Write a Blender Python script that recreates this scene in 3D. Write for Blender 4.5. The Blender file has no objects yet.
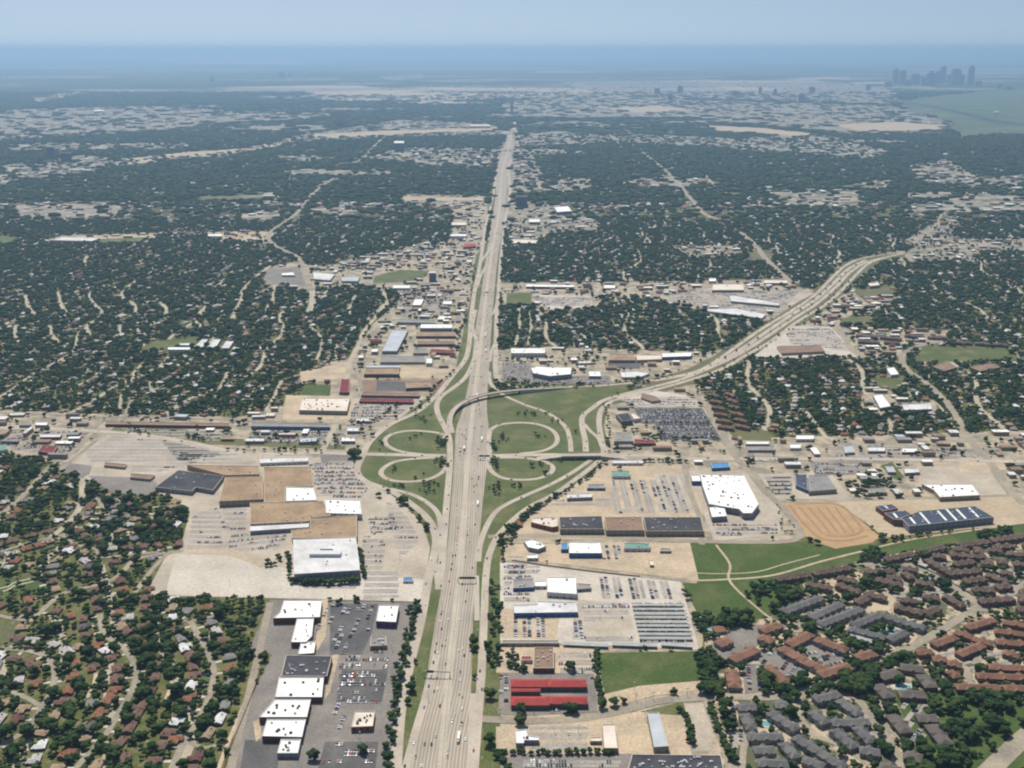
import bpy, bmesh, math, random
import numpy as np
from mathutils import Vector, noise as mnoise

random.seed(7)
rng = np.random.default_rng(11)
R = math.radians
scene = bpy.context.scene

# ---------------------------------------------------------------- camera, sky, sun, exposure
H = 700.0
FPX = 1080.0
HORIZON_Y = 49.0
PITCH = math.atan((384 - HORIZON_Y) / FPX)
cam_d = bpy.data.cameras.new("camera")
cam = bpy.data.objects.new("camera", cam_d)
scene.collection.objects.link(cam)
cam.location = (0, 0, H)
cam.rotation_euler = (math.pi / 2 - PITCH, 0, 0)
cam_d.sensor_width = 36.0
cam_d.lens = 36.0 * FPX / 1024.0
cam_d.clip_start = 1.0
cam_d.clip_end = 500000.0
scene.camera = cam

SUN_EL, SUN_AZ = 60.0, -18.0
SKY_LIFT = 0.09
world = bpy.data.worlds.new("World")
scene.world = world
world.use_nodes = True
wn = world.node_tree
bg = wn.nodes["Background"]
sky = wn.nodes.new("ShaderNodeTexSky")
sky.sky_type = 'NISHITA'
sky.sun_disc = False
sky.sun_elevation = R(SUN_EL)
sky.sun_rotation = R(SUN_AZ)
sky.altitude = 700
sky.air_density = 0.9
sky.dust_density = 2.1
sky.ozone_density = 1.2
tc = wn.nodes.new("ShaderNodeTexCoord"); up_ = wn.nodes.new("ShaderNodeVectorMath"); up_.operation = 'ADD'; up_.inputs[1].default_value = (0, 0, SKY_LIFT)
wn.links.new(tc.outputs['Generated'], up_.inputs[0]); wn.links.new(up_.outputs[0], sky.inputs[0])
wn.links.new(sky.outputs[0], bg.inputs[0])
bg.inputs[1].default_value = 0.094

sun_d = bpy.data.lights.new("sun", 'SUN')
sun_d.energy = 5.0
sun_d.angle = R(0.5)
sun_d.color = (1.0, 0.93, 0.82)
sun = bpy.data.objects.new("sun", sun_d)
scene.collection.objects.link(sun)
sdir = Vector((math.sin(R(SUN_AZ)) * math.cos(R(SUN_EL)), math.cos(R(SUN_AZ)) * math.cos(R(SUN_EL)), math.sin(R(SUN_EL))))
sun.rotation_euler = sdir.to_track_quat('Z', 'Y').to_euler()

scene.view_settings.view_transform = 'Standard'
scene.view_settings.look = 'None'
scene.view_settings.exposure = 0.12
scene.view_settings.gamma = 1.0
scene.cycles.use_denoising = True
scene.cycles.max_bounces = 4
scene.cycles.diffuse_bounces = 2
scene.cycles.volume_bounces = 0
scene.cycles.filter_width = 2.1

HAZE_DENSITY = 4.8e-5
HAZE_COLOR = (0.46, 0.72, 1.0, 1)

# ---------------------------------------------------------------- picture <-> ground
cp, sp = math.cos(PITCH), math.sin(PITCH)

def G(px, py, z=0.0):
    """a point of the photograph laid on the level at height z"""
    u = (px - 512) / FPX
    v = -(py - 384) / FPX
    dx, dy, dz = u, cp + v * sp, -sp + v * cp
    t = (z - H) / dz
    return (dx * t, dy * t, z)

def P(x, y, z=0.0):
    """ground point -> picture (used for layout masks and for labels)"""
    d = y * cp - (z - H) * sp
    up = y * sp + (z - H) * cp
    return 512 + FPX * x / d, 384 - FPX * up / d

# ---------------------------------------------------------------- layout mask (ground classes, kept in picture units)
MX0, MY0, MW, MH = -260, 51, 1544, 877
CLS = np.zeros((MH, MW), np.uint8)      # 0 tree-filled suburb, 1 clear, 2 wood
OCC = np.zeros((MH, MW), np.bool_)      # footprints and lanes already taken

def raster(arr, pts, val):
    pts = np.asarray(pts, float)
    x0 = max(int(pts[:, 0].min() - MX0) - 1, 0); x1 = min(int(pts[:, 0].max() - MX0) + 2, MW)
    y0 = max(int(pts[:, 1].min() - MY0) - 1, 0); y1 = min(int(pts[:, 1].max() - MY0) + 2, MH)
    if x1 <= x0 or y1 <= y0: return
    gx, gy = np.meshgrid(np.arange(x0, x1) + MX0 + .5, np.arange(y0, y1) + MY0 + .5)
    ins = np.zeros(gx.shape, bool)
    n = len(pts)
    for i in range(n):
        ax, ay = pts[i]; bx, by = pts[(i + 1) % n]
        if ay == by: continue
        c = ((ay > gy) != (by > gy)) & (gx < (bx - ax) * (gy - ay) / (by - ay) + ax)
        ins ^= c
    arr[y0:y1, x0:x1][ins] = val

def look(arr, px, py):
    ix = np.clip(np.asarray(px - MX0).astype(int), 0, MW - 1)
    iy = np.clip(np.asarray(py - MY0).astype(int), 0, MH - 1)
    return arr[iy, ix]

def in_poly(px, py, pts):
    r = False
    n = len(pts)
    for i in range(n):
        ax, ay = pts[i][:2]; bx, by = pts[(i + 1) % n][:2]
        if (ay > py) != (by > py) and px < (bx - ax) * (py - ay) / (by - ay) + ax: r = not r
    return r

# ---------------------------------------------------------------- materials
MATS = {}
def mat(name, c1, c2=None, scale=0.02, rough=0.9, fine=0.0, contrast=(0.35, 0.65), spec=0.2, metallic=0.0, kind=None):
    """two procedural tones mixed by world-space noise (scale = features per metre), fine = speckle"""
    if name in MATS: return MATS[name]
    m = bpy.data.materials.new(name); m.use_nodes = True
    nt = m.node_tree; N = nt.nodes; L = nt.links
    b = N["Principled BSDF"]
    b.inputs["Roughness"].default_value = rough
    b.inputs["Specular IOR Level"].default_value = spec
    b.inputs["Metallic"].default_value = metallic
    c2 = c2 or tuple(c * 0.8 for c in c1)
    geo = N.new("ShaderNodeNewGeometry")
    n1 = N.new("ShaderNodeTexNoise"); n1.inputs["Scale"].default_value = scale; n1.inputs["Detail"].default_value = 5
    n1.inputs["Roughness"].default_value = 0.65
    L.new(geo.outputs["Position"], n1.inputs["Vector"])
    mr = N.new("ShaderNodeMapRange"); mr.inputs[1].default_value = contrast[0]; mr.inputs[2].default_value = contrast[1]
    L.new(n1.outputs["Fac"], mr.inputs[0])
    mx = N.new("ShaderNodeMix"); mx.data_type = 'RGBA'
    mx.inputs[6].default_value = (*c1, 1); mx.inputs[7].default_value = (*c2, 1)
    L.new(mr.outputs[0], mx.inputs[0])
    out = mx.outputs[2]
    if fine > 0:
        n2 = N.new("ShaderNodeTexNoise"); n2.inputs["Scale"].default_value = scale * 14; n2.inputs["Detail"].default_value = 3
        L.new(geo.outputs["Position"], n2.inputs["Vector"])
        m2 = N.new("ShaderNodeMapRange"); m2.inputs[1].default_value = 0.3; m2.inputs[2].default_value = 0.7
        m2.inputs[3].default_value = 1 - fine; m2.inputs[4].default_value = 1 + fine
        L.new(n2.outputs["Fac"], m2.inputs[0])
        vm = N.new("ShaderNodeVectorMath"); vm.operation = 'SCALE'
        L.new(out, vm.inputs[0]); L.new(m2.outputs[0], vm.inputs["Scale"])
        out = vm.outputs[0]
    L.new(out, b.inputs["Base Color"])
    MATS[name] = m
    m["_out"] = 0
    return m

def road_mat(name, c1, c2, lane=3.7, streak=0.32):
    """concrete carriageway: oil-darkened wheel lanes between pale joints, patched slabs; UV in metres"""
    m = bpy.data.materials.new(name); m.use_nodes = True
    nt = m.node_tree; N = nt.nodes; L = nt.links
    b = N["Principled BSDF"]; b.inputs["Roughness"].default_value = 0.9; b.inputs["Specular IOR Level"].default_value = 0.2
    uv = N.new("ShaderNodeUVMap")
    sep = N.new("ShaderNodeSeparateXYZ"); L.new(uv.outputs[0], sep.inputs[0])
    def math_(op, a, bb=None, v=None):
        q = N.new("ShaderNodeMath"); q.operation = op
        L.new(a, q.inputs[0])
        if bb is not None: L.new(bb, q.inputs[1])
        if v is not None: q.inputs[1].default_value = v
        return q.outputs[0]
    fr = math_('FRACT', math_('DIVIDE', sep.outputs[0], v=lane))
    d = math_('ABSOLUTE', math_('SUBTRACT', fr, v=0.5))          # 0 lane centre, .5 at the line
    band = N.new("ShaderNodeMapRange"); band.inputs[1].default_value = 0.15; band.inputs[2].default_value = 0.42
    band.inputs[3].default_value = 1 - streak; band.inputs[4].default_value = 1.0
    L.new(d, band.inputs[0])
    geo = N.new("ShaderNodeNewGeometry")
    n1 = N.new("ShaderNodeTexNoise"); n1.inputs["Scale"].default_value = 0.011; n1.inputs["Detail"].default_value = 6; n1.inputs["Roughness"].default_value = 0.7
    L.new(geo.outputs["Position"], n1.inputs["Vector"])
    mp = N.new("ShaderNodeMapping"); mp.inputs["Scale"].default_value = (0.35, 0.006, 1)
    L.new(uv.outputs[0], mp.inputs[0])
    n2 = N.new("ShaderNodeTexNoise"); n2.inputs["Scale"].default_value = 1.0; n2.inputs["Detail"].default_value = 4
    L.new(mp.outputs[0], n2.inputs["Vector"])
    av = math_('MULTIPLY', math_('ADD', n1.outputs["Fac"], n2.outputs["Fac"]), v=0.5)
    mr = N.new("ShaderNodeMapRange"); mr.inputs[1].default_value = 0.38; mr.inputs[2].default_value = 0.62
    L.new(av, mr.inputs[0])
    mx = N.new("ShaderNodeMix"); mx.data_type = 'RGBA'; mx.inputs[6].default_value = (*c1, 1); mx.inputs[7].default_value = (*c2, 1)
    L.new(mr.outputs[0], mx.inputs[0])
    vm = N.new("ShaderNodeVectorMath"); vm.operation = 'SCALE'
    L.new(mx.outputs[2], vm.inputs[0]); L.new(band.outputs[0], vm.inputs["Scale"])
    L.new(vm.outputs[0], b.inputs["Base Color"])
    return m

def wall_mat(name, c1, win=(0.03, 0.035, 0.045), u=3.2, v=2.9, fx=(0.3, 0.72), fy=(0.35, 0.8)):
    """masonry with rows of windows set by the wall's own UV in metres"""
    m = bpy.data.materials.new(name); m.use_nodes = True
    nt = m.node_tree; N = nt.nodes; L = nt.links
    b = N["Principled BSDF"]; b.inputs["Roughness"].default_value = 0.8; b.inputs["Specular IOR Level"].default_value = 0.3
    uv = N.new("ShaderNodeUVMap"); sep = N.new("ShaderNodeSeparateXYZ"); L.new(uv.outputs[0], sep.inputs[0])
    def step(src, per, lo, hi):
        a = N.new("ShaderNodeMath"); a.operation = 'DIVIDE'; a.inputs[1].default_value = per; L.new(src, a.inputs[0])
        f = N.new("ShaderNodeMath"); f.operation = 'FRACT'; L.new(a.outputs[0], f.inputs[0])
        g = N.new("ShaderNodeMath"); g.operation = 'GREATER_THAN'; g.inputs[1].default_value = lo; L.new(f.outputs[0], g.inputs[0])
        l = N.new("ShaderNodeMath"); l.operation = 'LESS_THAN'; l.inputs[1].default_value = hi; L.new(f.outputs[0], l.inputs[0])
        p = N.new("ShaderNodeMath"); p.operation = 'MULTIPLY'; L.new(g.outputs[0], p.inputs[0]); L.new(l.outputs[0], p.inputs[1])
        return p.outputs[0]
    a = step(sep.outputs[0], u, *fx); c = step(sep.outputs[1], v, *fy)
    k = N.new("ShaderNodeMath"); k.operation = 'MULTIPLY'; L.new(a, k.inputs[0]); L.new(c, k.inputs[1])
    geo = N.new("ShaderNodeNewGeometry")
    n1 = N.new("ShaderNodeTexNoise"); n1.inputs["Scale"].default_value = 0.15; L.new(geo.outputs["Position"], n1.inputs["Vector"])
    mx0 = N.new("ShaderNodeMix"); mx0.data_type = 'RGBA'; mx0.inputs[6].default_value = (*c1, 1); mx0.inputs[7].default_value = (*[x * .75 for x in c1], 1)
    L.new(n1.outputs["Fac"], mx0.inputs[0])
    mx = N.new("ShaderNodeMix"); mx.data_type = 'RGBA'; mx.inputs[7].default_value = (*win, 1)
    L.new(k.outputs[0], mx.inputs[0]); L.new(mx0.outputs[2], mx.inputs[6])
    L.new(mx.outputs[2], b.inputs["Base Color"])
    return m

M = {}
M['road'] = road_mat('worn_concrete_lanes', (0.44, 0.385, 0.31), (0.32, 0.285, 0.235))
M['ramp'] = mat('ramp_concrete', (0.44, 0.385, 0.31), (0.33, 0.29, 0.24), 0.02, fine=.1)
M['median'] = mat('median_concrete', (0.43, 0.385, 0.315), (0.36, 0.32, 0.265), 0.02, fine=.1)
M['street'] = mat('street_concrete', (0.33, 0.285, 0.215), (0.21, 0.19, 0.155), 0.02, fine=.15)
M['asphalt'] = mat('asphalt', (0.075, 0.075, 0.078), (0.13, 0.125, 0.12), 0.025, fine=.15)
M['asphalt_worn'] = mat('worn_asphalt', (0.15, 0.14, 0.13), (0.23, 0.21, 0.185), 0.02, fine=.15)
M['lot'] = mat('lot_concrete', (0.43, 0.375, 0.30), (0.29, 0.255, 0.205), 0.018, fine=.14, contrast=(.38, .7))
M['lot_light'] = mat('pale_lot_concrete', (0.49, 0.445, 0.38), (0.36, 0.33, 0.28), 0.014, fine=.12, contrast=(.4, .72))
M['tan'] = mat('tan_paving', (0.46, 0.37, 0.255), (0.30, 0.25, 0.185), 0.022, fine=.2, contrast=(.4, .7))
M['tan_mix'] = mat('tan_yard_paving', (0.40, 0.335, 0.245), (0.20, 0.185, 0.14), 0.03, fine=.25, contrast=(.4, .6))
M['bay'] = mat('oil_stained_bays', (0.34, 0.315, 0.28), (0.23, 0.215, 0.195), 0.03, fine=.25)
M['lane'] = mat('sunbleached_street', (0.40, 0.36, 0.27), (0.30, 0.27, 0.205), 0.02, fine=.1)
M['canopy'] = mat('weathered_canopy_roof', (0.36, 0.38, 0.37), (0.27, 0.285, 0.28), 0.1, fine=.1)
M['city_thin'] = mat('scattered_town_ground', (0.36, 0.315, 0.26), (0.06, 0.078, 0.048), 0.007, fine=.35, contrast=(.40, .56))
M['estate'] = mat('estate_paving_and_lawns', (0.42, 0.34, 0.245), (0.09, 0.10, 0.05), 0.035, fine=.2, contrast=(.46, .54))
M['city'] = mat('built_up_ground', (0.34, 0.295, 0.23), (0.13, 0.135, 0.105), 0.016, fine=.35, contrast=(.42, .58))
M['city_far'] = mat('far_built_up_ground', (0.34, 0.295, 0.24), (0.07, 0.085, 0.055), 0.010, fine=.35, contrast=(.42, .60))
M['bare'] = mat('bare_pale_ground', (0.42, 0.35, 0.25), (0.34, 0.27, 0.18), 0.01, fine=.12)
M['dirt'] = mat('dirt', (0.40, 0.275, 0.155), (0.33, 0.22, 0.12), 0.03, fine=.15)
M['dirt_ridge'] = mat('dirt_ridge', (0.27, 0.175, 0.095), (0.31, 0.205, 0.115), 0.05)
M['grass'] = mat('mown_grass', (0.074, 0.096, 0.030), (0.165, 0.155, 0.072), 0.02, fine=.28, contrast=(.45, .78))
M['grass_lush'] = mat('lush_grass', (0.048, 0.082, 0.018), (0.115, 0.12, 0.045), 0.018, fine=.25, contrast=(.45, .8))
M['grass_dry'] = mat('dry_grass', (0.14, 0.13, 0.06), (0.09, 0.10, 0.045), 0.02, fine=.2)
M['flood'] = mat('floodplain_grass', (0.10, 0.135, 0.065), (0.05, 0.075, 0.04), 0.0022, fine=.3)
M['white'] = mat('white_roof', (0.76, 0.76, 0.73), (0.50, 0.55, 0.52), 0.035, fine=.1, contrast=(.45, .75))
M['pale'] = mat('pale_grey_roof', (0.60, 0.60, 0.60), (0.40, 0.40, 0.39), 0.035, fine=.12, contrast=(.42, .72))
M['palewarm'] = mat('pale_warm_roof', (0.66, 0.60, 0.52), (0.54, 0.48, 0.41), 0.03, fine=.06)
M['tanroof'] = mat('tan_gravel_roof', (0.34, 0.245, 0.155), (0.22, 0.155, 0.10), 0.03, fine=.2)
M['brownroof'] = mat('brown_gravel_roof', (0.25, 0.17, 0.12), (0.18, 0.125, 0.09), 0.03, fine=.1)
M['greyroof'] = mat('grey_gravel_roof', (0.26, 0.255, 0.25), (0.19, 0.185, 0.18), 0.03, fine=.1)
M['blackroof'] = mat('black_roof', (0.035, 0.037, 0.045), (0.07, 0.07, 0.078), 0.03, fine=.15)
M['redroof'] = mat('red_metal_roof', (0.36, 0.055, 0.05), (0.25, 0.045, 0.04), 0.12, rough=.8, fine=.2)
M['maroon'] = mat('maroon_roof', (0.20, 0.035, 0.04), (0.14, 0.03, 0.035), 0.05)
M['blueroof'] = mat('blue_roof', (0.08, 0.25, 0.48), (0.07, 0.2, 0.4), 0.05)
M['greenroof'] = mat('pale_green_roof', (0.16, 0.30, 0.26), (0.12, 0.24, 0.2), 0.05)
M['steelroof'] = mat('pale_blue_steel_roof', (0.42, 0.46, 0.50), (0.34, 0.37, 0.41), 0.04, rough=.5)
M['wall_tan'] = wall_mat('tan_brick_wall', (0.36, 0.28, 0.19), u=9, v=7, fx=(.45, .6), fy=(0.02, .4))
M['wall_red'] = wall_mat('red_brick_wall', (0.19, 0.07, 0.06), u=9, v=7, fx=(.45, .6), fy=(0.02, .4))
M['wall_white'] = wall_mat('white_wall', (0.62, 0.60, 0.56), u=9, v=7, fx=(.45, .65), fy=(0.02, .4))
M['wall_grey'] = wall_mat('grey_wall', (0.28, 0.28, 0.29), u=9, v=7, fx=(.45, .6), fy=(0.02, .4))
M['wall_blue'] = wall_mat('blue_wall', (0.07, 0.16, 0.36), u=9, v=7, fx=(.4, .65), fy=(0.02, .4))
M['wall_purple'] = wall_mat('purple_wall', (0.16, 0.06, 0.16), u=9, v=7)
M['wall_orange'] = wall_mat('orange_brick_wall', (0.34, 0.12, 0.06), u=7, v=7)
M['wall_apt'] = wall_mat('brown_brick_apartment_wall', (0.20, 0.13, 0.10))
M['wall_aptg'] = wall_mat('grey_sided_apartment_wall', (0.30, 0.29, 0.27))
M['wall_tower'] = wall_mat('tower_wall', (0.16, 0.17, 0.20), win=(0.05, 0.07, 0.1), u=4, v=3.8, fx=(.2, .85), fy=(.25, .85))
M['wall_house'] = wall_mat('house_brick_wall', (0.30, 0.21, 0.16), u=3.4, v=3.2, fx=(.3, .65), fy=(.3, .75))
M['unit'] = mat('roof_unit_metal', (0.62, 0.63, 0.63), (0.45, 0.45, 0.46), 0.5, rough=.5)
M['unit_dark'] = mat('roof_vent_dark', (0.07, 0.07, 0.08), (0.1, 0.1, 0.1), 0.5)
M['solar'] = mat('dark_blue_roof_membrane', (0.035, 0.05, 0.085), (0.05, 0.065, 0.10), 0.05, rough=.6)
M['barrier'] = mat('barrier_concrete', (0.52, 0.47, 0.38), (0.42, 0.38, 0.31), 0.2)
M['steel'] = mat('galvanised_steel', (0.38, 0.39, 0.40), (0.3, 0.31, 0.32), 0.5, rough=.5)
M['sign_green'] = mat('sign_green', (0.01, 0.12, 0.07), (0.01, 0.10, 0.06), 0.5)
M['water'] = mat('pool_water', (0.12, 0.30, 0.30), (0.14, 0.34, 0.33), 0.2, rough=.1, spec=.5)
M['glass'] = mat('car_glass', (0.03, 0.035, 0.04), (0.04, 0.045, 0.05), 1, rough=.1, spec=.6)
M['tyre'] = mat('tyre_rubber', (0.02, 0.02, 0.02), (0.03, 0.03, 0.03), 1)
M['trunk'] = mat('bark', (0.10, 0.075, 0.05), (0.07, 0.055, 0.04), 0.8)
M['fence'] = mat('fence_boards', (0.24, 0.15, 0.10), (0.18, 0.12, 0.08), 0.1)
for k_, c_ in dict(brown=(0.17, 0.105, 0.08), rust=(0.24, 0.115, 0.07), grey=(0.23, 0.22, 0.215), white=(0.66, 0.66, 0.66), tan=(0.33, 0.25, 0.17), maroon=(0.13, 0.07, 0.06), dark=(0.12, 0.11, 0.11), pale=(0.45, 0.43, 0.42)).items():
    M['shingle_' + k_] = mat(k_ + '_shingles', c_, tuple(x * .72 for x in c_), 0.2, fine=.15)
M['apt_brown'] = mat('brown_grey_apartment_shingles', (0.15, 0.108, 0.082), (0.09, 0.068, 0.055), 0.06, fine=.2)
M['apt_grey'] = mat('slate_grey_apartment_shingles', (0.155, 0.152, 0.148), (0.10, 0.10, 0.098), 0.06, fine=.2)
M['apt_orange'] = mat('terracotta_apartment_shingles', (0.235, 0.13, 0.085), (0.15, 0.085, 0.058), 0.06, fine=.2)
M['apt_dark'] = mat('dark_taupe_apartment_shingles', (0.13, 0.115, 0.10), (0.09, 0.08, 0.075), 0.06, fine=.2)

def tree_mat(name, dark, light, olive):
    m = bpy.data.materials.new(name); m.use_nodes = True
    nt = m.node_tree; N = nt.nodes; L = nt.links
    b = N["Principled BSDF"]; b.inputs["Roughness"].default_value = 0.95; b.inputs["Specular IOR Level"].default_value = 0.05
    geo = N.new("ShaderNodeNewGeometry")
    n1 = N.new("ShaderNodeTexNoise"); n1.inputs["Scale"].default_value = 0.06; n1.inputs["Detail"].default_value = 2
    n2 = N.new("ShaderNodeTexNoise"); n2.inputs["Scale"].default_value = 0.9; n2.inputs["Detail"].default_value = 4
    for n in (n1, n2): L.new(geo.outputs["Position"], n.inputs["Vector"])
    r1 = N.new("ShaderNodeMapRange"); r1.inputs[1].default_value = .4; r1.inputs[2].default_value = .72; L.new(n1.outputs["Fac"], r1.inputs[0])
    r2 = N.new("ShaderNodeMapRange"); r2.inputs[1].default_value = .35; r2.inputs[2].default_value = .65; L.new(n2.outputs["Fac"], r2.inputs[0])
    a = N.new("ShaderNodeMix"); a.data_type = 'RGBA'; a.inputs[6].default_value = (*dark, 1); a.inputs[7].default_value = (*light, 1); L.new(r2.outputs[0], a.inputs[0])
    c = N.new("ShaderNodeMix"); c.data_type = 'RGBA'; c.inputs[7].default_value = (*olive, 1); L.new(r1.outputs[0], c.inputs[0]); L.new(a.outputs[2], c.inputs[6])
    L.new(c.outputs[2], b.inputs["Base Color"])
    return m
M['leaf'] = tree_mat('leaves', (0.009, 0.027, 0.010), (0.030, 0.060, 0.020), (0.055, 0.080, 0.026))

# ---------------------------------------------------------------- object helpers
COL = scene.collection
def link(o): COL.objects.link(o); return o
def mesh_obj(name, verts, faces, mats, parent=None, uvs=None, midx=None, smooth=False):
    me = bpy.data.meshes.new(name)
    me.from_pydata([tuple(v) for v in verts], [], [tuple(f) for f in faces])
    for m in (mats if isinstance(mats, (list, tuple)) else [mats]): me.materials.append(m)
    if uvs is not None:
        l = me.uv_layers.new(name="UVMap")
        k = 0
        for f in faces:
            for vi in range(len(f)):
                l.data[k].uv = uvs[k]; k += 1
    if midx is not None: me.polygons.foreach_set("material_index", midx)
    if smooth: me.polygons.foreach_set("use_smooth", [True] * len(faces))
    me.update()
    o = bpy.data.objects.new(name, me); link(o)
    if parent is not None: o.parent = parent
    return o
def tag(o, label=None, cat=None, group=None, kind=None):
    if label: o["label"] = label
    if cat: o["category"] = cat
    if group: o["group"] = group
    if kind: o["kind"] = kind
    return o
def empty(name, loc, rz=0.0):
    o = bpy.data.objects.new(name, None); link(o); o.location = loc; o.rotation_euler = (0, 0, rz); o.empty_display_size = 1
    return o
PEND = []   # labels that are finished once all look-alikes are known
def place(desc, px, py):
    PEND.append((desc, py, px)); return f"@{len(PEND) - 1}"

def catmull(pts, step=10.0, closed=False):
    pts = [np.array(p, float) for p in pts]
    if len(pts) < 3: 
        a, b = pts; n = max(2, int(np.linalg.norm(b[:2] - a[:2]) / (step * 3)) + 1)
        return [a + (b - a) * t for t in np.linspace(0, 1, n)]
    out = []
    n = len(pts)
    rng_i = range(n) if closed else range(n - 1)
    for i in rng_i:
        p1, p2 = pts[i], pts[(i + 1) % n]
        p0 = pts[i - 1] if (closed or i > 0) else 2 * p1 - p2
        p3 = pts[(i + 2) % n] if (closed or i + 2 < n) else 2 * p2 - p1
        # centripetal
        def tj(ti, a, b): return ti + max(np.linalg.norm(b[:2] - a[:2]), 1e-3) ** 0.5
        t0 = 0; t1 = tj(t0, p0, p1); t2 = tj(t1, p1, p2); t3 = tj(t2, p2, p3)
        k = max(1, int(np.linalg.norm(p2[:2] - p1[:2]) / step))
        for t in np.linspace(t1, t2, k, endpoint=False):
            A1 = (t1 - t) / (t1 - t0) * p0 + (t - t0) / (t1 - t0) * p1
            A2 = (t2 - t) / (t2 - t1) * p1 + (t - t1) / (t2 - t1) * p2
            A3 = (t3 - t) / (t3 - t2) * p2 + (t - t2) / (t3 - t2) * p3
            B1 = (t2 - t) / (t2 - t0) * A1 + (t - t0) / (t2 - t0) * A2
            B2 = (t3 - t) / (t3 - t1) * A2 + (t - t1) / (t3 - t1) * A3
            out.append((t2 - t) / (t2 - t1) * B1 + (t - t1) / (t2 - t1) * B2)
    if not closed: out.append(pts[-1])
    return out

def sides(line, w, closed=False):
    n = len(line); res = []
    for i in range(n):
        a = line[max(i - 1, 0)] if not closed else line[i - 1]
        b = line[min(i + 1, n - 1)] if not closed else line[(i + 1) % n]
        d = (b - a)[:2]; d = d / (np.linalg.norm(d) + 1e-9)
        nx, ny = -d[1], d[0]
        ww = w[i] if hasattr(w, '__len__') else w
        l = line[i].copy(); r = line[i].copy()
        l[0] += nx * ww / 2; l[1] += ny * ww / 2; r[0] -= nx * ww / 2; r[1] -= ny * ww / 2
        res.append((l, r))
    return res

LANES = []   # (line, width) for cars
_lift = [0]
def lift():
    _lift[0] += 1
    return (_lift[0] % 17) * .003
def ribbon(name, px, w, z, m, kind='structure', cls=1, step=10.0, label=None, closed=False, ground=None, occ=True, lanes=False, zjit=0.0):
    pts = ground if ground is not None else [G(*p[:2]) for p in px]
    z += lift()
    pts = [(p[0], p[1], z) for p in pts]
    line = catmull(pts, step, closed)
    sd = sides(line, w, closed)
    V = []; F = []; U = []; acc = 0
    accs = [0]
    for i in range(1, len(line)): accs.append(accs[-1] + float(np.linalg.norm(line[i] - line[i - 1])))
    for l, r in sd: V += [l, r]
    n = len(sd)
    for i in range(n if closed else n - 1):
        j = (i + 1) % n
        F.append((2 * i + 1, 2 * j + 1, 2 * j, 2 * i))
        U += [(w, accs[i]), (w, accs[j] if j else accs[i] + step), (0, accs[j] if j else accs[i] + step), (0, accs[i])]
        q = [P(*sd[i][0][:2]), P(*sd[j][0][:2]), P(*sd[j][1][:2]), P(*sd[i][1][:2])]
        if cls is not None: raster(CLS, q, cls)
        if occ: raster(OCC, q, True)
    o = mesh_obj(name, V, F, m, uvs=U)
    tag(o, kind=kind)
    if lanes: LANES.append((line, w))
    return o

def earclip(V2):
    """triangles of a simple counter-clockwise outline"""
    idx = list(range(len(V2))); tris = []
    def cr(a, b, c): return (b[0] - a[0]) * (c[1] - a[1]) - (b[1] - a[1]) * (c[0] - a[0])
    guard = 0
    while len(idx) > 3 and guard < 5000:
        best = None
        for k in range(len(idx)):
            i, j, l = idx[k - 1], idx[k], idx[(k + 1) % len(idx)]; a, b, c = V2[i], V2[j], V2[l]
            ar = cr(a, b, c)
            if ar <= 1e-9:
                if abs(ar) <= 1e-9: best = k; break
                continue
            if any(cr(a, b, V2[q]) >= 0 and cr(b, c, V2[q]) >= 0 and cr(c, a, V2[q]) >= 0 for q in idx if q not in (i, j, l)): continue
            best = k; break
        guard += 1
        if best is None: print('earclip stuck', len(idx)); break
        k = best; tris.append((idx[k - 1], idx[k], idx[(k + 1) % len(idx)])); idx.pop(k)
    if len(idx) == 3: tris.append(tuple(idx))
    return tris

def sheet(name, px, z, m, cls=1, kind='structure', occ=False):
    z += lift()
    V = [(*G(p[0], p[1])[:2], z) for p in px]
    area = sum(V[i][0] * V[(i + 1) % len(V)][1] - V[(i + 1) % len(V)][0] * V[i][1] for i in range(len(V)))
    if area < 0: V.reverse()
    n_ = len(V)
    for i in range(n_):
        for j in range(i + 2, n_):
            if (j + 1) % n_ == i: continue
            a, b, c, d = V[i], V[(i + 1) % n_], V[j], V[(j + 1) % n_]
            o_ = lambda p, q, r: (q[0] - p[0]) * (r[1] - p[1]) - (q[1] - p[1]) * (r[0] - p[0])
            if o_(a, b, c) * o_(a, b, d) < 0 and o_(c, d, a) * o_(c, d, b) < 0: print('CROSSING', name, px[0], len(px))
    me = bpy.data.meshes.new(name); me.from_pydata(V, [], earclip([v[:2] for v in V])); me.materials.append(m); me.update()
    o = bpy.data.objects.new(name, me); link(o)
    if cls is not None: raster(CLS, px, cls)
    if occ: raster(OCC, px, True)
    return tag(o, kind=kind)

def offset_poly(pts, d):
    n = len(pts); out = []
    for i in range(n):
        p0, p1, p2 = (np.array(pts[i - 1][:2]), np.array(pts[i][:2]), np.array(pts[(i + 1) % n][:2]))
        a = p1 - p0; b = p2 - p1
        a /= np.linalg.norm(a) + 1e-9; b /= np.linalg.norm(b) + 1e-9
        na = np.array([-a[1], a[0]]); nb = np.array([-b[1], b[0]])
        mdir = na + nb; l = np.dot(mdir, mdir)
        s = 2 * d / l if l > 0.5 else d
        out.append(p1 + mdir * s)
    return out

BUILT = []   # centres of buildings for tree/lot logic
def prism(V2, z0, z1):
    n = len(V2)
    V = [(x, y, z0) for x, y in V2] + [(x, y, z1) for x, y in V2]
    F = [(i, (i + 1) % n, n + (i + 1) % n, n + i) for i in range(n)]
    return V, F

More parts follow.
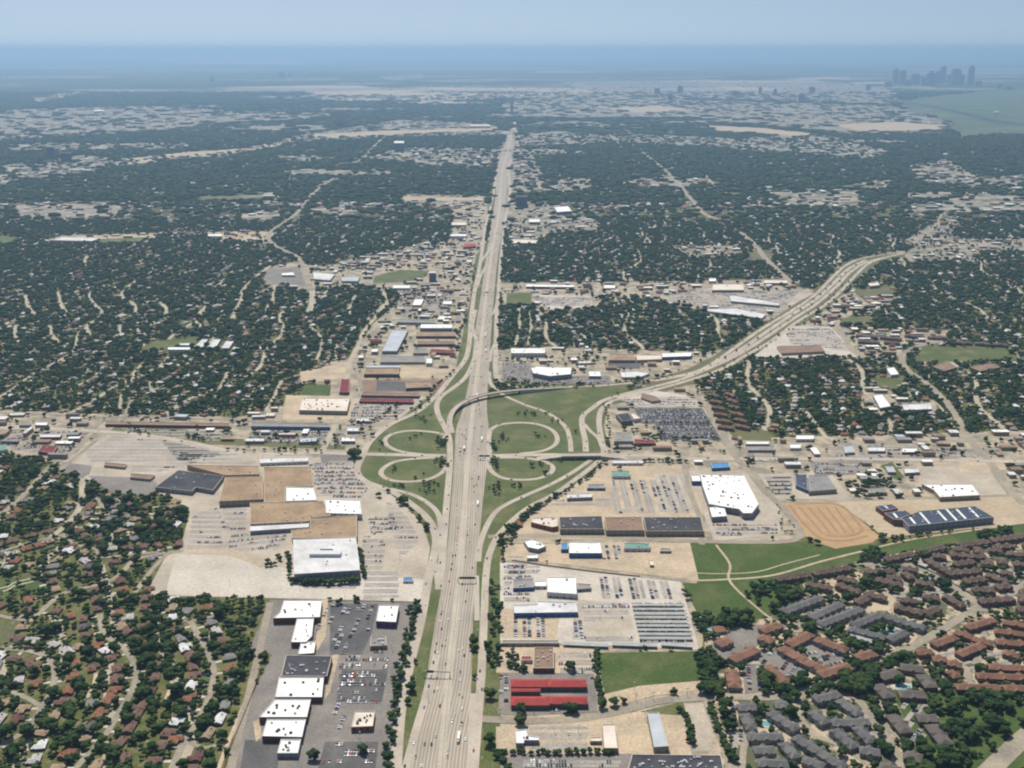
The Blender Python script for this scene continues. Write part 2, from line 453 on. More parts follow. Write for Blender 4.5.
def box_vf(x0, x1, y0, y1, z0, z1):
    V = [(x0, y0, z0), (x1, y0, z0), (x1, y1, z0), (x0, y1, z0), (x0, y0, z1), (x1, y0, z1), (x1, y1, z1), (x0, y1, z1)]
    F = [(0, 1, 5, 4), (1, 2, 6, 5), (2, 3, 7, 6), (3, 0, 4, 7), (4, 5, 6, 7)]
    return V, F

class MBuf:
    def __init__(s): s.V = []; s.F = []; s.U = []; s.MI = []
    def add(s, V, F, mi=0, U=None):
        b = len(s.V); s.V += V; s.F += [tuple(i + b for i in f) for f in F]; s.MI += [mi] * len(F)
        if U is None: U = [(0, 0)] * sum(len(f) for f in F)
        s.U += U
    def box(s, x0, x1, y0, y1, z0, z1, mi=0): s.add(*box_vf(x0, x1, y0, y1, z0, z1), mi)
    def build(s, name, mats, parent=None): return mesh_obj(name, s.V, s.F, mats, parent, uvs=s.U, midx=s.MI)

def building(name, label, cat, px, h, roof, wall, units=0, group=None, dark_units=False, z0=0.0, ground=None):
    """flat-roofed building: px are the roof corners as the photo shows them, carried down to the ground from height h"""
    V2 = [G(x, y, h)[:2] for x, y in px] if ground is None else ground
    n = len(V2)
    area = sum(V2[i][0] * V2[(i + 1) % n][1] - V2[(i + 1) % n][0] * V2[i][1] for i in range(n))
    if area < 0: V2 = V2[::-1]
    cx = sum(v[0] for v in V2) / n; cy = sum(v[1] for v in V2) / n
    root = empty(name, (cx, cy, z0)); tag(root, label, cat, group)
    L2 = [(x - cx, y - cy) for x, y in V2]
    inn = offset_poly(L2, 0.8)
    buf = MBuf()
    Vw, Fw = prism(L2, 0, h)
    U = []; acc = 0
    for i in range(n):
        d = math.dist(L2[i], L2[(i + 1) % n]); U += [(acc, 0), (acc + d, 0), (acc + d, h), (acc, h)]; acc += d
    buf.add(Vw, Fw, 0, U)
    ring = [(x, y, h) for x, y in L2] + [(x, y, h) for x, y in inn] + [(x, y, h - .8) for x, y in inn]
    Fr = [(i, (i + 1) % n, n + (i + 1) % n, n + i) for i in range(n)] + [(n + i, n + (i + 1) % n, 2 * n + (i + 1) % n, 2 * n + i) for i in range(n)]
    buf.add(ring, Fr, 1)
    buf.build('wall', [M[wall], M['barrier'] if roof not in ('white', 'pale') else M['unit']], root)
    me = bpy.data.meshes.new('roof'); me.from_pydata([(float(x), float(y), h - .8) for x, y in inn], [], earclip([tuple(map(float, q)) for q in inn])); me.materials.append(M[roof]); me.update()
    r = bpy.data.objects.new('roof', me); link(r); r.parent = root
    xs = [v[0] for v in inn]; ys = [v[1] for v in inn]
    k = 0; tries = 0
    units = int(units * 1.3)
    while k < units and tries < 600:
        tries += 1
        x = random.uniform(min(xs), max(xs)); y = random.uniform(min(ys), max(ys))
        if not in_poly(x, y, inn): continue
        s = random.uniform(.6, 1.7)
        q = offset_poly(L2, 4)
        if not in_poly(x, y, q): continue
        b = MBuf(); b.box(-s, s, -s * .7, s * .7, 0, 1.6); b.box(-s * .5, s * .5, -s * .4, s * .4, 1.6, 2.0)
        u = b.build('roof_unit', [M['unit_dark'] if (dark_units and random.random() < .8) else M['unit']], root); u.location = (x, y, h - .8); k += 1
    grow = [P(x, y) for x, y in offset_poly(V2, -4)]
    raster(CLS, grow, 1); raster(OCC, grow, True)
    raster(CLS, px, 1)
    return root

def hip_block(name, label, cat, p1, p2, w, h, rh, roof, wall, group=None, cross=True, ground=None, gable=14.0):
    """a long pitched-roof block from p1 to p2 (ridge ends in the photo)"""
    a = np.array(G(*p1, h + rh * .6)[:2]); b = np.array(G(*p2, h + rh * .6)[:2])
    c = (a + b) / 2; d = b - a; Lh = max(np.linalg.norm(d) / 2, w * .5) ; ang = math.atan2(d[1], d[0])
    root = empty(name, (c[0], c[1], 0), ang); tag(root, label, cat, group)
    hw = w / 2
    buf = MBuf(); V, F = prism([(-Lh, -hw), (Lh, -hw), (Lh, hw), (-Lh, hw)], 0, h)
    U = []; acc = 0
    for dd in (2 * Lh, w, 2 * Lh, w): U += [(acc, 0), (acc + dd, 0), (acc + dd, h), (acc, h)]; acc += dd
    buf.add(V, F, 0, U)
    rb = MBuf(); e = .7; ins = hw * .75
    X = Lh + e; Y = hw + e
    rb.add([(-X, -Y, h), (X, -Y, h), (X, Y, h), (-X, Y, h), (-X + ins, 0, h + rh), (X - ins, 0, h + rh)], [(0, 1, 5, 4), (1, 2, 5), (2, 3, 4, 5), (3, 0, 4), (3, 2, 1, 0)])
    if cross:
        k = max(1, int(2 * Lh / gable))
        for i in range(k):
            x = -Lh + (i + .5) * 2 * Lh / k; g = random.uniform(3.2, 4.4); y = Y + random.uniform(.6, 1.6)
            for s in (-1, 1):
                V = [(x - g, s * y, h), (x + g, s * y, h), (x, s * y, h + rh * .8), (x, 0, h + rh * .8), (x - g, 0, h + .05), (x + g, 0, h + .05)]
                rb.add(V, [(0, 2, 3, 4), (1, 5, 3, 2), (0, 1, 2)])
                buf.box(x - g * .85, x + g * .85, min(s * y * .93, 0), max(s * y * .93, 0), 0, h)
    buf.build('wall', [M[wall]], root)
    rb.build('roof', [M[roof]], root)
    ca, sa = math.cos(ang), math.sin(ang)
    q = [P(c[0] + x * ca - y * sa, c[1] + x * sa + y * ca) for x, y in ((-Lh - 3, -hw - 3), (Lh + 3, -hw - 3), (Lh + 3, hw + 3), (-Lh - 3, hw + 3))]
    raster(CLS, q, 1); raster(OCC, q, True)
    return root

# ================================================================ THE SETTING
# ---- terrain: one sheet to the horizon
def terrain_material():
    m = bpy.data.materials.new('terrain_cover'); m.use_nodes = True
    nt = m.node_tree; N = nt.nodes; L = nt.links
    b = N["Principled BSDF"]; b.inputs["Roughness"].default_value = 1.0; b.inputs["Specular IOR Level"].default_value = 0.0
    geo = N.new("ShaderNodeNewGeometry")
    def noise(s, d=4, r=.6):
        n = N.new("ShaderNodeTexNoise"); n.inputs["Scale"].default_value = s; n.inputs["Detail"].default_value = d; n.inputs["Roughness"].default_value = r
        L.new(geo.outputs["Position"], n.inputs["Vector"]); return n.outputs["Fac"]
    def rmp(src, a, c):
        q = N.new("ShaderNodeMapRange"); q.inputs[1].default_value = a; q.inputs[2].default_value = c; L.new(src, q.inputs[0]); return q.outputs[0]
    def mix(f, a, c):
        q = N.new("ShaderNodeMix"); q.data_type = 'RGBA'
        if isinstance(a, tuple): q.inputs[6].default_value = (*a, 1)
        else: L.new(a, q.inputs[6])
        if isinstance(c, tuple): q.inputs[7].default_value = (*c, 1)
        else: L.new(c, q.inputs[7])
        L.new(f, q.inputs[0]); return q.outputs[2]
    lawn = mix(rmp(noise(.05, 5), .35, .65), (0.070, 0.092, 0.028), (0.15, 0.145, 0.062))
    lawn = mix(rmp(noise(.12, 3), .56, .68), lawn, (0.21, 0.18, 0.125))
    # far country: woods, and paler towns and fields in broad belts lying across the view
    mp = N.new("ShaderNodeMapping"); mp.inputs["Scale"].default_value = (0.00012, 0.00035, 1); L.new(geo.outputs["Position"], mp.inputs[0])
    nf = N.new("ShaderNodeTexNoise"); nf.inputs["Scale"].default_value = 1; nf.inputs["Detail"].default_value = 7; nf.inputs["Roughness"].default_value = .68; L.new(mp.outputs[0], nf.inputs["Vector"])
    spk = rmp(noise(.004, 6, .75), .50, .60)
    town = mix(spk, (0.07, 0.08, 0.055), (0.46, 0.42, 0.36))
    far = mix(rmp(nf.outputs["Fac"], .49, .60), (0.045, 0.065, 0.035), town)
    sep = N.new("ShaderNodeSeparateXYZ"); L.new(geo.outputs["Position"], sep.inputs[0])
    L.new(mix(rmp(sep.outputs[1], 8000, 11000), lawn, far), b.inputs["Base Color"])
    return m

def axis(lim, near):
    a = [0.0]; s = near
    while a[-1] < lim: a.append(min(lim, a[-1] + s)); s *= 1.18
    return a
ax = axis(230000, 500); xs = [-v for v in ax[:0:-1]] + ax
ys = [-4000, -2000, 0] + [v for v in axis(230000, 500)][1:]
V = [(x, y, 0) for y in ys for x in xs]; nx = len(xs)
F = [(j * nx + i, j * nx + i + 1, (j + 1) * nx + i + 1, (j + 1) * nx + i) for j in range(len(ys) - 1) for i in range(nx - 1)]
tag(mesh_obj('ground', V, F, terrain_material()), kind='structure')

# ---- built-up districts (paving and yards between buildings)
ZONES = []
def zone(px, m='city', z=.12, cls=3, fill=None):
    ZONES.append((px, fill)); return sheet('built_up_ground', px, z, M[m], cls)

zone([(-260, 408), (0, 410), (100, 414), (240, 417), (300, 400), (310, 393), (326, 362), (350, 358), (372, 325), (400, 300), (396, 288), (350, 286), (300, 291), (268, 285), (262, 279), (275, 265), (295, 262), (320, 266), (362, 262), (400, 254), (425, 250), (452, 238), (452, 205), (488, 205), (486, 225), (480, 255), (474, 295), (468, 350), (455, 370), (430, 396), (392, 425), (372, 440), (362, 455), (240, 462), (108, 445), (70, 468), (55, 463), (20, 455), (-260, 452)], 'tan_mix')
zone([(497, 350), (548, 347), (640, 350), (700, 352), (722, 350), (700, 367), (655, 378), (600, 384), (520, 382), (497, 378)], 'tan_mix')
zone([(500, 283), (560, 282), (700, 283), (712, 280), (790, 280), (797, 287), (822, 290), (785, 315), (762, 322), (690, 308), (655, 300), (600, 295), (597, 308), (548, 312), (536, 306), (530, 306), (503, 306)], 'tan_mix')
zone([(605, 398), (640, 389), (700, 384), (703, 392), (715, 412), (735, 440), (760, 438), (1040, 430), (1300, 432), (1300, 520), (1040, 515), (860, 522), (800, 505), (770, 468), (600, 466), (608, 440), (602, 425)], 'tan_mix')
zone([(600, 466), (770, 468), (803, 530), (800, 541), (690, 544), (507, 543), (528, 515), (560, 495)], 'tan_mix')
zone([(501, 545), (690, 545), (700, 600), (703, 640), (700, 700), (715, 720), (733, 830), (497, 830), (497, 760), (500, 700)], 'tan_mix')
zone([(690, 592), (760, 584), (800, 580), (850, 562), (900, 552), (1024, 530), (1300, 520), (1300, 690), (1024, 688), (960, 692), (915, 690), (930, 760), (930, 830), (725, 830), (715, 720), (700, 700), (705, 640), (716, 622)], 'estate', cls=5)
zone([(800, 318), (830, 300), (850, 292), (880, 290), (900, 300), (880, 308), (855, 312), (838, 326), (856, 330), (948, 330), (945, 343), (905, 345), (900, 356), (858, 357), (752, 358), (770, 342), (790, 328)], 'tan_mix')
zone([(895, 262), (915, 246), (905, 240), (925, 228), (945, 218), (960, 222), (950, 236), (975, 240), (1060, 236), (1060, 252), (985, 252), (975, 262), (930, 262)], 'city')
zone([(862, 390), (885, 388), (905, 400), (935, 400), (938, 412), (900, 414), (860, 414)], 'tan_mix')
zone([(507, 160), (535, 158), (540, 168), (545, 180), (592, 178), (592, 188), (560, 192), (512, 192), (510, 205), (548, 204), (597, 221), (597, 232), (560, 232), (512, 246), (506, 230)], 'city')
zone([(402, 194), (488, 196), (486, 206), (400, 205)], 'city'); zone([(335, 262), (400, 250), (430, 240), (432, 252), (400, 262), (350, 268)], 'city')
zone([(40, 243), (60, 236), (160, 233), (162, 238), (100, 241), (92, 245)], 'bare'); zone([(12, 205), (60, 203), (122, 206), (120, 214), (80, 220), (20, 218)], 'city', .3)
zone([(205, 232), (260, 231), (285, 234), (260, 242), (210, 240)], 'bare', .3)
zone([(670, 246), (738, 246), (745, 256), (690, 258)], 'city', .3); zone([(150, 236), (190, 231), (200, 234)], 'city', .3)
# farther districts, laid where the photograph shows pale belts
FAR = [
 ([(-240, 112), (0, 110), (140, 106), (256, 112), (330, 112), (330, 118), (240, 122), (140, 132), (0, 141), (-240, 143)], 'city_far'),
 ([(285, 97), (330, 92), (425, 87), (600, 88), (602, 94), (560, 97), (440, 101), (340, 101)], 'bare'),
 ([(277, 139), (340, 129), (400, 120), (496, 124), (500, 136), (390, 137), (315, 142)], 'city_far'),
 ([(110, 161), (160, 155), (230, 150), (290, 140), (300, 143), (220, 157), (130, 164)], 'bare'),
 ([(365, 158), (400, 148), (415, 147), (496, 150), (492, 167), (435, 166), (390, 161)], 'city_far'),
 ([(265, 158), (300, 155), (340, 158), (300, 162)], 'city_far'),
 ([(80, 155), (110, 158), (100, 172), (20, 178), (0, 170), (40, 163)], 'city_far'),
 ([(512, 136), (560, 131), (618, 137), (600, 144), (514, 147)], 'city_far'), ([(512, 154), (534, 152), (536, 168), (512, 170)], 'city_far'),
 ([(627, 180), (660, 177), (700, 178), (720, 183), (680, 187), (628, 187)], 'city_far'),
 ([(600, 139), (640, 134), (760, 140), (860, 144), (890, 152), (870, 160), (800, 152), (720, 147), (640, 144)], 'city_far'),
 ([(500, 103), (560, 96), (700, 100), (893, 106), (950, 122), (943, 131), (860, 133), (800, 128), (700, 118), (600, 118), (505, 116)], 'city_far'),
 ([(560, 82), (700, 80), (860, 84), (900, 92), (890, 104), (700, 98), (600, 94)], 'city_far'),
 ([(905, 166), (950, 160), (985, 182), (975, 188), (920, 182)], 'city_far'), ([(975, 178), (1300, 158), (1300, 185), (1010, 192)], 'city_far'),
 ([(765, 190), (860, 190), (860, 207), (790, 206)], 'city_far'), ([(905, 193), (955, 192), (950, 199), (906, 199)], 'city_far'),
 ([(860, 182), (890, 180), (885, 190), (840, 188)], 'city_far'), ([(980, 194), (1060, 198), (1060, 212), (900, 212), (915, 205)], 'city_far'),
 ([(30, 98), (80, 91), (84, 94), (40, 102)], 'bare'), ([(130, 61), (180, 60), (330, 61), (320, 63), (200, 64)], 'bare'),
 ([(310, 209), (345, 207), (362, 212), (330, 216)], 'city_far'), ([(240, 213), (285, 211), (280, 218), (240, 222)], 'city_far'), ([(240, 196), (275, 192), (280, 198), (245, 201)], 'city_far'),
 ([(-240, 160), (-60, 150), (-20, 170), (-240, 185)], 'city_far'), ([(1060, 120), (1300, 110), (1300, 122), (1080, 130)], 'city_far'),
 ([(380, 77), (420, 74), (425, 78), (390, 80)], 'bare'),
]
for pts, mm in FAR: zone(pts, mm, 1.0)
for px_ in ([(310, 135), (380, 131), (496, 128), (498, 130), (400, 134), (330, 138)], [(300, 92), (430, 88), (560, 90), (470, 94), (340, 97)], [(150, 156), (190, 152), (240, 149), (230, 152), (180, 157)], [(400, 197), (485, 198), (484, 201), (402, 201)], [(830, 125), (900, 122), (945, 126), (935, 130), (860, 131)], [(700, 125), (760, 128), (820, 134), (800, 137), (720, 131)], [(605, 108), (660, 106), (690, 110), (640, 113)]):
    sheet('bare_pale_ground', px_, 1.3, M['bare'], 1)
rp = random.Random(21)
def far_patches(n, d0, d1, r0, r1, z):
    for _ in range(n):
        y = math.sqrt(rp.uniform(d0 ** 2, d1 ** 2)); x = rp.uniform(-.56, .56) * y
        if P(x, y)[0] > 880 and P(x, y)[1] > 90: continue
        r = rp.uniform(r0, r1); ph = rp.uniform(0, 6.28)
        pts = [(x + math.cos(a) * r * 1.7 * k, y + math.sin(a) * r * k) for a, k in ((i * .5712 , rp.uniform(.45, 1.25)) for i in range(11))]
        q_ = [P(*p) for p in pts]
        if min(p[1] for p in q_) < 52: continue
        if q_[0][0] < 300 and 62 < q_[0][1] < 106 and rp.random() < .75: continue
        sheet('built_up_ground', q_, z, M[rp.choice(('city_thin', 'city_thin', 'city_far', 'bare') if d0 > 9000 else ('city_thin', 'city_thin', 'city_thin', 'city_far'))], 3 if d0 < 15000 else None)
far_patches(40, 6200, 15000, 110, 420, .7); far_patches(60, 14000, 30000, 250, 1000, 2.0); far_patches(60, 28000, 110000, 900, 3200, 4.0)

# ---- fields
def field(px, m='grass', z=.3, cls=1, name='grass_field'): return sheet(name, px, z, M[m], cls)
field([(486, 396), (520, 390), (600, 388), (640, 383), (610, 398), (604, 425), (607, 452), (600, 466), (560, 492), (515, 518), (497, 540), (486, 575), (480, 640), (420, 640), (430, 560), (430, 522), (390, 492), (357, 475), (363, 452), (372, 440), (392, 425), (430, 398), (455, 372), (470, 300), (476, 255), (504, 225), (502, 260), (498, 350), (496, 380)], 'grass', .26, name='interchange_grass')
field([(487, 545), (500, 545), (500, 768), (494, 840), (482, 840), (487, 580)], 'grass', .26, name='roadside_grass')
field([(418, 545), (446, 545), (440, 600), (425, 690), (405, 800), (392, 800), (415, 690), (425, 600)], 'grass', .25, name='roadside_grass')
field([(596, 653), (700, 651), (706, 671), (702, 681), (655, 686), (605, 695)], 'grass_lush')
field([(690, 542), (790, 544), (803, 541), (835, 549), (900, 541), (1024, 524), (1200, 500), (1200, 512), (1024, 536), (930, 548), (860, 560), (800, 580), (760, 584), (697, 583)], 'grass_lush')
field([(682, 583), (738, 584), (800, 581), (806, 590), (790, 610), (765, 618), (716, 620), (697, 613)], 'grass_lush')
field([(890, 690), (1300, 688), (1300, 830), (905, 830), (915, 760), (905, 720)], 'grass_lush', .22, cls=4, name='park_grass')
field([(507, 293), (532, 293), (531, 305), (506, 305)]); field([(150, 342), (200, 336), (196, 347), (142, 353)], 'grass')
field([(307, 384), (331, 385), (330, 396), (301, 396)], 'grass_lush'); field([(922, 346), (1000, 348), (1024, 361), (915, 363)], 'grass')
field([(375, 276), (400, 270), (430, 271), (420, 280), (372, 285)], 'grass'); field([(0, 236), (20, 237), (10, 244), (-40, 246)], 'grass')
field([(100, 239), (150, 237), (140, 243), (95, 243)], 'grass'); field([(200, 196), (262, 195), (250, 201), (205, 201)], 'grass_dry')
field([(800, 150), (815, 145)], 'grass_dry') if False else None
field([(896, 101), (925, 97), (955, 94), (1000, 90), (1060, 91), (1300, 88), (1300, 133), (1080, 138), (1010, 133), (962, 137), (948, 130), (955, 124), (940, 118), (910, 112)], 'flood', 1.5, name='floodplain_grass')
field([(748, 252), (770, 250), (772, 260), (750, 262)], 'grass_dry'); field([(735, 430), (768, 430), (772, 441), (738, 440)], 'grass_dry')
field([(840, 318), (870, 316), (868, 324), (840, 326)], 'grass_dry'); field([(-60, 576), (0, 577), (42, 580), (50, 590), (0, 600), (-60, 602)], 'grass_lush', cls=4, name='park_grass')
field([(852, 290), (890, 286), (900, 294), (860, 298)], 'grass_dry'); field([(870, 378), (905, 376), (900, 390), (880, 388)], 'grass')
field([(880, 466), (892, 462), (905, 478), (896, 480)], 'grass'); field([(0, 623), (22, 626), (14, 640), (0, 645), (-20, 630)], 'grass_dry')
field([(640, 712), (682, 702), (690, 712), (680, 716), (655, 716)], 'grass'); field([(112, 422), (165, 425), (210, 436), (260, 441), (345, 446), (345, 450), (200, 444), (110, 434)], 'grass_dry', .28)
field([(610, 398), (640, 386), (690, 368), (722, 352), (755, 330), (790, 308), (820, 286), (845, 262), (870, 256), (905, 251), (905, 257), (880, 263), (862, 276), (845, 292), (828, 308), (800, 326), (772, 345), (745, 360), (720, 373), (684, 386), (640, 399), (612, 405)], 'grass_dry', .30, name='roadside_grass')
# a dark river through the floodplain
ribbon('river_water', [(880, 99), (915, 104), (958, 112), (1000, 122), (1060, 130)], 170, 2.4, mat('river_water', (.03, .05, .05), (.04, .06, .05), .01), lanes=False, step=300)

# ---- lots
def lot(px, m='lot', z=.38, cls=1): return sheet('parking_lot', px, z, M[m], cls)
lot([(108, 434), (165, 438), (225, 451), (300, 458), (352, 457), (357, 477), (390, 494), (412, 512), (424, 528), (430, 548), (422, 602), (162, 596), (146, 594), (166, 556), (180, 550), (190, 512), (176, 500), (150, 490), (88, 480), (66, 467), (78, 452)])
lot([(176, 554), (230, 556), (262, 566), (425, 580), (422, 602), (165, 595)], 'lot_light', .42)
lot([(62, 462), (92, 466), (90, 474), (80, 479), (58, 470)], 'asphalt_worn', .42); lot([(108, 436), (165, 440), (215, 455), (200, 460), (75, 461), (80, 450)], 'asphalt_worn', .40).data.materials[0] = M['lot']
lot([(88, 476), (150, 478), (165, 490), (150, 497), (110, 492)], 'asphalt_worn', .42); lot([(320, 455), (352, 455), (352, 463), (322, 465)], 'asphalt_worn', .42)
lot([(270, 600), (422, 603), (410, 660), (397, 720), (390, 790), (215, 800), (235, 745), (255, 690), (272, 655), (248, 653)], 'asphalt_worn')
lot([(330, 604), (378, 604), (372, 632), (362, 655), (330, 655)], 'asphalt', .44); lot([(342, 670), (388, 670), (382, 702), (336, 702)], 'asphalt', .44)
lot([(325, 742), (385, 742), (378, 800), (310, 800)], 'asphalt', .44); lot([(245, 740), (280, 742), (275, 800), (235, 800)], 'asphalt', .44)
for q_ in ([(333, 655), (339, 655), (331, 690), (325, 700), (327, 677)], [(311, 700), (314, 700), (303, 738), (300, 755), (297, 755), (303, 738)], [(322, 600), (328, 600), (326, 636), (318, 650), (314, 652)], [(253, 722), (260, 719), (262, 737), (256, 742)]): lot(q_, 'tan', .46)
lot([(600, 466), (684, 466), (700, 500), (706, 541), (512, 539), (530, 517), (562, 495), (588, 476)], 'tan')
lot([(655, 474), (684, 474), (698, 513), (658, 513)], 'lot', .42)
lot([(505, 544), (690, 543), (699, 581), (640, 574), (545, 562), (500, 560)], 'tan'); lot([(500, 562), (545, 566), (680, 580), (699, 650), (500, 641)], 'lot_light')
lot([(500, 608), (560, 614), (556, 640), (500, 638)], 'tan', .42); lot([(576, 600), (628, 603), (636, 641), (572, 640)], 'lot', .42); lot([(500, 644), (594, 648), (594, 674), (496, 673)], 'tan', .42)
lot([(501, 674), (594, 674), (598, 712), (520, 716), (498, 714)], 'asphalt_worn', .46)
lot([(496, 727), (560, 723), (620, 714), (640, 712), (655, 714), (682, 716), (692, 756), (496, 753)], 'tan'); lot([(602, 695), (640, 686), (702, 681), (704, 690), (655, 696), (606, 709)], 'tan', .42)
lot([(684, 704), (703, 703), (712, 735), (712, 752), (694, 752), (690, 730)], 'lot', .42); lot([(520, 754), (640, 754), (640, 800), (500, 800), (500, 760)], 'asphalt_worn', .42)
lot([(688, 470), (748, 470), (779, 505), (786, 535), (714, 541), (700, 505)], 'lot'); lot([(758, 474), (800, 474), (830, 470), (850, 500), (776, 499)], 'lot'); lot([(810, 462), (860, 462), (866, 474), (815, 476)], 'asphalt_worn', .42)
lot([(783, 503), (812, 501), (835, 503), (860, 520), (880, 537), (872, 543), (835, 549), (808, 539)], 'dirt'); lot([(835, 502), (900, 498), (1060, 492), (1060, 520), (1000, 526), (885, 538), (862, 520)], 'bare')
for k in range(5):
    ribbon('dirt_ridge', [(799 + k * 9, 507), (822 + k * 8, 533)], 4, .46, M['dirt_ridge'], occ=False)
ribbon('dirt_ridge', [(789, 505), (806, 526), (822, 539), (845, 541), (868, 536)], 5, .50, M['dirt_ridge'], occ=False)
ribbon('dirt_ridge', [(795, 504), (838, 505), (856, 521), (862, 531), (850, 536), (826, 536)], 5, .50, M['dirt_ridge'], occ=False)
lot([(924, 466), (985, 466), (1010, 498), (940, 500), (915, 486)], 'lot'); lot([(958, 458), (995, 455), (1010, 470), (960, 472)], 'tan', .42)
lot([(634, 408), (702, 408), (712, 424), (642, 424)], 'asphalt', .42); lot([(655, 424), (712, 424), (722, 440), (660, 440)], 'asphalt', .42); lot([(612, 396), (650, 390), (690, 396), (700, 406), (640, 407)], 'lot_light')
lot([(502, 362), (530, 364), (532, 382), (502, 381)], 'asphalt_worn', .42); lot([(530, 376), (610, 376), (612, 384), (530, 384)], 'asphalt_worn', .42); lot([(608, 361), (640, 361), (640, 369), (608, 368)], 'asphalt', .42)
lot([(536, 295), (592, 296), (592, 309), (550, 311)], 'lot_light'); lot([(712, 288), (815, 293), (780, 312), (700, 306), (660, 298)], 'lot'); lot([(712, 284), (745, 284), (744, 292), (712, 292)], 'tan', .42)
lot([(790, 326), (830, 327), (862, 357), (752, 358), (772, 342)], 'lot_light'); lot([(400, 366), (452, 370), (447, 378), (400, 378)], 'tan', .42); lot([(300, 372), (350, 362), (350, 378), (300, 384)], 'tan'); lot([(286, 395), (352, 397), (350, 420), (282, 420)], 'tan', .40)
lot([(360, 380), (452, 380), (440, 392), (360, 392)], 'brownroof', .40); lot([(377, 381), (406, 382), (406, 391), (376, 391)], 'asphalt', .44); lot([(266, 268), (300, 268), (306, 286), (266, 285)], 'asphalt_worn', .42); lot([(312, 398), (425, 398), (400, 418), (350, 420)], 'lot', .38)
lot([(501, 384), (501, 384.4), (502, 384.2)], 'lot', .3)
lot([(862, 594), (900, 594), (890, 610), (862, 612)], 'tan', .3); lot([(756, 650), (800, 652), (812, 690), (770, 690)], 'asphalt_worn', .34); lot([(800, 640), (850, 652), (840, 668), (808, 660)], 'asphalt_worn', .34)
lot([(742, 664), (765, 664), (768, 692), (745, 694)], 'asphalt_worn', .34); lot([(700, 650), (745, 625), (790, 625), (760, 645), (720, 662)], 'asphalt_worn', .34)

# ---- streets of the suburb at the lower left, and other local streets
STREETS = [
 ([(190, 621), (197, 633), (207, 651), (214, 671), (210, 693), (200, 718), (185, 741), (172, 768), (165, 800)], 9, 1),
 ([(100, 614), (102, 628), (107, 637), (125, 650), (136, 671), (132, 691), (120, 711), (105, 736), (90, 753), (77, 768), (70, 800)], 9, 1),
 ([(0, 648), (37, 653), (52, 663), (54, 683), (42, 708), (25, 731), (0, 746), (-30, 760)], 9, 1),
 ([(30, 622), (45, 608), (65, 593), (105, 583), (120, 575), (135, 560), (160, 554), (172, 552), (184, 551)], 10, 0),
 ([(100, 422), (75, 450), (50, 467), (27, 492), (7, 510), (-40, 540)], 13, 0),
 ([(62, 535), (77, 545), (97, 550), (100, 557), (130, 555), (160, 552)], 8, 1), ([(95, 497), (102, 507), (97, 520), (80, 528), (62, 535), (40, 540), (0, 552)], 8, 1),
 ([(162, 505), (150, 520), (137, 530), (110, 545)], 8, 1), ([(-60, 602), (0, 616), (30, 620), (45, 608)], 8, 1),
 ([(-40, 700), (0, 690), (30, 700), (42, 708)], 8, 1), ([(185, 741), (205, 748), (228, 742)], 7, 0), ([(172, 620), (190, 621), (215, 616)], 7, 1),
 ([(-120, 560), (-60, 580), (-20, 610), (-20, 660), (-60, 720), (-100, 800)], 9, 1),
 ([(135, 593), (152, 570), (168, 553)], 9, 0),
]
for pts, w, hs in STREETS: ribbon('street', pts, w * .8, .48, M['street'])
for pts in ([(96, 673), (94, 685), (87, 698)], [(172, 681), (168, 695), (162, 708)], [(258, 668), (246, 700), (225, 751), (215, 780)]): ribbon('alley', pts, 4.5, .46, M['tan'])
ribbon('park_path', [(-10, 590), (8, 587), (14, 583), (38, 578), (40, 580), (28, 583), (14, 586), (8, 590), (-10, 595)], 2.5, .5, M['lot_light'])
ribbon('access_road', [(270, 603), (262, 640), (250, 690), (236, 745), (225, 800)], 9, .46, M['street'])
ribbon('access_road', [(414, 604), (400, 665), (384, 735), (378, 790)], 9, .50, M['asphalt_worn'])
MID = [
 ([(25, 295), (29, 307), (35, 315)], 12), ([(59, 292), (61, 305), (67, 312)], 12), ([(105, 285), (92, 292), (91, 300), (97, 307), (102, 312), (97, 320), (87, 325), (89, 335)], 12),
 ([(137, 280), (125, 290), (122, 297), (135, 305), (136, 315)], 12), ([(160, 302), (167, 310), (165, 316)], 12), ([(235, 269), (222, 282), (214, 289)], 12), ([(270, 266), (255, 278), (242, 292), (241, 300), (235, 312), (232, 320)], 13),
 ([(207, 305), (195, 320), (200, 327), (175, 334)], 10), ([(17, 325), (15, 333), (17, 340)], 12), ([(50, 325), (52, 335), (67, 349)], 11), ([(147, 360), (135, 372), (132, 382)], 9), ([(150, 382), (155, 392), (170, 392)], 9),
 ([(380, 287), (387, 302), (380, 312), (365, 330), (357, 347), (350, 362), (346, 380), (341, 398), (335, 425), (322, 452)], 12), ([(310, 327), (322, 340), (317, 362)], 10), ([(312, 290), (312, 305), (307, 314)], 20), ([(275, 285), (274, 295), (272, 303)], 12),
 ([(355, 295), (352, 305), (346, 312)], 12), ([(120, 325), (121, 332), (122, 334)], 11), ([(88, 255), (85, 262), (86, 266)], 14), ([(0, 297), (12, 296), (30, 292)], 9), ([(107, 289), (150, 289)], 6), ([(0, 405), (30, 390), (60, 392), (90, 380)], 7), ([(120, 412), (122, 395), (130, 385)], 7), ([(215, 400), (222, 385), (228, 372)], 8), ([(265, 412), (275, 395), (282, 380)], 8),
 ([(515, 345), (519, 330), (519, 308)], 9), ([(528, 345), (531, 330), (530, 310)], 8), ([(595, 294), (600, 287), (597, 283)], 12), ([(632, 303), (628, 290), (645, 284)], 10),
 ([(715, 416), (730, 400), (735, 390)], 6), ([(805, 410), (820, 430), (828, 440)], 9), ([(955, 430), (930, 400), (900, 395)], 5), ([(960, 395), (1000, 388), (1060, 380)], 7), ([(980, 330), (1024, 318), (1060, 312)], 8),
]
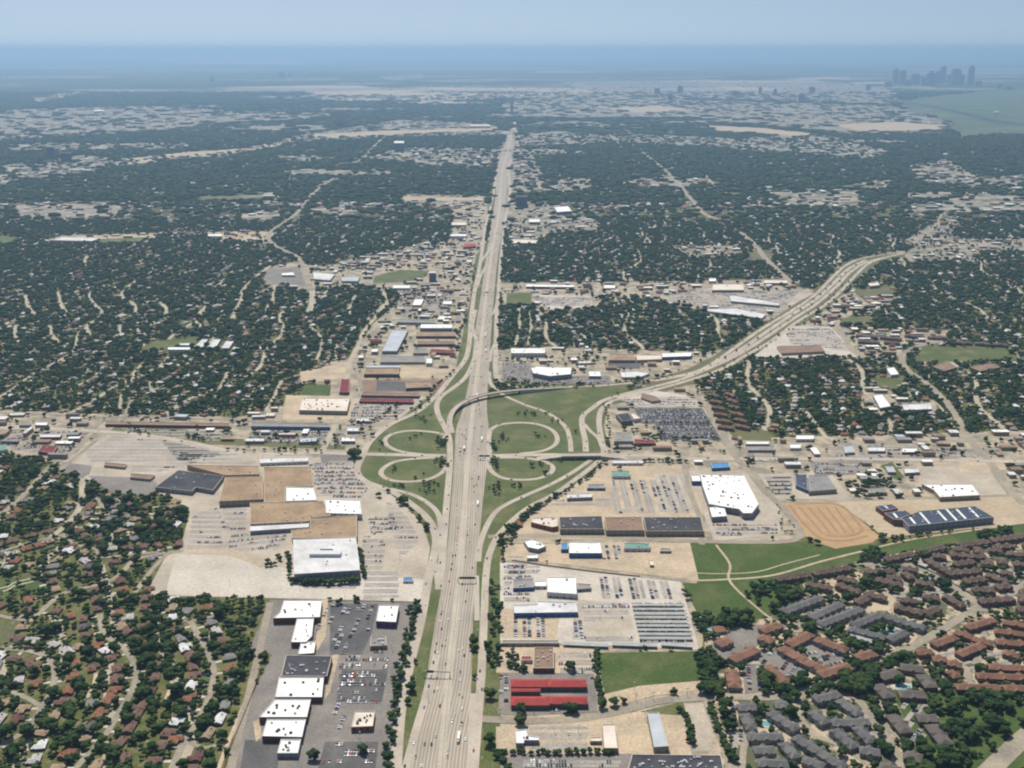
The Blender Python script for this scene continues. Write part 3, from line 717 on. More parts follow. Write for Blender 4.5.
for pts, w in MID: ribbon('street', pts, w * .95, .48, M['lane'], step=14)
ART = [
 ([(337, 176), (315, 192), (295, 215), (268, 236), (277, 247), (297, 257), (305, 270), (310, 290)], 20), ([(384, 137), (370, 150), (355, 162), (330, 166)], 26), ([(600, 125), (612, 137), (622, 148)], 26), ([(642, 152), (655, 162), (675, 180), (692, 200), (710, 217), (735, 223)], 22),
 ([(740, 232), (755, 245), (765, 258), (775, 268), (790, 282)], 22), ([(705, 175), (720, 190), (732, 195)], 14), ([(-200, 175), (0, 172), (110, 163)], 20), ([(505, 128), (570, 121), (600, 124), (700, 135), (830, 155), (890, 148)], 24),
 ([(770, 120), (800, 122), (870, 137), (950, 147)], 26), ([(240, 212), (300, 210), (360, 212)], 12), ([(480, 286), (560, 284), (640, 282), (712, 281), (790, 279), (840, 275)], 14), ([(300, 290), (350, 285), (420, 283), (480, 286)], 14), ([(950, 340), (915, 347), (902, 357), (907, 370), (925, 382), (940, 396), (955, 414), (966, 436), (985, 456), (1010, 490), (1024, 505)], 15),
 ([(846, 340), (856, 355), (880, 362), (902, 362)], 11), ([(838, 326), (845, 340), (862, 358)], 12), ([(910, 246), (935, 226), (945, 210), (960, 200), (975, 180)], 11), ([(880, 253), (930, 250), (1060, 244)], 16), ([(60, 470), (108, 431), (125, 415), (132, 400)], 9),
]
for pts, w in ART: ribbon('avenue', pts, w, 1.4 if pts[0][1] < 180 else .5, M['street'], step=40)
# cross street through the interchange, and the commercial streets
for pts, w in [([(-260, 432), (0, 428), (107, 432), (165, 438), (225, 450), (256, 454), (322, 453), (355, 454), (446, 456)], 15),
               ([(488, 456), (540, 455), (559, 455)], 15), ([(602, 455), (655, 456), (685, 459), (735, 459), (840, 459), (1040, 462), (1300, 464)], 15)]:
    ribbon('cross_street', pts, w, .52, M['ramp'], step=20, lanes=True)
for pts, w in [([(488, 537), (522, 536), (600, 537), (660, 540), (720, 542), (792, 541), (802, 536), (800, 530), (782, 507), (765, 492), (750, 473), (737, 459), (722, 432), (712, 415), (700, 400), (690, 390)], 12),
               ([(480, 719), (517, 721), (567, 720), (620, 712), (655, 702), (705, 698), (727, 697), (782, 697), (820, 687), (850, 683), (862, 671), (885, 656), (910, 648), (940, 631), (970, 613), (1000, 600), (1060, 560)], 12),
               ([(707, 698), (715, 721), (727, 751), (738, 790)], 12), ([(776, 502), (830, 501), (1060, 494)], 9), ([(864, 565), (911, 565), (942, 581), (973, 600), (985, 612)], 12), ([(800, 690), (800, 705), (802, 721), (820, 738), (840, 745), (870, 765)], 8),
               ([(840, 692), (855, 698), (875, 721), (895, 751), (905, 790)], 9), ([(985, 775), (1024, 738), (1060, 710)], 20), ([(740, 705), (745, 730), (742, 768), (745, 800)], 7),
               ([(800, 600), (850, 610), (880, 625)], 8), ([(830, 650), (800, 632), (805, 612)], 7), ([(990, 580), (1010, 600), (1024, 620)], 8), ([(940, 655), (965, 668), (970, 690)], 9), ([(975, 618), (985, 640), (975, 665)], 9), ([(880, 700), (890, 730), (915, 745)], 9),
               ([(702, 545), (700, 520), (690, 492), (684, 466)], 9), ([(686, 470), (684, 458)], 8), ([(355, 456), (352, 440), (372, 426)], 8), ([(-260, 415), (0, 413), (110, 417), (240, 420), (345, 424)], 8), ([(2, 455), (30, 440), (40, 415)], 8),
               ([(358, 425), (362, 395), (355, 362)], 8), ([(352, 362), (400, 361), (455, 364)], 8), ([(500, 560), (545, 566), (612, 574), (690, 582)], 5)]:
    ribbon('street', pts, w, .54, M['street'], step=14)
for pts, w in [([(690, 581), (720, 580), (770, 576), (820, 562), (860, 552), (910, 540), (976, 530), (1060, 518)], 4.5), ([(690, 573), (720, 574), (757, 572), (782, 565), (820, 555)], 2.6), ([(716, 545), (730, 565), (729, 580), (757, 608), (772, 620)], 3.6)]:
    ribbon('dirt_track', pts, w, .5, M['bare'])
ribbon('bare_earth_berm', [(183, 552), (210, 552), (233, 555), (255, 562), (264, 567)], 12, .52, M['bare'])

# ---- the motorway and the interchange
def band(name, rows, z, m):
    """carriageway given by its two edges at the same rows of the photograph"""
    L_ = catmull([(*G(xl, y)[:2], z) for y, xl, xr in rows], 30); n = len(L_)
    rows_y = [P(*p[:2])[1] for p in L_]
    ys_ = [r[0] for r in rows]
    order = np.argsort(ys_)
    Rr = catmull([(*G(xr, y)[:2], z) for y, xl, xr in rows], 30)
    ry = [P(*p[:2])[1] for p in Rr]; rx = [P(*p[:2])[0] for p in Rr]
    o = np.argsort(ry); V = []; U = []; F = []; acc = 0; K = 1
    edge = []
    for i in range(n):
        y = rows_y[i]; xr = np.interp(y, np.array(ry)[o], np.array(rx)[o])
        a = L_[i]; b = np.array((*G(xr, y)[:2], z)); edge.append((a, b))
    for i, (a, b) in enumerate(edge):
        if i: acc += float(np.linalg.norm(a - edge[i - 1][0]))
        V += [a, b]; w = float(np.linalg.norm(a - b)); U.append(((0, acc), (w, acc)))
    UV = []
    for i in range(n - 1):
        F.append((2 * i, 2 * i + 1, 2 * i + 3, 2 * i + 2)); UV += [U[i][0], U[i][1], U[i + 1][1], U[i + 1][0]]
        q = [P(*edge[i][0][:2]), P(*edge[i][1][:2]), P(*edge[i + 1][1][:2]), P(*edge[i + 1][0][:2])]
        raster(CLS, q, 1); raster(OCC, q, True)
    tag(mesh_obj(name, V, F, m, uvs=UV), kind='structure')
    return edge
MAIN = band('motorway', [(830, 398, 472), (768, 405, 471), (736, 411, 471), (700, 421, 471), (676, 427, 471.5), (650, 431, 472), (620, 436, 473), (592, 441, 475), (560, 446, 477), (532, 449, 480),
    (500, 451.5, 483), (475, 453.5, 486), (448, 455, 489), (430, 456, 489), (412, 462, 487), (400, 465, 487), (370, 471, 489), (332, 475, 491), (295, 481, 494), (257, 486, 498), (220, 491.5, 504), (200, 495, 506), (170, 497, 508), (150, 502, 513), (135, 506.5, 516), (129, 508, 518)], .66, M['road'])
ribbon('motorway', [(514, 130), (515, 122)], 30, 1.6, M['ramp'], step=200)
def centre_of(frac, y):   # a point on the mainline at a share of its width
    ys_ = [P(*a[:2])[1] for a, b in MAIN]; j = int(np.argmin(np.abs(np.array(ys_) - y))); a, b = MAIN[j]; return a + (b - a) * frac
med = [(437, 830), (441, 768), (447, 700), (451.5, 650), (457, 600), (460.5, 560), (463.5, 520), (466.5, 480), (470, 440), (474, 400), (479, 360), (483.5, 320), (488, 280), (493, 245), (498.5, 215), (502.5, 170), (508, 150), (511.5, 132)]
ribbon('median_shoulder', med, 8.5, .72, M['median'], step=25)
bl = catmull([G(*p) for p in med if p[1] > 230], 25)
buf = MBuf()
for i in range(len(bl) - 1):
    s0, s1 = sides([bl[i], bl[i + 1]], .8)
    V = [(*s0[0][:2], .7), (*s0[1][:2], .7), (*s1[1][:2], .7), (*s1[0][:2], .7)]; V += [(x, y, 1.9) for x, y, _ in V]
    buf.add(V, [(0, 3, 7, 4), (1, 5, 6, 2), (4, 7, 6, 5)])
tag(buf.build('median_barrier', [M['barrier']]), 'long concrete barrier down the middle of the wide motorway', 'barrier')
for rows in ([(476.5, 576), (476.8, 600), (477, 621)], [(473, 694), (471.5, 730), (471, 768), (470, 820)]):
    ribbon('pale_shoulder', rows, 7, .70, M['median'])

RAMPS = [
 ([(486, 225), (479, 270), (474, 295), (471, 320), (469, 345), (465, 360), (453, 375), (437, 395), (417, 412), (390, 425), (370, 442), (363, 455), (357, 472), (365, 481), (390, 491), (415, 507), (430, 522), (436, 540), (433, 560), (429, 576), (421, 620), (409, 668), (401, 708), (396, 768), (393, 810)], 12),
 ([(506, 215), (501, 257), (499, 285), (496.5, 320), (496, 345), (495.5, 370), (499, 381), (512, 386), (540, 387.5), (567, 387), (605, 385.5), (655, 380), (695, 372), (715, 362), (736, 347), (765, 327), (790, 312), (815, 295), (830, 280), (845, 266), (860, 259), (880, 255), (905, 252)], 11),
 ([(494, 190), (491, 205), (486, 225)], 12), ([(508, 170), (510, 190), (508, 205), (506, 215)], 12), ([(503, 140), (498, 160), (494, 190)], 12), ([(517, 138), (514, 152), (508, 170)], 12),
 # diagonal carriageways
 ([(590, 410), (605, 400), (642, 390), (680, 380), (705, 370), (736, 356), (765, 338), (790, 321), (815, 305), (835, 288), (852, 271), (868, 262), (905, 253)], 12),
 ([(612, 401), (640, 394), (684, 382), (722, 369), (745, 356), (770, 342), (797, 322), (825, 305), (842, 290), (855, 276), (872, 262), (895, 255)], 11),
 ([(654, 381), (690, 374), (715, 364), (740, 350), (765, 333), (790, 316), (815, 300), (833, 284), (850, 268), (866, 260)], 13),
 ([(612, 401), (602, 409), (599, 420), (601, 437), (604, 452), (603, 458)], 11),
 ([(590, 410), (583, 416), (582, 425), (585, 440), (586, 452)], 11), ([(584, 424), (590, 431), (598, 438), (602, 447)], 8),
 ([(489, 372), (490, 382), (496, 390), (505, 396), (525, 405), (545, 412), (558, 420), (566, 428), (570, 440), (571, 452)], 9),
 # loops
 ([(489, 450), (489, 436), (492, 429), (500, 425), (517, 423), (535, 424), (550, 429), (557, 437), (555, 445), (543, 451), (520, 454)], 9),
 ([(490, 450), (488.5, 460), (491, 471), (502, 478), (517, 480), (537, 479), (551, 473), (552, 466), (542, 461), (520, 458), (500, 458)], 9),
 ([(445, 440), (441, 434), (430, 432), (410, 431), (393, 434), (385, 440), (389, 447), (402, 452), (425, 455)], 9),
 ([(435, 458), (415, 459), (395, 462), (383, 469), (381, 474), (389, 480), (410, 482), (430, 479), (444, 471), (448, 460)], 9),
 # collector on the west side, and the ramp that feeds it
 ([(477, 345), (474, 360), (465, 378), (452, 389), (442, 396), (437, 404), (438, 414), (444, 426), (449, 438), (450, 452), (449.5, 470), (447, 500), (444.5, 530), (442, 560), (439, 590)], 11),
 ([(390, 489), (402, 492), (415, 496), (430, 505), (438, 514), (441, 530), (441, 550)], 9),
 # ramps on the east side
 ([(478, 562), (480, 545), (486, 528), (496, 512), (508, 504), (525, 496), (550, 485), (572, 473), (587, 463), (596, 457)], 9),
 ([(603, 457), (592, 467), (575, 480), (555, 494), (530, 507), (512, 521), (497, 538), (489, 556), (486, 576), (484, 620), (481, 680), (477, 730), (474, 768), (471, 820)], 10),
 ([(433, 560), (437, 575), (439, 590)], 9), ([(400, 792), (414, 738), (428, 690), (437, 655)], 9),
 ([(476, 310), (472, 328), (470, 345)], 8), ([(489, 262), (481, 275), (477, 288)], 9), ([(497, 340), (492, 350), (490, 362)], 7), ([(500, 290), (496, 306), (493, 315)], 7),
 ([(496, 235), (489, 250), (481, 262)], 9), ([(478, 345), (473, 330), (473, 310)], 8),
]
for k, (pts, w) in enumerate(RAMPS): ribbon('frontage_road' if k < 2 else 'ramp', pts, w, .56 + .006 * k, M['ramp'], step=9, lanes=True)

# ================================================================ BUILDINGS
# (name, label, category, roof corners in the photo, height, roof, wall, roof units)
BL = [
 ('department_store', 'department store with black roof at the west end of the mall', 'store', [(178, 470), (224, 476), (213, 490), (196, 487), (192, 491), (155, 487)], 8, 'blackroof', 'wall_grey', 10),
 ('mall_wing', 'mall wing with long tan strip roof behind the black-roofed store', 'mall', [(187, 465), (259, 466), (259, 474), (225, 475)], 9, 'tanroof', 'wall_tan', 3),
 ('department_store', 'tan and grey roofed anchor store in the middle of the mall', 'store', [(225, 477), (263, 476), (263, 499), (219, 501)], 11, 'tanroof', 'wall_tan', 2),
 ('mall_wing', 'brown roofed mall wing north of the small white mall roof', 'mall', [(263.5, 467), (312, 467), (313, 486), (285.5, 487), (285.5, 502), (264, 502)], 9.1, 'tanroof', 'wall_tan', 5),
 ('mall_wing', 'small white roof with dark box set in the brown mall roofs', 'mall', [(286, 487), (313.5, 487), (317, 500), (286, 501)], 10.5, 'white', 'wall_white', 4),
 ('mall_wing', 'broad tan mall concourse roof south of the anchor store', 'mall', [(250, 502.5), (323, 501), (331, 515.5), (310, 517.5), (309, 521), (250, 524)], 9.3, 'tanroof', 'wall_tan', 4),
 ('mall_wing', 'pale grey low mall front above the inner car park', 'mall', [(250, 525), (309, 521), (309, 527), (250, 531)], 7, 'pale', 'wall_grey', 1),
 ('mall_wing', 'tan mall roof between the white store and the large pale store', 'mall', [(310, 518), (357, 515), (357, 537), (292, 538), (291, 530), (310, 527.5)], 9.5, 'tanroof', 'wall_tan', 5),
 ('department_store', 'bright white square roofed store on the east side of the mall', 'store', [(325, 499), (360, 500), (362, 514), (326, 513)], 10, 'white', 'wall_white', 6),
 ('department_store', 'largest pale roofed mall store ringed by dark trees', 'store', [(293, 539), (356, 537), (360, 570), (294, 574)], 14, 'pale', 'wall_grey', 5),
 ('mall_wing', 'narrow white roofed block on the north edge of the mall', 'mall', [(259, 458), (308, 457), (308, 461), (260, 463)], 6, 'pale', 'wall_white', 2),
 ('penthouse', 'grey plant room on the roof of the largest pale store', 'plant room', None, 0, '', '', 0),
 ('outbuilding', 'long low brown hut in the north west mall car park', 'shed', [(104, 462), (127, 464), (125, 467), (104, 465)], 5, 'brownroof', 'wall_tan', 0),
 ('outbuilding', 'low brown hut beside the cars west of the mall', 'shed', [(130, 473), (155, 475), (150, 479), (130, 477)], 5, 'brownroof', 'wall_tan', 0),
 # strip mall
 ('strip_store', 'topmost white roofed strip store with the red base', 'store', [(284, 600), (322, 600), (320, 617), (273, 618), (280, 612)], 9, 'white', 'wall_red', 6),
 ('strip_store', 'white strip store with a red corner below the topmost one', 'store', [(297, 618), (314, 618), (312, 636), (306, 642), (291, 642)], 8, 'white', 'wall_red', 4),
 ('strip_store', 'small white strip store above the black roofed one', 'store', [(301, 642), (316, 641), (314, 653), (298, 654)], 7, 'white', 'wall_tan', 2),
 ('strip_store', 'black roofed strip store dotted with white vents', 'store', [(286, 655), (332, 656), (327, 676), (281, 676)], 9, 'blackroof', 'wall_purple', 16),
 ('strip_store', 'white strip store just below the black roofed one', 'store', [(279, 677), (324, 677), (322, 697), (275, 697)], 8, 'white', 'wall_red', 6),
 ('strip_store', 'white strip store second below the black roofed one', 'store', [(275, 699), (311, 699), (307, 717), (259, 717)], 8.5, 'white', 'wall_red', 7),
 ('strip_store', 'white strip store third below the black roofed one', 'store', [(267, 719), (306, 719), (302, 737), (262, 736)], 8, 'white', 'wall_red', 6),
 ('strip_store', 'smallest white strip store at the bottom end of the row', 'store', [(281, 739), (301, 739), (298, 753), (277, 753)], 7, 'white', 'wall_grey', 6),
 ('strip_store', 'freestanding white store with purple wall beside the frontage trees', 'store', [(379, 605), (399, 605), (396, 622), (376, 621)], 9, 'white', 'wall_purple', 3),
 ('restaurant', 'small grey restaurant in the dark strip mall car park', 'restaurant', [(371, 636), (386, 636), (387, 645), (370, 646)], 6, 'greyroof', 'wall_tan', 5),
 ('restaurant', 'cream restaurant with orange side roof in the strip mall car park', 'restaurant', [(355, 711), (375, 711), (373, 726), (351, 727)], 7, 'palewarm', 'wall_orange', 7),
 ('storage_unit', 'blue roofed trailer-sized block in the mall car park corner', 'shed', [(403, 577), (413, 577), (413, 581), (403, 581)], 4, 'blueroof', 'wall_white', 0),
 # east side shopping centre
 ('showroom', 'cream roofed building with orange brick walls by the bending frontage road', 'store', [(532, 518), (557, 517), (558, 526), (552, 527), (531, 522)], 8, 'palewarm', 'wall_orange', 4),
 ('retail_block', 'western black roofed block of the long retail row', 'store', [(559, 517), (602, 516), (604, 529), (560, 529)], 9, 'blackroof', 'wall_tan', 8),
 ('retail_block', 'brown roofed block between the two black roofed retail blocks', 'store', [(604.5, 517), (642, 517), (644, 530), (606, 530)], 9.5, 'brownroof', 'wall_tan', 5),
 ('retail_block', 'eastern black roofed block of the long retail row', 'store', [(643.5, 517), (701, 517), (704, 531), (646, 531)], 9, 'blackroof', 'wall_tan', 10),
 ('big_box_store', 'huge white roofed warehouse store above the dirt oval', 'warehouse store', [(700, 474), (744, 475), (759, 504), (752, 513), (743, 513), (739, 509), (709, 504), (703, 487)], 11, 'white', 'wall_grey', 26),
 ('store_annex', 'small white dock annex at the west corner of the huge white store', 'store', [(691, 475), (699.3, 475), (701, 481), (692, 481)], 8, 'white', 'wall_blue', 0),
 ('store_annex', 'white roofed green-walled annex of the huge white store', 'store', [(709, 507), (724, 506), (727, 516), (712, 517)], 9, 'white', 'wall_grey', 2),
 ('shop_row', 'low pale shop row just south of the cross street east of the ramps', 'shop', [(613, 460), (643, 460), (643, 463), (612, 463)], 5, 'pale', 'wall_white', 2),
 ('shop', 'small green roofed shop facing the tan car park', 'shop', [(611, 471), (630, 471), (630, 476), (612, 476)], 6, 'greenroof', 'wall_white', 1),
 ('shop', 'grey roofed shop with dark front below the frontage road bend', 'shop', [(567, 494), (592, 493), (592, 497), (567, 498)], 6, 'pale', 'wall_grey', 2),
 ('shop', 'low dark grey shop between the tree row and green roofed shop', 'shop', [(588, 484), (605, 484), (605, 488), (587, 488)], 5, 'greyroof', 'wall_blue', 1),
 ('auto_shop', 'long white roofed workshop with a blue gable end', 'workshop', [(569, 542), (600, 542), (602, 553), (569, 553)], 8, 'white', 'wall_blue', 2),
 ('auto_shop', 'small blue roofed block joined to the white workshop', 'workshop', [(561, 543), (568, 543), (568, 549), (561, 549)], 6, 'blueroof', 'wall_blue', 0),
 ('shop', 'long pale green roofed shop on the tan lot', 'shop', [(624, 543), (650, 543), (650, 548), (624, 548)], 6, 'greenroof', 'wall_white', 3),
 ('shed', 'small grey shed alone on the tan lot', 'shed', [(660, 548), (671, 548), (671, 551), (660, 551)], 4, 'greyroof', 'wall_tan', 0),
 ('shed', 'tiny pale hut south of the small grey shed', 'shed', [(649, 560), (653, 560), (654, 565), (650, 565)], 4, 'palewarm', 'wall_tan', 0),
 ('restaurant', 'white angular restaurant near the frontage road trees', 'restaurant', [(524, 541), (532, 539), (541, 542), (546, 546), (538, 549), (528, 547)], 7, 'white', 'wall_grey', 2),
 ('kiosk', 'small white kiosk south of the angular white restaurant', 'kiosk', [(527, 555), (538, 554), (538, 558), (527, 558)], 4.5, 'white', 'wall_white', 0),
 ('car_showroom', 'tallest bright white car dealership hall', 'car dealership', [(547, 577), (576, 577), (577, 594), (547, 592)], 8, 'white', 'wall_white', 1),
 ('car_showroom', 'low grey dealership wing west of the bright white hall', 'car dealership', [(513, 580), (534, 578), (534, 587), (513, 588)], 6, 'greyroof', 'wall_blue', 3),
 ('car_showroom', 'narrow white link between grey wing and bright white hall', 'car dealership', [(534.5, 581), (546.5, 581), (546.5, 586), (534.5, 586)], 5, 'white', 'wall_white', 0),
 ('car_showroom', 'grey annex on the east side of the bright white hall', 'car dealership', [(577.5, 583), (591, 584), (591, 588), (577.5, 589)], 5, 'greyroof', 'wall_grey', 0),
 ('car_showroom', 'long pale grey dealership building with blue corner', 'car dealership', [(513, 605), (537, 604), (537, 601), (576, 602), (578, 612), (514, 613)], 7, 'pale', 'wall_blue', 4),
 ('wall_building', 'long narrow brown storage row below the dealership cars', 'storage row', [(502, 640), (559, 640), (559, 643), (502, 643)], 5, 'greyroof', 'wall_tan', 0),
 ('store', 'square brown-grey roofed store north of the red roofed motel', 'store', [(534, 647), (554, 647), (554, 668), (533, 668)], 7, 'brownroof', 'wall_red', 7),
 ('canopy', 'small red canopy west of the brown-grey store', 'canopy', [(521, 656), (532, 656), (532, 660), (521, 660)], 5, 'redroof', 'wall_white', 0),
 ('shop', 'white L-shaped shop on the tan ground south of the motel', 'shop', [(515, 730), (526, 729), (528, 735), (539, 737), (539, 740), (524, 740), (524, 743), (516, 743)], 6, 'white', 'wall_grey', 2),
 ('warehouse', 'beige warehouse with a west lean-to south of the street', 'warehouse', [(602, 724), (615, 724), (618, 748), (604, 748)], 7, 'palewarm', 'wall_tan', 0),
 ('shed', 'lean-to shed on the west side of the beige warehouse', 'shed', [(590, 737), (601.5, 737), (601.5, 741), (590, 741)], 4.5, 'palewarm', 'wall_tan', 0),
 ('warehouse', 'long pale blue steel warehouse on the tan lot', 'warehouse', [(647, 712), (659, 712), (669, 746), (654, 747)], 8, 'steelroof', 'wall_grey', 0),
 ('warehouse', 'broad black roof with many white vents at the bottom edge', 'warehouse', [(632, 754), (721, 755), (728, 790), (622, 790)], 10, 'blackroof', 'wall_tan', 60),
 # east, beyond
 ('school', 'new school with dark blue roof, westmost small block', 'school', [(876, 506), (892, 504), (898, 508), (883, 511)], 9, 'solar', 'wall_red', 2),
 ('school', 'new school with dark blue roof, middle block', 'school', [(884, 513), (905, 510), (915, 516), (902, 520), (893, 519)], 11, 'solar', 'wall_red', 3),
 ('school', 'new school with dark blue roof, longest block', 'school', [(901, 518), (919, 511), (975, 506), (994, 517), (909, 526)], 11, 'solar', 'wall_grey', 12),
 ('store', 'white stepped roof store right of the grey lots', 'store', [(922, 484), (972, 484), (980, 495), (940, 497), (934, 490)], 8, 'white', 'wall_tan', 9),
 ('store', 'grey square roof store with the navy corner', 'store', [(808, 475), (828, 475), (837, 489), (809, 491)], 8, 'greyroof', 'wall_tan', 2),
 ('store', 'navy roofed corner block of the grey square store', 'store', [(795, 475), (807, 474), (808, 490), (796, 485)], 7, 'solar', 'wall_blue', 2),
 ('shop', 'grey roof clubhouse among trees west of the white stepped store', 'hall', [(868, 488), (885, 487), (887, 492), (869, 493)], 6, 'greyroof', 'wall_tan', 0),
 ('shop', 'blue roofed shop beside the huge white store', 'shop', [(711, 463), (729, 462), (730, 467), (712, 468)], 6, 'blueroof', 'wall_blue', 1),
 ('shop', 'red edged long shop north of the cross street', 'shop', [(746, 441), (769, 441), (769, 444), (746, 444)], 5, 'white', 'wall_red', 0),
 ('shop', 'long slate shop just below the red edged one', 'shop', [(747, 446), (775, 446), (775, 450), (748, 450)], 5, 'greyroof', 'wall_grey', 0),
 ('shop', 'white shop roof at the foot of the north road right of centre', 'shop', [(796, 435), (814, 435), (814, 439), (796, 439)], 6, 'white', 'wall_white', 0),
 ('shop', 'smaller white shop roof left of the grey depot', 'shop', [(790, 444), (801, 444), (801, 448), (790, 448)], 5, 'white', 'wall_white', 0),
 ('shop', 'white roofed shop with dark side on the commercial street', 'shop', [(868, 447), (885, 447), (885, 451), (868, 451)], 5, 'pale', 'wall_grey', 1),
 ('shop', 'white over brown shop second from the right on the commercial street', 'shop', [(902, 448), (917, 448), (917, 452), (902, 452)], 5, 'white', 'wall_orange', 1),
 ('shop', 'pale shop with blue corner left of the grey parking court', 'shop', [(843, 446), (852, 445), (855, 452), (845, 453)], 5, 'steelroof', 'wall_grey', 1),
 ('shop', 'narrow pale shop beside the dirt yard on the commercial street', 'shop', [(885, 466), (893, 466), (896, 472), (888, 472)], 5, 'steelroof', 'wall_grey', 0),
 ('shop', 'pale block in front of the tan yard on the commercial street', 'shop', [(904, 468), (918, 468), (920, 472), (905, 473)], 5, 'pale', 'wall_grey', 0),
 ('church_hall', 'slanted white roofed hall beside the small wood', 'hall', [(873, 395), (882, 394), (891, 406), (880, 408)], 7, 'white', 'wall_grey', 0),
 ('church_hall', 'long white roofed hall right of the slanted one', 'hall', [(902, 404), (930, 403), (932, 409), (904, 410)], 7, 'pale', 'wall_grey', 2),
 ('church', 'small white church between green field and trees', 'church', [(886, 368), (894, 367), (899, 374), (891, 375)], 7, 'white', 'wall_white', 0),
 ('school_wing', 'brown roofed school wing south of the sports field, western', 'school', [(932, 366), (948, 361), (957, 367), (944, 371)], 6, 'brownroof', 'wall_red', 2),
 ('school_wing', 'brown roofed school wing south of the sports field, eastern', 'school', [(970, 367), (990, 363), (1000, 367), (980, 371)], 6, 'brownroof', 'wall_red', 2),
 ('office', 'grey purple roofed office below the dark car parks', 'office', [(615, 432), (632, 433), (633, 441), (614, 441)], 8, 'greyroof', 'wall_tan', 3),
 ('office', 'long rust roofed office wing beside the grey purple one', 'office', [(634, 439), (655, 440), (656, 443), (634, 443)], 6, 'maroon', 'wall_red', 1),
 ('office', 'black glass angled office with white canopy', 'office', [(616, 414), (629, 413), (633, 420), (622, 421)], 10, 'blackroof', 'wall_tower', 2),
 ('office', 'white canopy roof at the black glass office', 'office', [(630, 413), (634, 413), (641, 418), (634, 419)], 8, 'palewarm', 'wall_white', 0),
 ('office', 'brown roofed office left of the first dark car park', 'office', [(641, 393), (655, 396), (661, 400), (652, 401), (641, 397)], 6, 'brownroof', 'wall_tan', 0),
 # north side of interchange, east
 ('warehouse', 'white ribbed roof warehouse nearest the motorway above the interchange', 'warehouse', [(511, 348), (545, 348), (545, 353), (511, 353)], 10, 'white', 'wall_white', 5),
 ('hotel', 'white many-gabled hotel above the interchange grass', 'hotel', [(531, 368), (538, 366), (550, 367), (571, 367), (571, 374), (550, 376), (533, 373)], 11, 'white', 'wall_grey', 6),
 ('shop', 'white block right of the many-gabled hotel', 'shop', [(589, 371), (600, 371), (601, 376), (589, 376)], 7, 'white', 'wall_grey', 1),
 ('warehouse', 'tan flat roof warehouse behind the dark lot', 'warehouse', [(609, 354), (635, 354), (635, 360), (609, 360)], 7, 'tanroof', 'wall_tan', 4),
 ('warehouse', 'beige long roof right of the tan flat roof', 'warehouse', [(636, 355), (661, 355), (662, 359), (637, 360)], 7, 'palewarm', 'wall_tan', 1),
 ('warehouse', 'pale blue white warehouse near the diagonal highway', 'warehouse', [(662, 353), (692, 352), (691, 356), (662, 357)], 8, 'white', 'wall_blue', 1),
 ('shop', 'pale slab shop between lots below the blue white warehouse', 'shop', [(620, 372), (636, 371), (650, 373), (640, 377), (622, 377)], 6, 'pale', 'wall_white', 1),
 ('store', 'long white and red roofed store facing the upper avenue', 'store', [(526, 284), (574, 285), (574, 287), (526, 286.5)], 7, 'white', 'wall_red', 1),
 ('store', 'small bright white roof on the upper avenue', 'store', [(604, 285), (615, 285), (615, 288), (604, 288)], 7, 'white', 'wall_white', 0),
 ('store', 'white cube store at the corner left of the tan roof', 'store', [(709, 278), (716, 278), (716, 281), (709, 281)], 8, 'white', 'wall_white', 0),
 ('store', 'tan flat supermarket roof in the upper shopping centre', 'store', [(713, 284), (743, 284), (744, 290), (712, 290)], 8, 'palewarm', 'wall_tan', 1),
 ('store', 'long slanted grey shop row in the upper shopping centre', 'shop', [(729, 296), (732, 295), (780, 303), (779, 305.5), (731, 301)], 7, 'pale', 'wall_grey', 1),
 ('store', 'lower long white shop row of the upper shopping centre', 'shop', [(707, 309), (735, 308), (766, 314), (762, 318), (708, 311)], 7, 'pale', 'wall_white', 1),
 ('store', 'pale roofed store along the top of the upper shopping centre', 'store', [(764, 280), (787, 280), (788, 283), (764, 283)], 7, 'palewarm', 'wall_tan', 0),
 ('store', 'red brown flat roof on the pale triangular lot', 'store', [(777, 346), (821, 345), (825, 351), (782, 353)], 7, 'brownroof', 'wall_tan', 2),
 ('office', 'small angular pale block right of the diagonal highway', 'office', [(868, 283), (878, 282), (880, 285), (870, 286)], 9, 'palewarm', 'wall_tan', 0),
 # north side, west
 ('warehouse', 'long pale blue grey warehouse slanting beside the suburb', 'warehouse', [(392, 330), (408, 330), (397, 351), (382, 351)], 8, 'steelroof', 'wall_grey', 0),
 ('warehouse', 'white roofed warehouse west of the motorway frontage', 'warehouse', [(421, 324), (452, 324), (452, 328), (420, 328)], 9, 'white', 'wall_grey', 3),
 ('warehouse', 'dark shaded long shed above the slanting warehouse', 'warehouse', [(397, 319), (436, 320), (436, 323), (397, 322)], 7, 'greyroof', 'wall_grey', 0),
 ('warehouse', 'long brown roof below the white roofed warehouse', 'warehouse', [(416, 332), (455, 332), (456, 336), (416, 336)], 7, 'tanroof', 'wall_red', 1),
 ('warehouse', 'second long brown roof below the white roofed warehouse', 'warehouse', [(417, 341), (455, 341), (455, 344), (417, 344)], 7, 'brownroof', 'wall_red', 1),
 ('warehouse', 'third long brown roof below the white roofed warehouse', 'warehouse', [(430, 349), (455, 350), (455, 353), (430, 352)], 7, 'maroon', 'wall_red', 0),
 ('warehouse', 'small dark roof left of the third long brown one', 'warehouse', [(413, 349), (428, 349), (428, 353), (413, 353)], 6, 'greyroof', 'wall_tan', 0),
 ('warehouse', 'long pale grey roof just north of the tan pad', 'warehouse', [(380, 356), (425, 356), (425, 362), (380, 362)], 6, 'greyroof', 'wall_tan', 0),
 ('warehouse', 'white corner block at the end of the pale grey roof', 'warehouse', [(426, 358), (432, 358), (432, 363), (426, 363)], 8, 'white', 'wall_white', 0),
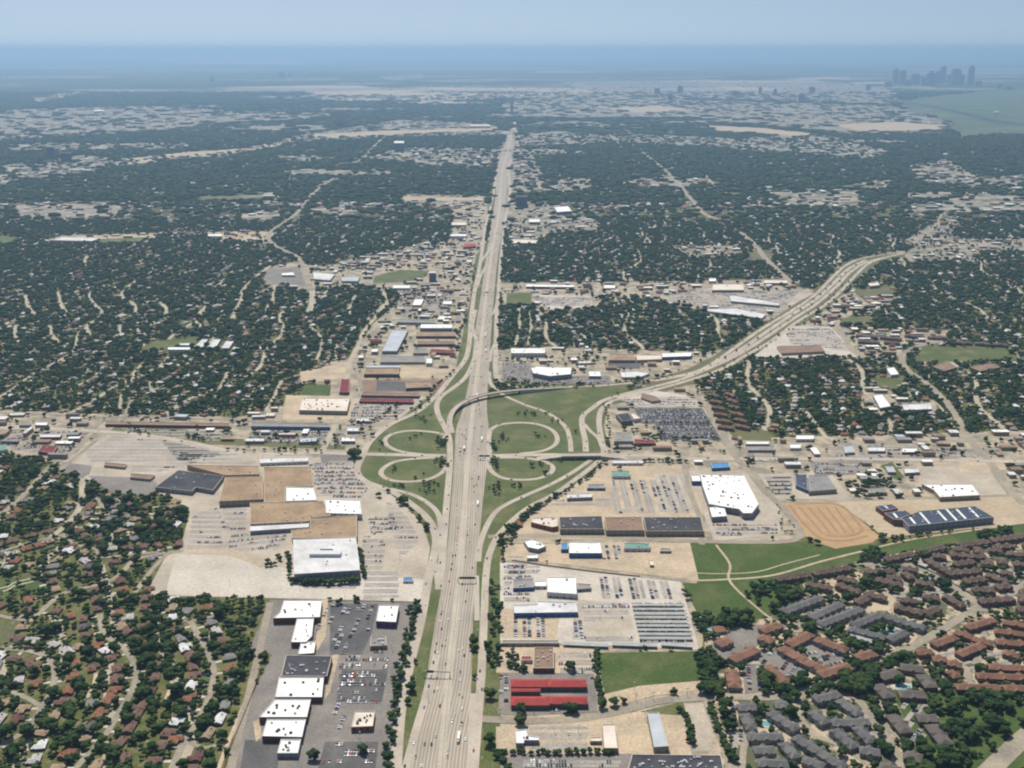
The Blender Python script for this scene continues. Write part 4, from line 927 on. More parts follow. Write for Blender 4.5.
 ('warehouse', 'tan roofed warehouse with pale blue back edge', 'warehouse', [(365, 368), (399, 368), (399, 374), (364, 374)], 8, 'tanroof', 'wall_red', 2),
 ('warehouse', 'pale blue roof strip behind the tan roofed warehouse', 'warehouse', [(366, 365), (400, 365), (400, 367.4), (366, 367.4)], 8, 'steelroof', 'wall_white', 0),
 ('warehouse', 'brown flat roof right of the dark court', 'warehouse', [(406, 382), (430, 382), (431, 387), (406, 388)], 7, 'tanroof', 'wall_red', 1),
 ('warehouse', 'long brown roof south of the dark court', 'warehouse', [(362, 392), (420, 393), (419, 396), (361, 395)], 6, 'brownroof', 'wall_red', 1),
 ('warehouse', 'dark red long roof row south of the brown one', 'warehouse', [(360, 398), (414, 399), (413, 402), (359, 401)], 6, 'maroon', 'wall_red', 1),
 ('warehouse', 'maroon roofed block beside the narrow street', 'warehouse', [(341, 379), (350, 379), (349, 392), (339, 392)], 7, 'maroon', 'wall_red', 1),
 ('big_box_store', 'cream white store with dotted roof beside the green lawn', 'warehouse store', [(302, 398), (350, 398), (347, 411), (299, 410)], 9, 'palewarm', 'wall_tan', 20),
 ('warehouse', 'small white roof in the brown yards near the avenue', 'warehouse', [(415, 299), (424, 299), (421, 305), (412, 305)], 7, 'white', 'wall_grey', 0),
 ('warehouse', 'brown roof in front of the small white roof', 'warehouse', [(411, 307), (428, 307), (428, 309), (411, 309)], 6, 'brownroof', 'wall_red', 0),
 ('warehouse', 'white long roof on the avenue west of the motorway', 'warehouse', [(393, 285), (410, 285), (410, 288), (393, 288)], 7, 'white', 'wall_white', 0),
 ('shop', 'small white square roof beside the round yard', 'shop', [(443, 301), (452, 301), (452, 304), (443, 304)], 6, 'white', 'wall_white', 0),
 ('office', 'slim pale blue office block north of the avenue', 'office tower', [(429, 271), (436, 271), (436, 273), (429, 273)], 30, 'pale', 'wall_tower', 0),
 ('warehouse', 'white roofed yard building left of the wide avenue bend', 'warehouse', [(281, 273), (293, 272), (295, 275), (282, 275)], 7, 'white', 'wall_white', 0),
 ('warehouse', 'pale shop row right of the wide avenue bend', 'shop', [(313, 272), (335, 274), (330, 280), (314, 279)], 7, 'pale', 'wall_grey', 2),
 ('warehouse', 'second pale shop right of the wide avenue bend', 'shop', [(340, 277), (360, 276), (358, 281), (342, 281)], 7, 'steelroof', 'wall_grey', 1),
 ('long_shop_row', 'long brown roofed shop row along the suburb edge, western', 'shop', [(105, 421), (230, 423), (230, 426), (105, 424)], 6, 'brownroof', 'wall_red', 0),
 ('long_shop_row', 'long dark roofed shop row along the suburb edge, eastern', 'shop', [(251, 422), (330, 424), (330, 427), (251, 426)], 7, 'greyroof', 'wall_blue', 1),
 ('shop', 'grey roofed shop west of the car yard on the cross street', 'shop', [(245, 438), (264, 438), (264, 441), (245, 441)], 6, 'pale', 'wall_grey', 1),
 ('shop', 'white shop with dark front near the west ramp', 'shop', [(342, 437), (355, 438), (355, 441), (341, 441)], 6, 'white', 'wall_grey', 2),
 ('shop', 'pale roofed workshop north of the white shop at the west ramp', 'shop', [(347, 427), (360, 428), (360, 431), (347, 431)], 6, 'pale', 'wall_grey', 1),
 ('shop', 'pale mixed roof shop in the car yard on the cross street', 'shop', [(299, 438), (316, 437), (317, 441), (300, 442)], 6, 'steelroof', 'wall_grey', 3),
 ('shop', 'orange canopy shop where the suburb edge row ends', 'shop', [(221, 436), (234, 436), (234, 439), (221, 439)], 5, 'tanroof', 'wall_orange', 0),
 ('shop', 'white roofed shop on the far left of the cross street', 'shop', [(36, 422), (48, 422), (47, 425), (35, 425)], 6, 'white', 'wall_grey', 0),
 ('shop', 'slate roofed shop left of the white one at the far left', 'shop', [(20, 422), (31, 422), (30, 425), (19, 425)], 6, 'greyroof', 'wall_grey', 0),
 ('shop', 'maroon roofed cinema by the north west lots', 'hall', [(42, 445), (58, 446), (53, 453), (38, 451)], 6, 'maroon', 'wall_red', 1),
 ('shop', 'long pale roof beside the maroon roofed cinema', 'shop', [(40, 434), (62, 434), (60, 437), (40, 437)], 6, 'pale', 'wall_red', 0),
 ('shop', 'teal roofed hall at the left edge above the trees', 'hall', [(-4, 445), (6, 444), (8, 449), (-4, 451)], 6, 'greenroof', 'wall_white', 0),
 ('school_gym', 'white school gym with long front on the curved green field', 'school', [(168, 347), (190, 347), (190, 349.5), (168, 349.5)], 9, 'white', 'wall_white', 0),
 ('school_gym', 'smaller white school block just behind the gym', 'school', [(180, 343), (190, 343), (189, 345), (179, 345)], 7, 'white', 'wall_grey', 0),
 ('school_wing', 'first slanted white school wing right of the gym', 'school', [(202, 339), (208, 339), (203, 347), (194, 347)], 7, 'pale', 'wall_grey', 0),
 ('school_wing', 'second slanted white school wing right of the gym', 'school', [(214, 339), (221, 339), (216, 347), (207, 347)], 7, 'pale', 'wall_grey', 0),
 ('school_wing', 'third slanted white school wing right of the gym', 'school', [(226, 341), (234, 341), (229, 348), (221, 348)], 7, 'pale', 'wall_grey', 0),
 ('school', 'white flat school roofs in the far left suburb', 'school', [(50, 240), (62, 237), (100, 238), (92, 241)], 9, 'pale', 'wall_grey', 0),
 ('store', 'bright white long roof in the far left pale strip', 'store', [(208, 234), (222, 234), (222, 236), (208, 236)], 12, 'white', 'wall_white', 0),
 ('store', 'white arched warehouse roof right of the far motorway', 'warehouse', [(554, 207), (568, 206), (572, 211), (557, 212)], 14, 'white', 'wall_blue', 0),
 ('store', 'white shop roof with dark court right of the far motorway', 'store', [(529, 219), (540, 219), (540, 222), (529, 222)], 10, 'white', 'wall_blue', 0),
 ('store', 'pale yellow flat roof right of the far motorway', 'store', [(512, 239), (538, 240), (537, 243), (512, 243)], 8, 'palewarm', 'wall_tan', 0),
 ('store', 'pale yellow roof left of the far motorway', 'store', [(452, 222), (466, 222), (466, 225), (451, 225)], 10, 'palewarm', 'wall_tan', 0),
 ('store', 'bright white roof below the pale yellow one', 'store', [(451, 234), (467, 234), (466, 236), (450, 236)], 10, 'white', 'wall_white', 0),
 ('store', 'orange red roof beside the west frontage road', 'store', [(464, 244), (476, 243), (476, 246), (463, 247)], 8, 'redroof', 'wall_orange', 0),
 ('office', 'slim blue grey slab tower far left', 'office tower', [(46, 146), (54, 146), (54, 147), (46, 147)], 72, 'greyroof', 'wall_tower', 0),
 ('office', 'squat dark twin tower right of the slab far left', 'office tower', [(60, 152), (71, 152), (71, 153.2), (60, 153.2)], 55, 'blackroof', 'wall_tower', 0),
 ('office', 'dark cubic office beside the far motorway', 'office tower', [(516, 195), (527, 195), (527, 197), (516, 197)], 45, 'blackroof', 'wall_tower', 0),
 ('office', 'dark box with white top beyond the avenue fork', 'office tower', [(394, 141), (404, 141), (404, 143), (394, 143)], 60, 'white', 'wall_tower', 0),
 ('hangar', 'white flat roof in the far industrial belt', 'hangar', [(94, 110), (104, 109.6), (104, 111), (94, 111.2)], 18, 'white', 'wall_white', 0),
 ('hangar', 'white hangar in the far airfield strip', 'hangar', [(470, 124.5), (490, 124.5), (490, 126), (470, 126)], 20, 'palewarm', 'wall_white', 0),
]
ROOTS = {}
for row in BL:
    if row[3] is None: continue
    nm, lb, ct, px, h, rf, wl, un = row
    r = building(nm, lb, ct, px, h, rf, wl, un, dark_units=(rf in ('white', 'palewarm')))
    ROOTS[lb] = r
# plant room that belongs to the largest mall store, and its parapets read as its parts
rb = ROOTS['largest pale roofed mall store ringed by dark trees']
b = MBuf(); b.box(-22, 22, -7, 5, 13.2, 18)
pm = b.build('plant_room', [M['unit']], rb)
b = MBuf(); b.box(-10, 8, 5.2, 14, 13.2, 16); b.build('plant_room', [M['solar']], rb)
# pale bands between the dark roof panels of the new school
for lb in [k for k in ROOTS if k.startswith('new school')]:
    r = ROOTS[lb]; rf = [c for c in r.children if c.name.startswith('roof') and 'unit' not in c.name][0]
    xs_ = [v.co.x for v in rf.data.vertices]; ys_ = [v.co.y for v in rf.data.vertices]; h = rf.data.vertices[0].co.z
    out = [(v.co.x, v.co.y) for v in rf.data.vertices]
    x = min(xs_) + 14
    while x < max(xs_) - 8:
        y0 = min(ys_) + 8; y1 = max(ys_) - 8
        b = MBuf()
        yy = y0; run = None
        while yy < y1:
            if in_poly(x, yy, out) and in_poly(x, yy + 6, out): b.box(x - 1.6, x + 1.6, yy, yy + 6, h + .02, h + .7)
            yy += 6
        if b.V: b.build('roof_band', [M['white']], r)
        x += random.choice((16, 22, 30))
def merge(name, label, cat, picks):
    kids = [ROOTS[k] for k in picks]; x = sum(k.location.x for k in kids) / len(kids); y = sum(k.location.y for k in kids) / len(kids)
    root = tag(empty(name, (x, y, 0)), label, cat)
    for k in kids:
        k.parent = root; k.location.x -= x; k.location.y -= y; del k['category']
        if 'group' in k: del k['group']
merge('shopping_mall', 'sprawling tan and white roofed shopping mall amid pale car parks', 'shopping mall', [r_[1] for r_ in BL if r_[3] is not None and (r_[0] in ('department_store', 'mall_wing'))])
merge('new_school', 'long new school with dark blue roofs and white roof bands', 'school', [k for k in ROOTS if k.startswith('new school')])
merge('car_dealership', 'bright white car dealership hall with grey wings and white link', 'car dealership', [r_[1] for r_ in BL if r_[0] == 'car_showroom' and 'bright white hall' in r_[1]] + ['tallest bright white car dealership hall'])
# low red roofed motel: four blocks
for lb, px in [('red metal motel roof, upper left of the four blocks', [(511, 677), (548, 677), (548, 686), (511, 686)]), ('red metal motel roof, upper right of the four blocks', [(549, 677), (586, 677), (587, 686), (549.5, 686)]),
               ('thin short red motel roof between upper and lower blocks', [(511, 688), (540, 688), (540, 691), (511, 691)]), ('red metal motel roof, lower left of the four blocks', [(511, 694), (549, 695), (549, 704), (511, 704)]), ('red metal motel roof, lower right of the four blocks', [(550, 694), (587, 694), (589, 703), (550, 703)])]:
    y0 = sum(p[1] for p in px) / 4; a = G(px[0][0], y0, 9); c = G(px[1][0], y0, 9)
    w = (G(px[0][0], px[0][1], 9)[1] - G(px[3][0], px[3][1], 9)[1])
    hip_block('motel_block', lb, 'motel', (px[0][0], y0), (px[1][0], y0), w * .82, 6.5, min(3.2, w * .2), 'redroof', 'wall_apt', 'motel blocks', cross=False)
# long steel canopies over the dealer's cars
def canopy(label, px, w, h=3.6):
    a = np.array(G(*px[0], h)[:2]); c = np.array(G(*px[1], h)[:2]); m_ = (a + c) / 2; L2 = np.linalg.norm(c - a) / 2; ang = math.atan2(*(c - a)[::-1])
    root = tag(empty('parking_canopy', (m_[0], m_[1], 0), ang), label, 'canopy', 'steel canopies over the parked cars')
    b = MBuf(); b.box(-L2, L2, -w / 2, w / 2, h - .3, h); b.build('canopy_roof', [M['canopy']], root)
    n = max(2, int(L2 / 12))
    for i in range(n):
        x = -L2 + 2 + (2 * L2 - 4) * i / (n - 1); b = MBuf(); b.box(x - .2, x + .2, -.2, .2, 0, h - .3); b.build('post', [M['steel']], root)
ordw = ['top', 'second', 'third', 'fourth', 'fifth', 'sixth', 'seventh', 'eighth', 'ninth']
for i in range(9):
    y = 604.5 + i * 4.15
    canopy(f'{ordw[i]} row from the top of the long parallel steel car canopies', [(632 + i * 0.95, y), (682.5 + i * 1.25, y + .2)], 5.2)
for lb, p in (('left', [(563, 643), (608, 645)]), ('middle', [(612, 643.5), (657, 645)]), ('right', [(661, 643.5), (692, 645.5)])):
    canopy(f'{lb} canopy of the three end to end below the parallel rows', p, 8)
for i, p in enumerate([[(904, 559), (917, 556)], [(920, 555), (934, 551)], [(935, 550), (943, 549.5)], [(919, 563), (927, 566)], [(805, 622), (830, 628)], [(850, 635), (875, 642)], [(980, 545), (988, 544)], [(1013, 551), (1018, 556)]]):
    canopy(place('white carport roof among the apartments', (p[0][0] + p[1][0]) / 2, (p[0][1] + p[1][1]) / 2), p, 9, 4)

# ---- apartment estates
APT = {
 'o': ([(762, 629, 780, 623), (760, 635, 773, 640), (718, 643, 730, 638), (732, 658, 757, 647), (735, 686, 731, 668), (766, 664, 787, 682), (789, 643, 811, 632), (816, 637, 847, 649), (781, 646, 806, 660), (806, 660, 825, 668), (820, 673, 851, 664), (857, 656, 875, 651)], 14, 'apt_orange', 'wall_aptg', 'terracotta roofed apartment block'),
 'r': ([(917, 651, 933, 650), (933, 657, 947, 658), (948, 661, 962, 664), (949, 669, 958, 676), (934, 643, 956, 635), (959, 653, 983, 643), (955, 630, 973, 636), (973, 637, 992, 642), (967, 626, 994, 618), (995, 629, 1026, 633), (1004, 650, 1020, 655), (988, 665, 1030, 667), (977, 674, 1030, 676), (956, 685, 1000, 686), (1004, 686, 1050, 688), (1003, 620, 1030, 625), (996, 640, 1030, 643), (1040, 620, 1080, 625), (1036, 655, 1080, 660), (1040, 635, 1090, 640)], 11.5, 'apt_orange', 'wall_apt', 'red brown roofed apartment block'),
 'g': ([(784, 610, 822, 596), (811, 616, 842, 602), (820, 623, 862, 607), (849, 627, 885, 636), (853, 624, 880, 613), (880, 613, 925, 627), (890, 638, 906, 630), (738, 706, 757, 705), (744, 712, 752, 728), (748, 735, 783, 735), (770, 711, 797, 728), (783, 741, 797, 756), (795, 735, 845, 766), (758, 761, 788, 762), (812, 710, 826, 722), (815, 698, 840, 692), (839, 698, 860, 713), (832, 721, 870, 720), (834, 728, 855, 746), (857, 725, 872, 741), (860, 748, 880, 751), (800, 772, 830, 785), (850, 775, 880, 790)], 12, 'apt_grey', 'wall_aptg', 'slate grey roofed apartment block'),
 'd': ([(880, 675, 899, 670), (901, 665, 924, 668), (922, 673, 932, 686), (877, 683, 890, 696), (899, 692, 925, 693), (892, 713, 907, 731), (917, 716, 937, 716), (931, 723, 947, 743), (905, 752, 922, 757), (880, 764, 900, 770)], 15, 'apt_dark', 'wall_apt', 'dark taupe roofed apartment block'),
 'b': ([(886, 558, 915, 552), (918, 551, 945, 545), (961, 544, 990, 540), (992, 539, 1030, 534), (926, 558, 951, 572), (948, 572, 981, 569), (951, 553, 987, 556), (965, 580, 986, 577), (973, 588, 995, 589), (987, 573, 1009, 581), (997, 586, 1011, 584), (980, 600, 1014, 597), (866, 570, 895, 570), (876, 578, 903, 584), (864, 592, 887, 597), (895, 605, 923, 612), (900, 598, 917, 600), (923, 594, 939, 597), (945, 594, 964, 605), (916, 580, 934, 584), (926, 612, 939, 606), (1014, 562, 1034, 564), (777, 578, 810, 573), (814, 572, 852, 566), (806, 582, 832, 587), (837, 583, 860, 591), (857, 601, 868, 596), (838, 576, 856, 580), (1020, 590, 1050, 592), (1030, 575, 1060, 578), (904, 571, 912, 577), (955, 563, 975, 560), (1018, 608, 1050, 606), (1050, 545, 1090, 540)], 11, 'apt_brown', 'wall_apt', 'dark brown roofed apartment block'),
 'w': ([(708 + i * 2, 393 + i * 6.4, 719 + i * 3, 395 + i * 6.4) for i in range(6)] + [(726 + i * 2, 392 + i * 6.4, 735 + i * 3, 395 + i * 6.4) for i in range(6)], 9, 'apt_orange', 'wall_apt', 'orange roofed low apartment row'),
 'n': ([(856, 334, 878, 336), (880, 336, 902, 338), (858, 340, 880, 341.5), (884, 341, 900, 342), (905, 334, 925, 336), (928, 336, 948, 337), (955, 341, 972, 342), (975, 342, 990, 343), (993, 343, 1008, 344)], 15, 'apt_brown', 'wall_apt', 'brown roofed apartment row by the sports field'),
}
n_apt = 0
for key, (rows, w, rf, wl, desc) in APT.items():
    for x1, y1, x2, y2 in rows:
        n_apt += 1
        hip_block('apartment_block', place(desc, (x1 + x2) / 2, (y1 + y2) / 2), 'apartment block', (x1, y1), (x2, y2), w, 6.0, 3.2, rf, wl, 'apartment blocks of the estates on the right', gable=11 if key in 'bg' else 18, cross=True)
def pack(px, n, w, L0, L1, angs, rf, wl, desc, gable=12):
    xs_ = [p[0] for p in px]; ys_ = [p[1] for p in px]; k = t = 0; rp = random.Random(len(desc) + n)
    while k < n and t < n * 90:
        t += 1; x, y = rp.uniform(min(xs_), max(xs_)), rp.uniform(min(ys_), max(ys_))
        if not in_poly(x, y, px): continue
        c = G(x, y); a = rp.choice(angs) + rp.uniform(-.08, .08); L_ = rp.uniform(L0, L1) / 2; ca, sa = math.cos(a), math.sin(a)
        pts = [(c[0] + u * L_ * ca - v * w * .62 * sa, c[1] + u * L_ * sa + v * w * .62 * ca) for u in (-1.1, -.5, 0, .5, 1.1) for v in (-1, 0, 1)]
        if any(look(OCC, *P(*q)) for q in pts): continue
        a_, b_ = P(c[0] - L_ * ca, c[1] - L_ * sa, 8), P(c[0] + L_ * ca, c[1] + L_ * sa, 8)
        hip_block('apartment_block', place(desc, x, y), 'apartment block', a_, b_, w, 5.6, 3, rf, wl, 'apartment blocks of the estates on the right', gable=gable); k += 1
pack([(770, 578), (850, 566), (912, 553), (1024, 538), (1060, 540), (1060, 606), (990, 612), (940, 600), (880, 585), (860, 600), (800, 592)], 26, 11, 16, 30, (-.3, .1, 1.3), 'apt_brown', 'wall_apt', 'small dark brown roofed apartment block')
pack([(920, 640), (1060, 612), (1060, 686), (950, 686)], 12, 11, 16, 28, (.2, -.1, 1.5), 'apt_orange', 'wall_apt', 'small red brown roofed apartment block')
pack([(735, 704), (890, 704), (890, 768), (735, 768)], 12, 12, 16, 26, (-.6, .1), 'apt_grey', 'wall_aptg', 'small slate grey roofed apartment block')
def pool(px, py, r, label):
    x, y, _ = G(px, py); root = tag(empty('swimming_pool', (x, y, .5)), label, 'swimming pool')
    n = 20; V = [(math.cos(2 * math.pi * i / n) * r * (1 + .25 * math.sin(4 * math.pi * i / n + 1)), math.sin(2 * math.pi * i / n) * r * .7, .12) for i in range(n)]
    mesh_obj('water', V, [tuple(range(n))], M['water'], root)
    V2 = [(a * 1.5, b_ * 1.5, .06) for a, b_, _ in V]; mesh_obj('deck', V2, [tuple(range(n))], M['lot_light'], root)
pool(891, 631, 9, 'pale turquoise swimming pool in the courtyard of grey roofed apartments'); pool(903, 687, 8, 'green tinted swimming pool between dark taupe apartments'); pool(767, 724, 7, 'small turquoise swimming pool on an orange deck among grey apartments'); pool(711, 628, 7, 'turquoise swimming pool beside the terracotta clubhouse')
hip_block('clubhouse', 'terracotta roofed clubhouse right of the turquoise pool', 'clubhouse', (715, 628), (724, 627), 14, 4, 3, 'apt_orange', 'wall_aptg', cross=False)

# ================================================================ FLYOVER, GANTRIES, MASTS
def flyover():
    px = [(452, 433, 1), (449.5, 422, 3.5), (453, 411, 6), (462, 403, 8), (477, 396.5, 9), (493, 393, 9), (508, 391, 8.5), (525, 389.5, 7), (548, 388.3, 4), (570, 387.5, .8)]
    pts = [G(x, y, z) for x, y, z in px]; line = catmull(pts, 10); sd = sides(line, 11)
    root = tag(empty('flyover_bridge', (line[len(line) // 2][0], line[len(line) // 2][1], 0)), 'curved concrete flyover crossing above the motorway north of the loops', 'bridge')
    bx, by = root.location.x, root.location.y
    b = MBuf(); n = len(sd); V = []
    for l, r in sd:
        for p, dz in ((l, 0), (r, 0), (r, -1.6), (l, -1.6)): V.append((p[0] - bx, p[1] - by, p[2] + dz))
    F = []
    for i in range(n - 1):
        for k in range(4): F.append((4 * i + k, 4 * i + (k + 1) % 4, 4 * i + 4 + (k + 1) % 4, 4 * i + 4 + k))
    b.add(V, F); b.build('deck', [M['ramp']], root)
    for side in (0, 1):
        b = MBuf(); V = []
        for i, s in enumerate(sd):
            p = s[side]; q = s[1 - side]; d = (q - p) / np.linalg.norm(q - p)
            a = p + d * .4
            V += [(p[0] - bx, p[1] - by, p[2]), (a[0] - bx, a[1] - by, a[2]), (a[0] - bx, a[1] - by, a[2] + 1.1), (p[0] - bx, p[1] - by, p[2] + 1.1)]
        b.add(V, [(4 * i + k, 4 * i + (k + 1) % 4, 4 * i + 4 + (k + 1) % 4, 4 * i + 4 + k) for i in range(n - 1) for k in range(4)]); b.build('parapet', [M['barrier']], root)
    for i in range(6, n - 6, 5):
        p = line[i]
        if p[2] > 4.5:
            b = MBuf(); b.box(-1, 1, -1, 1, 0, p[2] - 1.6); o = b.build('pier', [M['barrier']], root); o.location = (p[0] - bx, p[1] - by, 0)
    # earth ramp walls under the ends
    for lo, hi in ((0, 6), (n - 12, n)):
        b = MBuf(); V = []
        for l, r in sd[lo:hi]:
            z = max(l[2] - 1.0, .05)
            V += [(l[0] - bx, l[1] - by, 0), (l[0] - bx, l[1] - by, z), (r[0] - bx, r[1] - by, z), (r[0] - bx, r[1] - by, 0)]
        m_ = hi - lo
        b.add(V, [(4 * i + k, 4 * i + k + 1, 4 * i + 5 + k, 4 * i + 4 + k) for i in range(m_ - 1) for k in range(3)]); b.build('retaining_wall', [M['barrier']], root)
    for i in range(n - 1):
        raster(CLS, [P(*sd[i][0][:2]), P(*sd[i + 1][0][:2]), P(*sd[i + 1][1][:2]), P(*sd[i][1][:2])], 1)
    LANES.append((line, 11))
flyover()
def overpass(label, p1, p2, w, h):
    a = np.array(G(*p1, h)); c = np.array(G(*p2, h)); m_ = (a + c) / 2; L2 = np.linalg.norm((c - a)[:2]) / 2; ang = math.atan2(c[1] - a[1], c[0] - a[0])
    root = tag(empty('overpass_bridge', (m_[0], m_[1], 0), ang), label, 'bridge')
    b = MBuf(); b.box(-L2, L2, -w / 2, w / 2, h - 1.4, h)
    T = 45
    for s in (-1, 1):   # approach slopes
        V = [(s * L2, -w / 2, h), (s * L2, w / 2, h), (s * (L2 + T), w / 2, .6), (s * (L2 + T), -w / 2, .6), (s * L2, -w / 2, 0), (s * L2, w / 2, 0), (s * (L2 + T), w / 2, 0), (s * (L2 + T), -w / 2, 0)]
        b.add(V, [(0, 1, 2, 3), (0, 3, 7, 4), (1, 5, 6, 2)])
    b.build('deck', [M['ramp']], root)
    for s in (-1, 1):
        b = MBuf(); b.box(-L2, L2, s * w / 2 - .3, s * w / 2 + .3, h, h + 1.1); b.build('parapet', [M['barrier']], root)
    for x in np.linspace(-L2 + 4, L2 - 4, 4):
        b = MBuf(); b.box(x - .7, x + .7, -w / 2 + 1, w / 2 - 1, 0, h - 1.4); b.build('pier', [M['barrier']], root)
overpass('straight overpass of the cross street above the eastern ramps', (562, 455), (600, 454.5), 16, 7)

def gantry(label, p1, p2, signs):
    a = np.array(G(*p1)); c = np.array(G(*p2)); m_ = (a + c) / 2; L2 = np.linalg.norm((c - a)[:2]) / 2; ang = math.atan2(c[1] - a[1], c[0] - a[0])
    root = tag(empty('sign_gantry', (m_[0], m_[1], 0), ang), label, 'sign gantry', 'green sign gantries over the motorway')
    for s in (-1, 1):
        b = MBuf(); b.box(s * L2 - .4, s * L2 + .4, -.4, .4, 0, 8); b.build('post', [M['steel']], root)
    b = MBuf(); b.box(-L2, L2, -.5, .5, 7.4, 8.6); b.build('beam', [M['steel']], root)
    for u in signs:
        b = MBuf(); x = u * L2; b.box(x - 4, x + 4, -.9, -.6, 6.4, 9.8); b.build('sign_panel', [M['sign_green']], root)
gantry('gantry with green signs between the loop roads', (478, 460), (490, 460), (-.4, .5)); gantry('gantry with blue green sign below the interchange, south of the gore', (458, 583), (476, 583), (-.5, .1, .6)); gantry('nearest gantry on the left lanes near the strip mall', (424, 677), (450, 678), (-.5,)); gantry('thin far gantry over the lanes above the interchange', (471, 295), (497, 295), (.2,))
gantry('small gantry beside the first eastern slip road', (499, 364), (511, 364), (.3,))

def pole_thing(name, label, cat, px, py, h, head='lamp', group=None):
    x, y, _ = G(px, py); root = tag(empty(name, (x, y, 0)), label, cat, group)
    n = 6; V = [(math.cos(k) * r, math.sin(k) * r, z) for z, r in ((0, .22), (h, .14)) for k in np.linspace(0, 2 * math.pi, n, endpoint=False)]
    mesh_obj('pole', V, [(i, (i + 1) % n, n + (i + 1) % n, n + i) for i in range(n)] + [tuple(range(n, 2 * n))], M['steel'] if head != 'wood' else M['trunk'], root)
    b = MBuf()
    if head == 'lamp': b.box(-.8, .8, -.4, .4, h, h + .3)
    elif head == 'sign': b.box(-4, 4, -.6, .6, h - 9, h)
    else: b.box(-2.2, 2.2, -.15, .15, h - 1.6, h - 1.2)
    b.build({'lamp': 'lamp_head', 'sign': 'sign_panel', 'wood': 'crossarm'}[head], [M['unit'] if head != 'wood' else M['trunk']], root)
    return root
pole_thing('pylon_sign', 'tall white pylon sign in front of the many-gabled hotel', 'sign', 521, 377, 40, 'sign')
for i, (x, y) in enumerate([(442, 610), (436, 655), (428, 700), (478, 640), (476, 690), (455, 540), (476, 520), (458, 470), (452, 560), (484, 600), (465, 420), (488, 400)]):
    pole_thing('highway_light', place('tall grey light mast on the motorway edge', x, y), 'light pole', x, y, 14, 'lamp', 'light masts along the motorway')
for i, (x, y) in enumerate([(554, 733), (578, 733), (645, 720), (600, 620), (646, 708), (634, 690), (332, 690), (347, 650), (360, 740), (392, 650), (345, 600), (300, 590), (230, 585), (400, 560), (385, 530), (200, 530), (560, 610), (610, 590), (650, 595), (595, 495), (640, 500), (670, 490), (720, 530), (760, 525), (380, 480), (340, 480)]):
    pole_thing('parking_light', place('slim lamp post standing in a parking lot', x, y), 'lamp post', x, y, 10, 'lamp', 'lamp posts in the parking lots')
xs_ = [(495, 715, 18), (520, 735, 17), (567, 740, 17), (620, 740, 16)]
for i in range(14):
    x = 500 + i * 17; pole_thing('utility_pole', place('wooden utility pole beside the street', x, 716 - i * 1.7), 'utility pole', x, 717 - i * 1.9, 11, 'wood', 'utility poles along the street south of the motel')
# perimeter fences
def fence(label, pts, h=2.0):
    line = [G(*p) for p in pts]; x0, y0, _ = line[0]; root = tag(empty('fence', (x0, y0, 0)), label, 'fence')
    b = MBuf()
    for i in range(len(line) - 1):
        s0, s1 = sides([np.array(line[i]), np.array(line[i + 1])], .4)
        V = [(p[0] - x0, p[1] - y0, 0) for p in (s0[0], s0[1], s1[1], s1[0])]; V += [(a, c, h) for a, c, _ in V]
        b.add(V, [(0, 3, 7, 4), (1, 5, 6, 2), (4, 7, 6, 5)])
    b.build('boards', [M['fence']], root)
fence('brown board fence along the tan road through the dark brown apartments', [(912, 563), (942, 577), (973, 596)]); fence('brown board fence behind the top row of dark brown apartments', [(864, 562.5), (888, 563), (911, 563)]); fence('brown board fence between strip mall and suburb', [(262, 668), (250, 700), (229, 752), (219, 785)])
fence('long dark hedge-like fence south of the upper tan lot', [(512, 561), (545, 566), (600, 573), (640, 577)])
# water tower far right
def water_tower(px, py, h, r, label):
    x, y, _ = G(px, py); root = tag(empty('water_tower', (x, y, 0)), label, 'water tower')
    prof = [(0, 0.25), (h * .55, .18), (h * .68, .9), (h * .78, 1.0), (h * .88, .9), (h * .96, .45), (h, .02)]
    for nm, pr in (('stem', prof[:3]), ('tank', prof[2:])):
        n = 12; V = [(math.cos(k) * r * q, math.sin(k) * r * q, z) for z, q in pr for k in np.linspace(0, 2 * math.pi, n, endpoint=False)]
        mesh_obj(nm, V, [(j * n + i, j * n + (i + 1) % n, (j + 1) * n + (i + 1) % n, (j + 1) * n + i) for j in range(len(pr) - 1) for i in range(n)], M['white'], root, smooth=True)
water_tower(945, 159, 38, 17, 'white bulb water tower above dark trees right of the tall skyline'); water_tower(849, 90, 60, 40, 'distant white water tower in front of the downtown haze'); water_tower(996, 116, 50, 28, 'white water tower alone on the green floodplain')

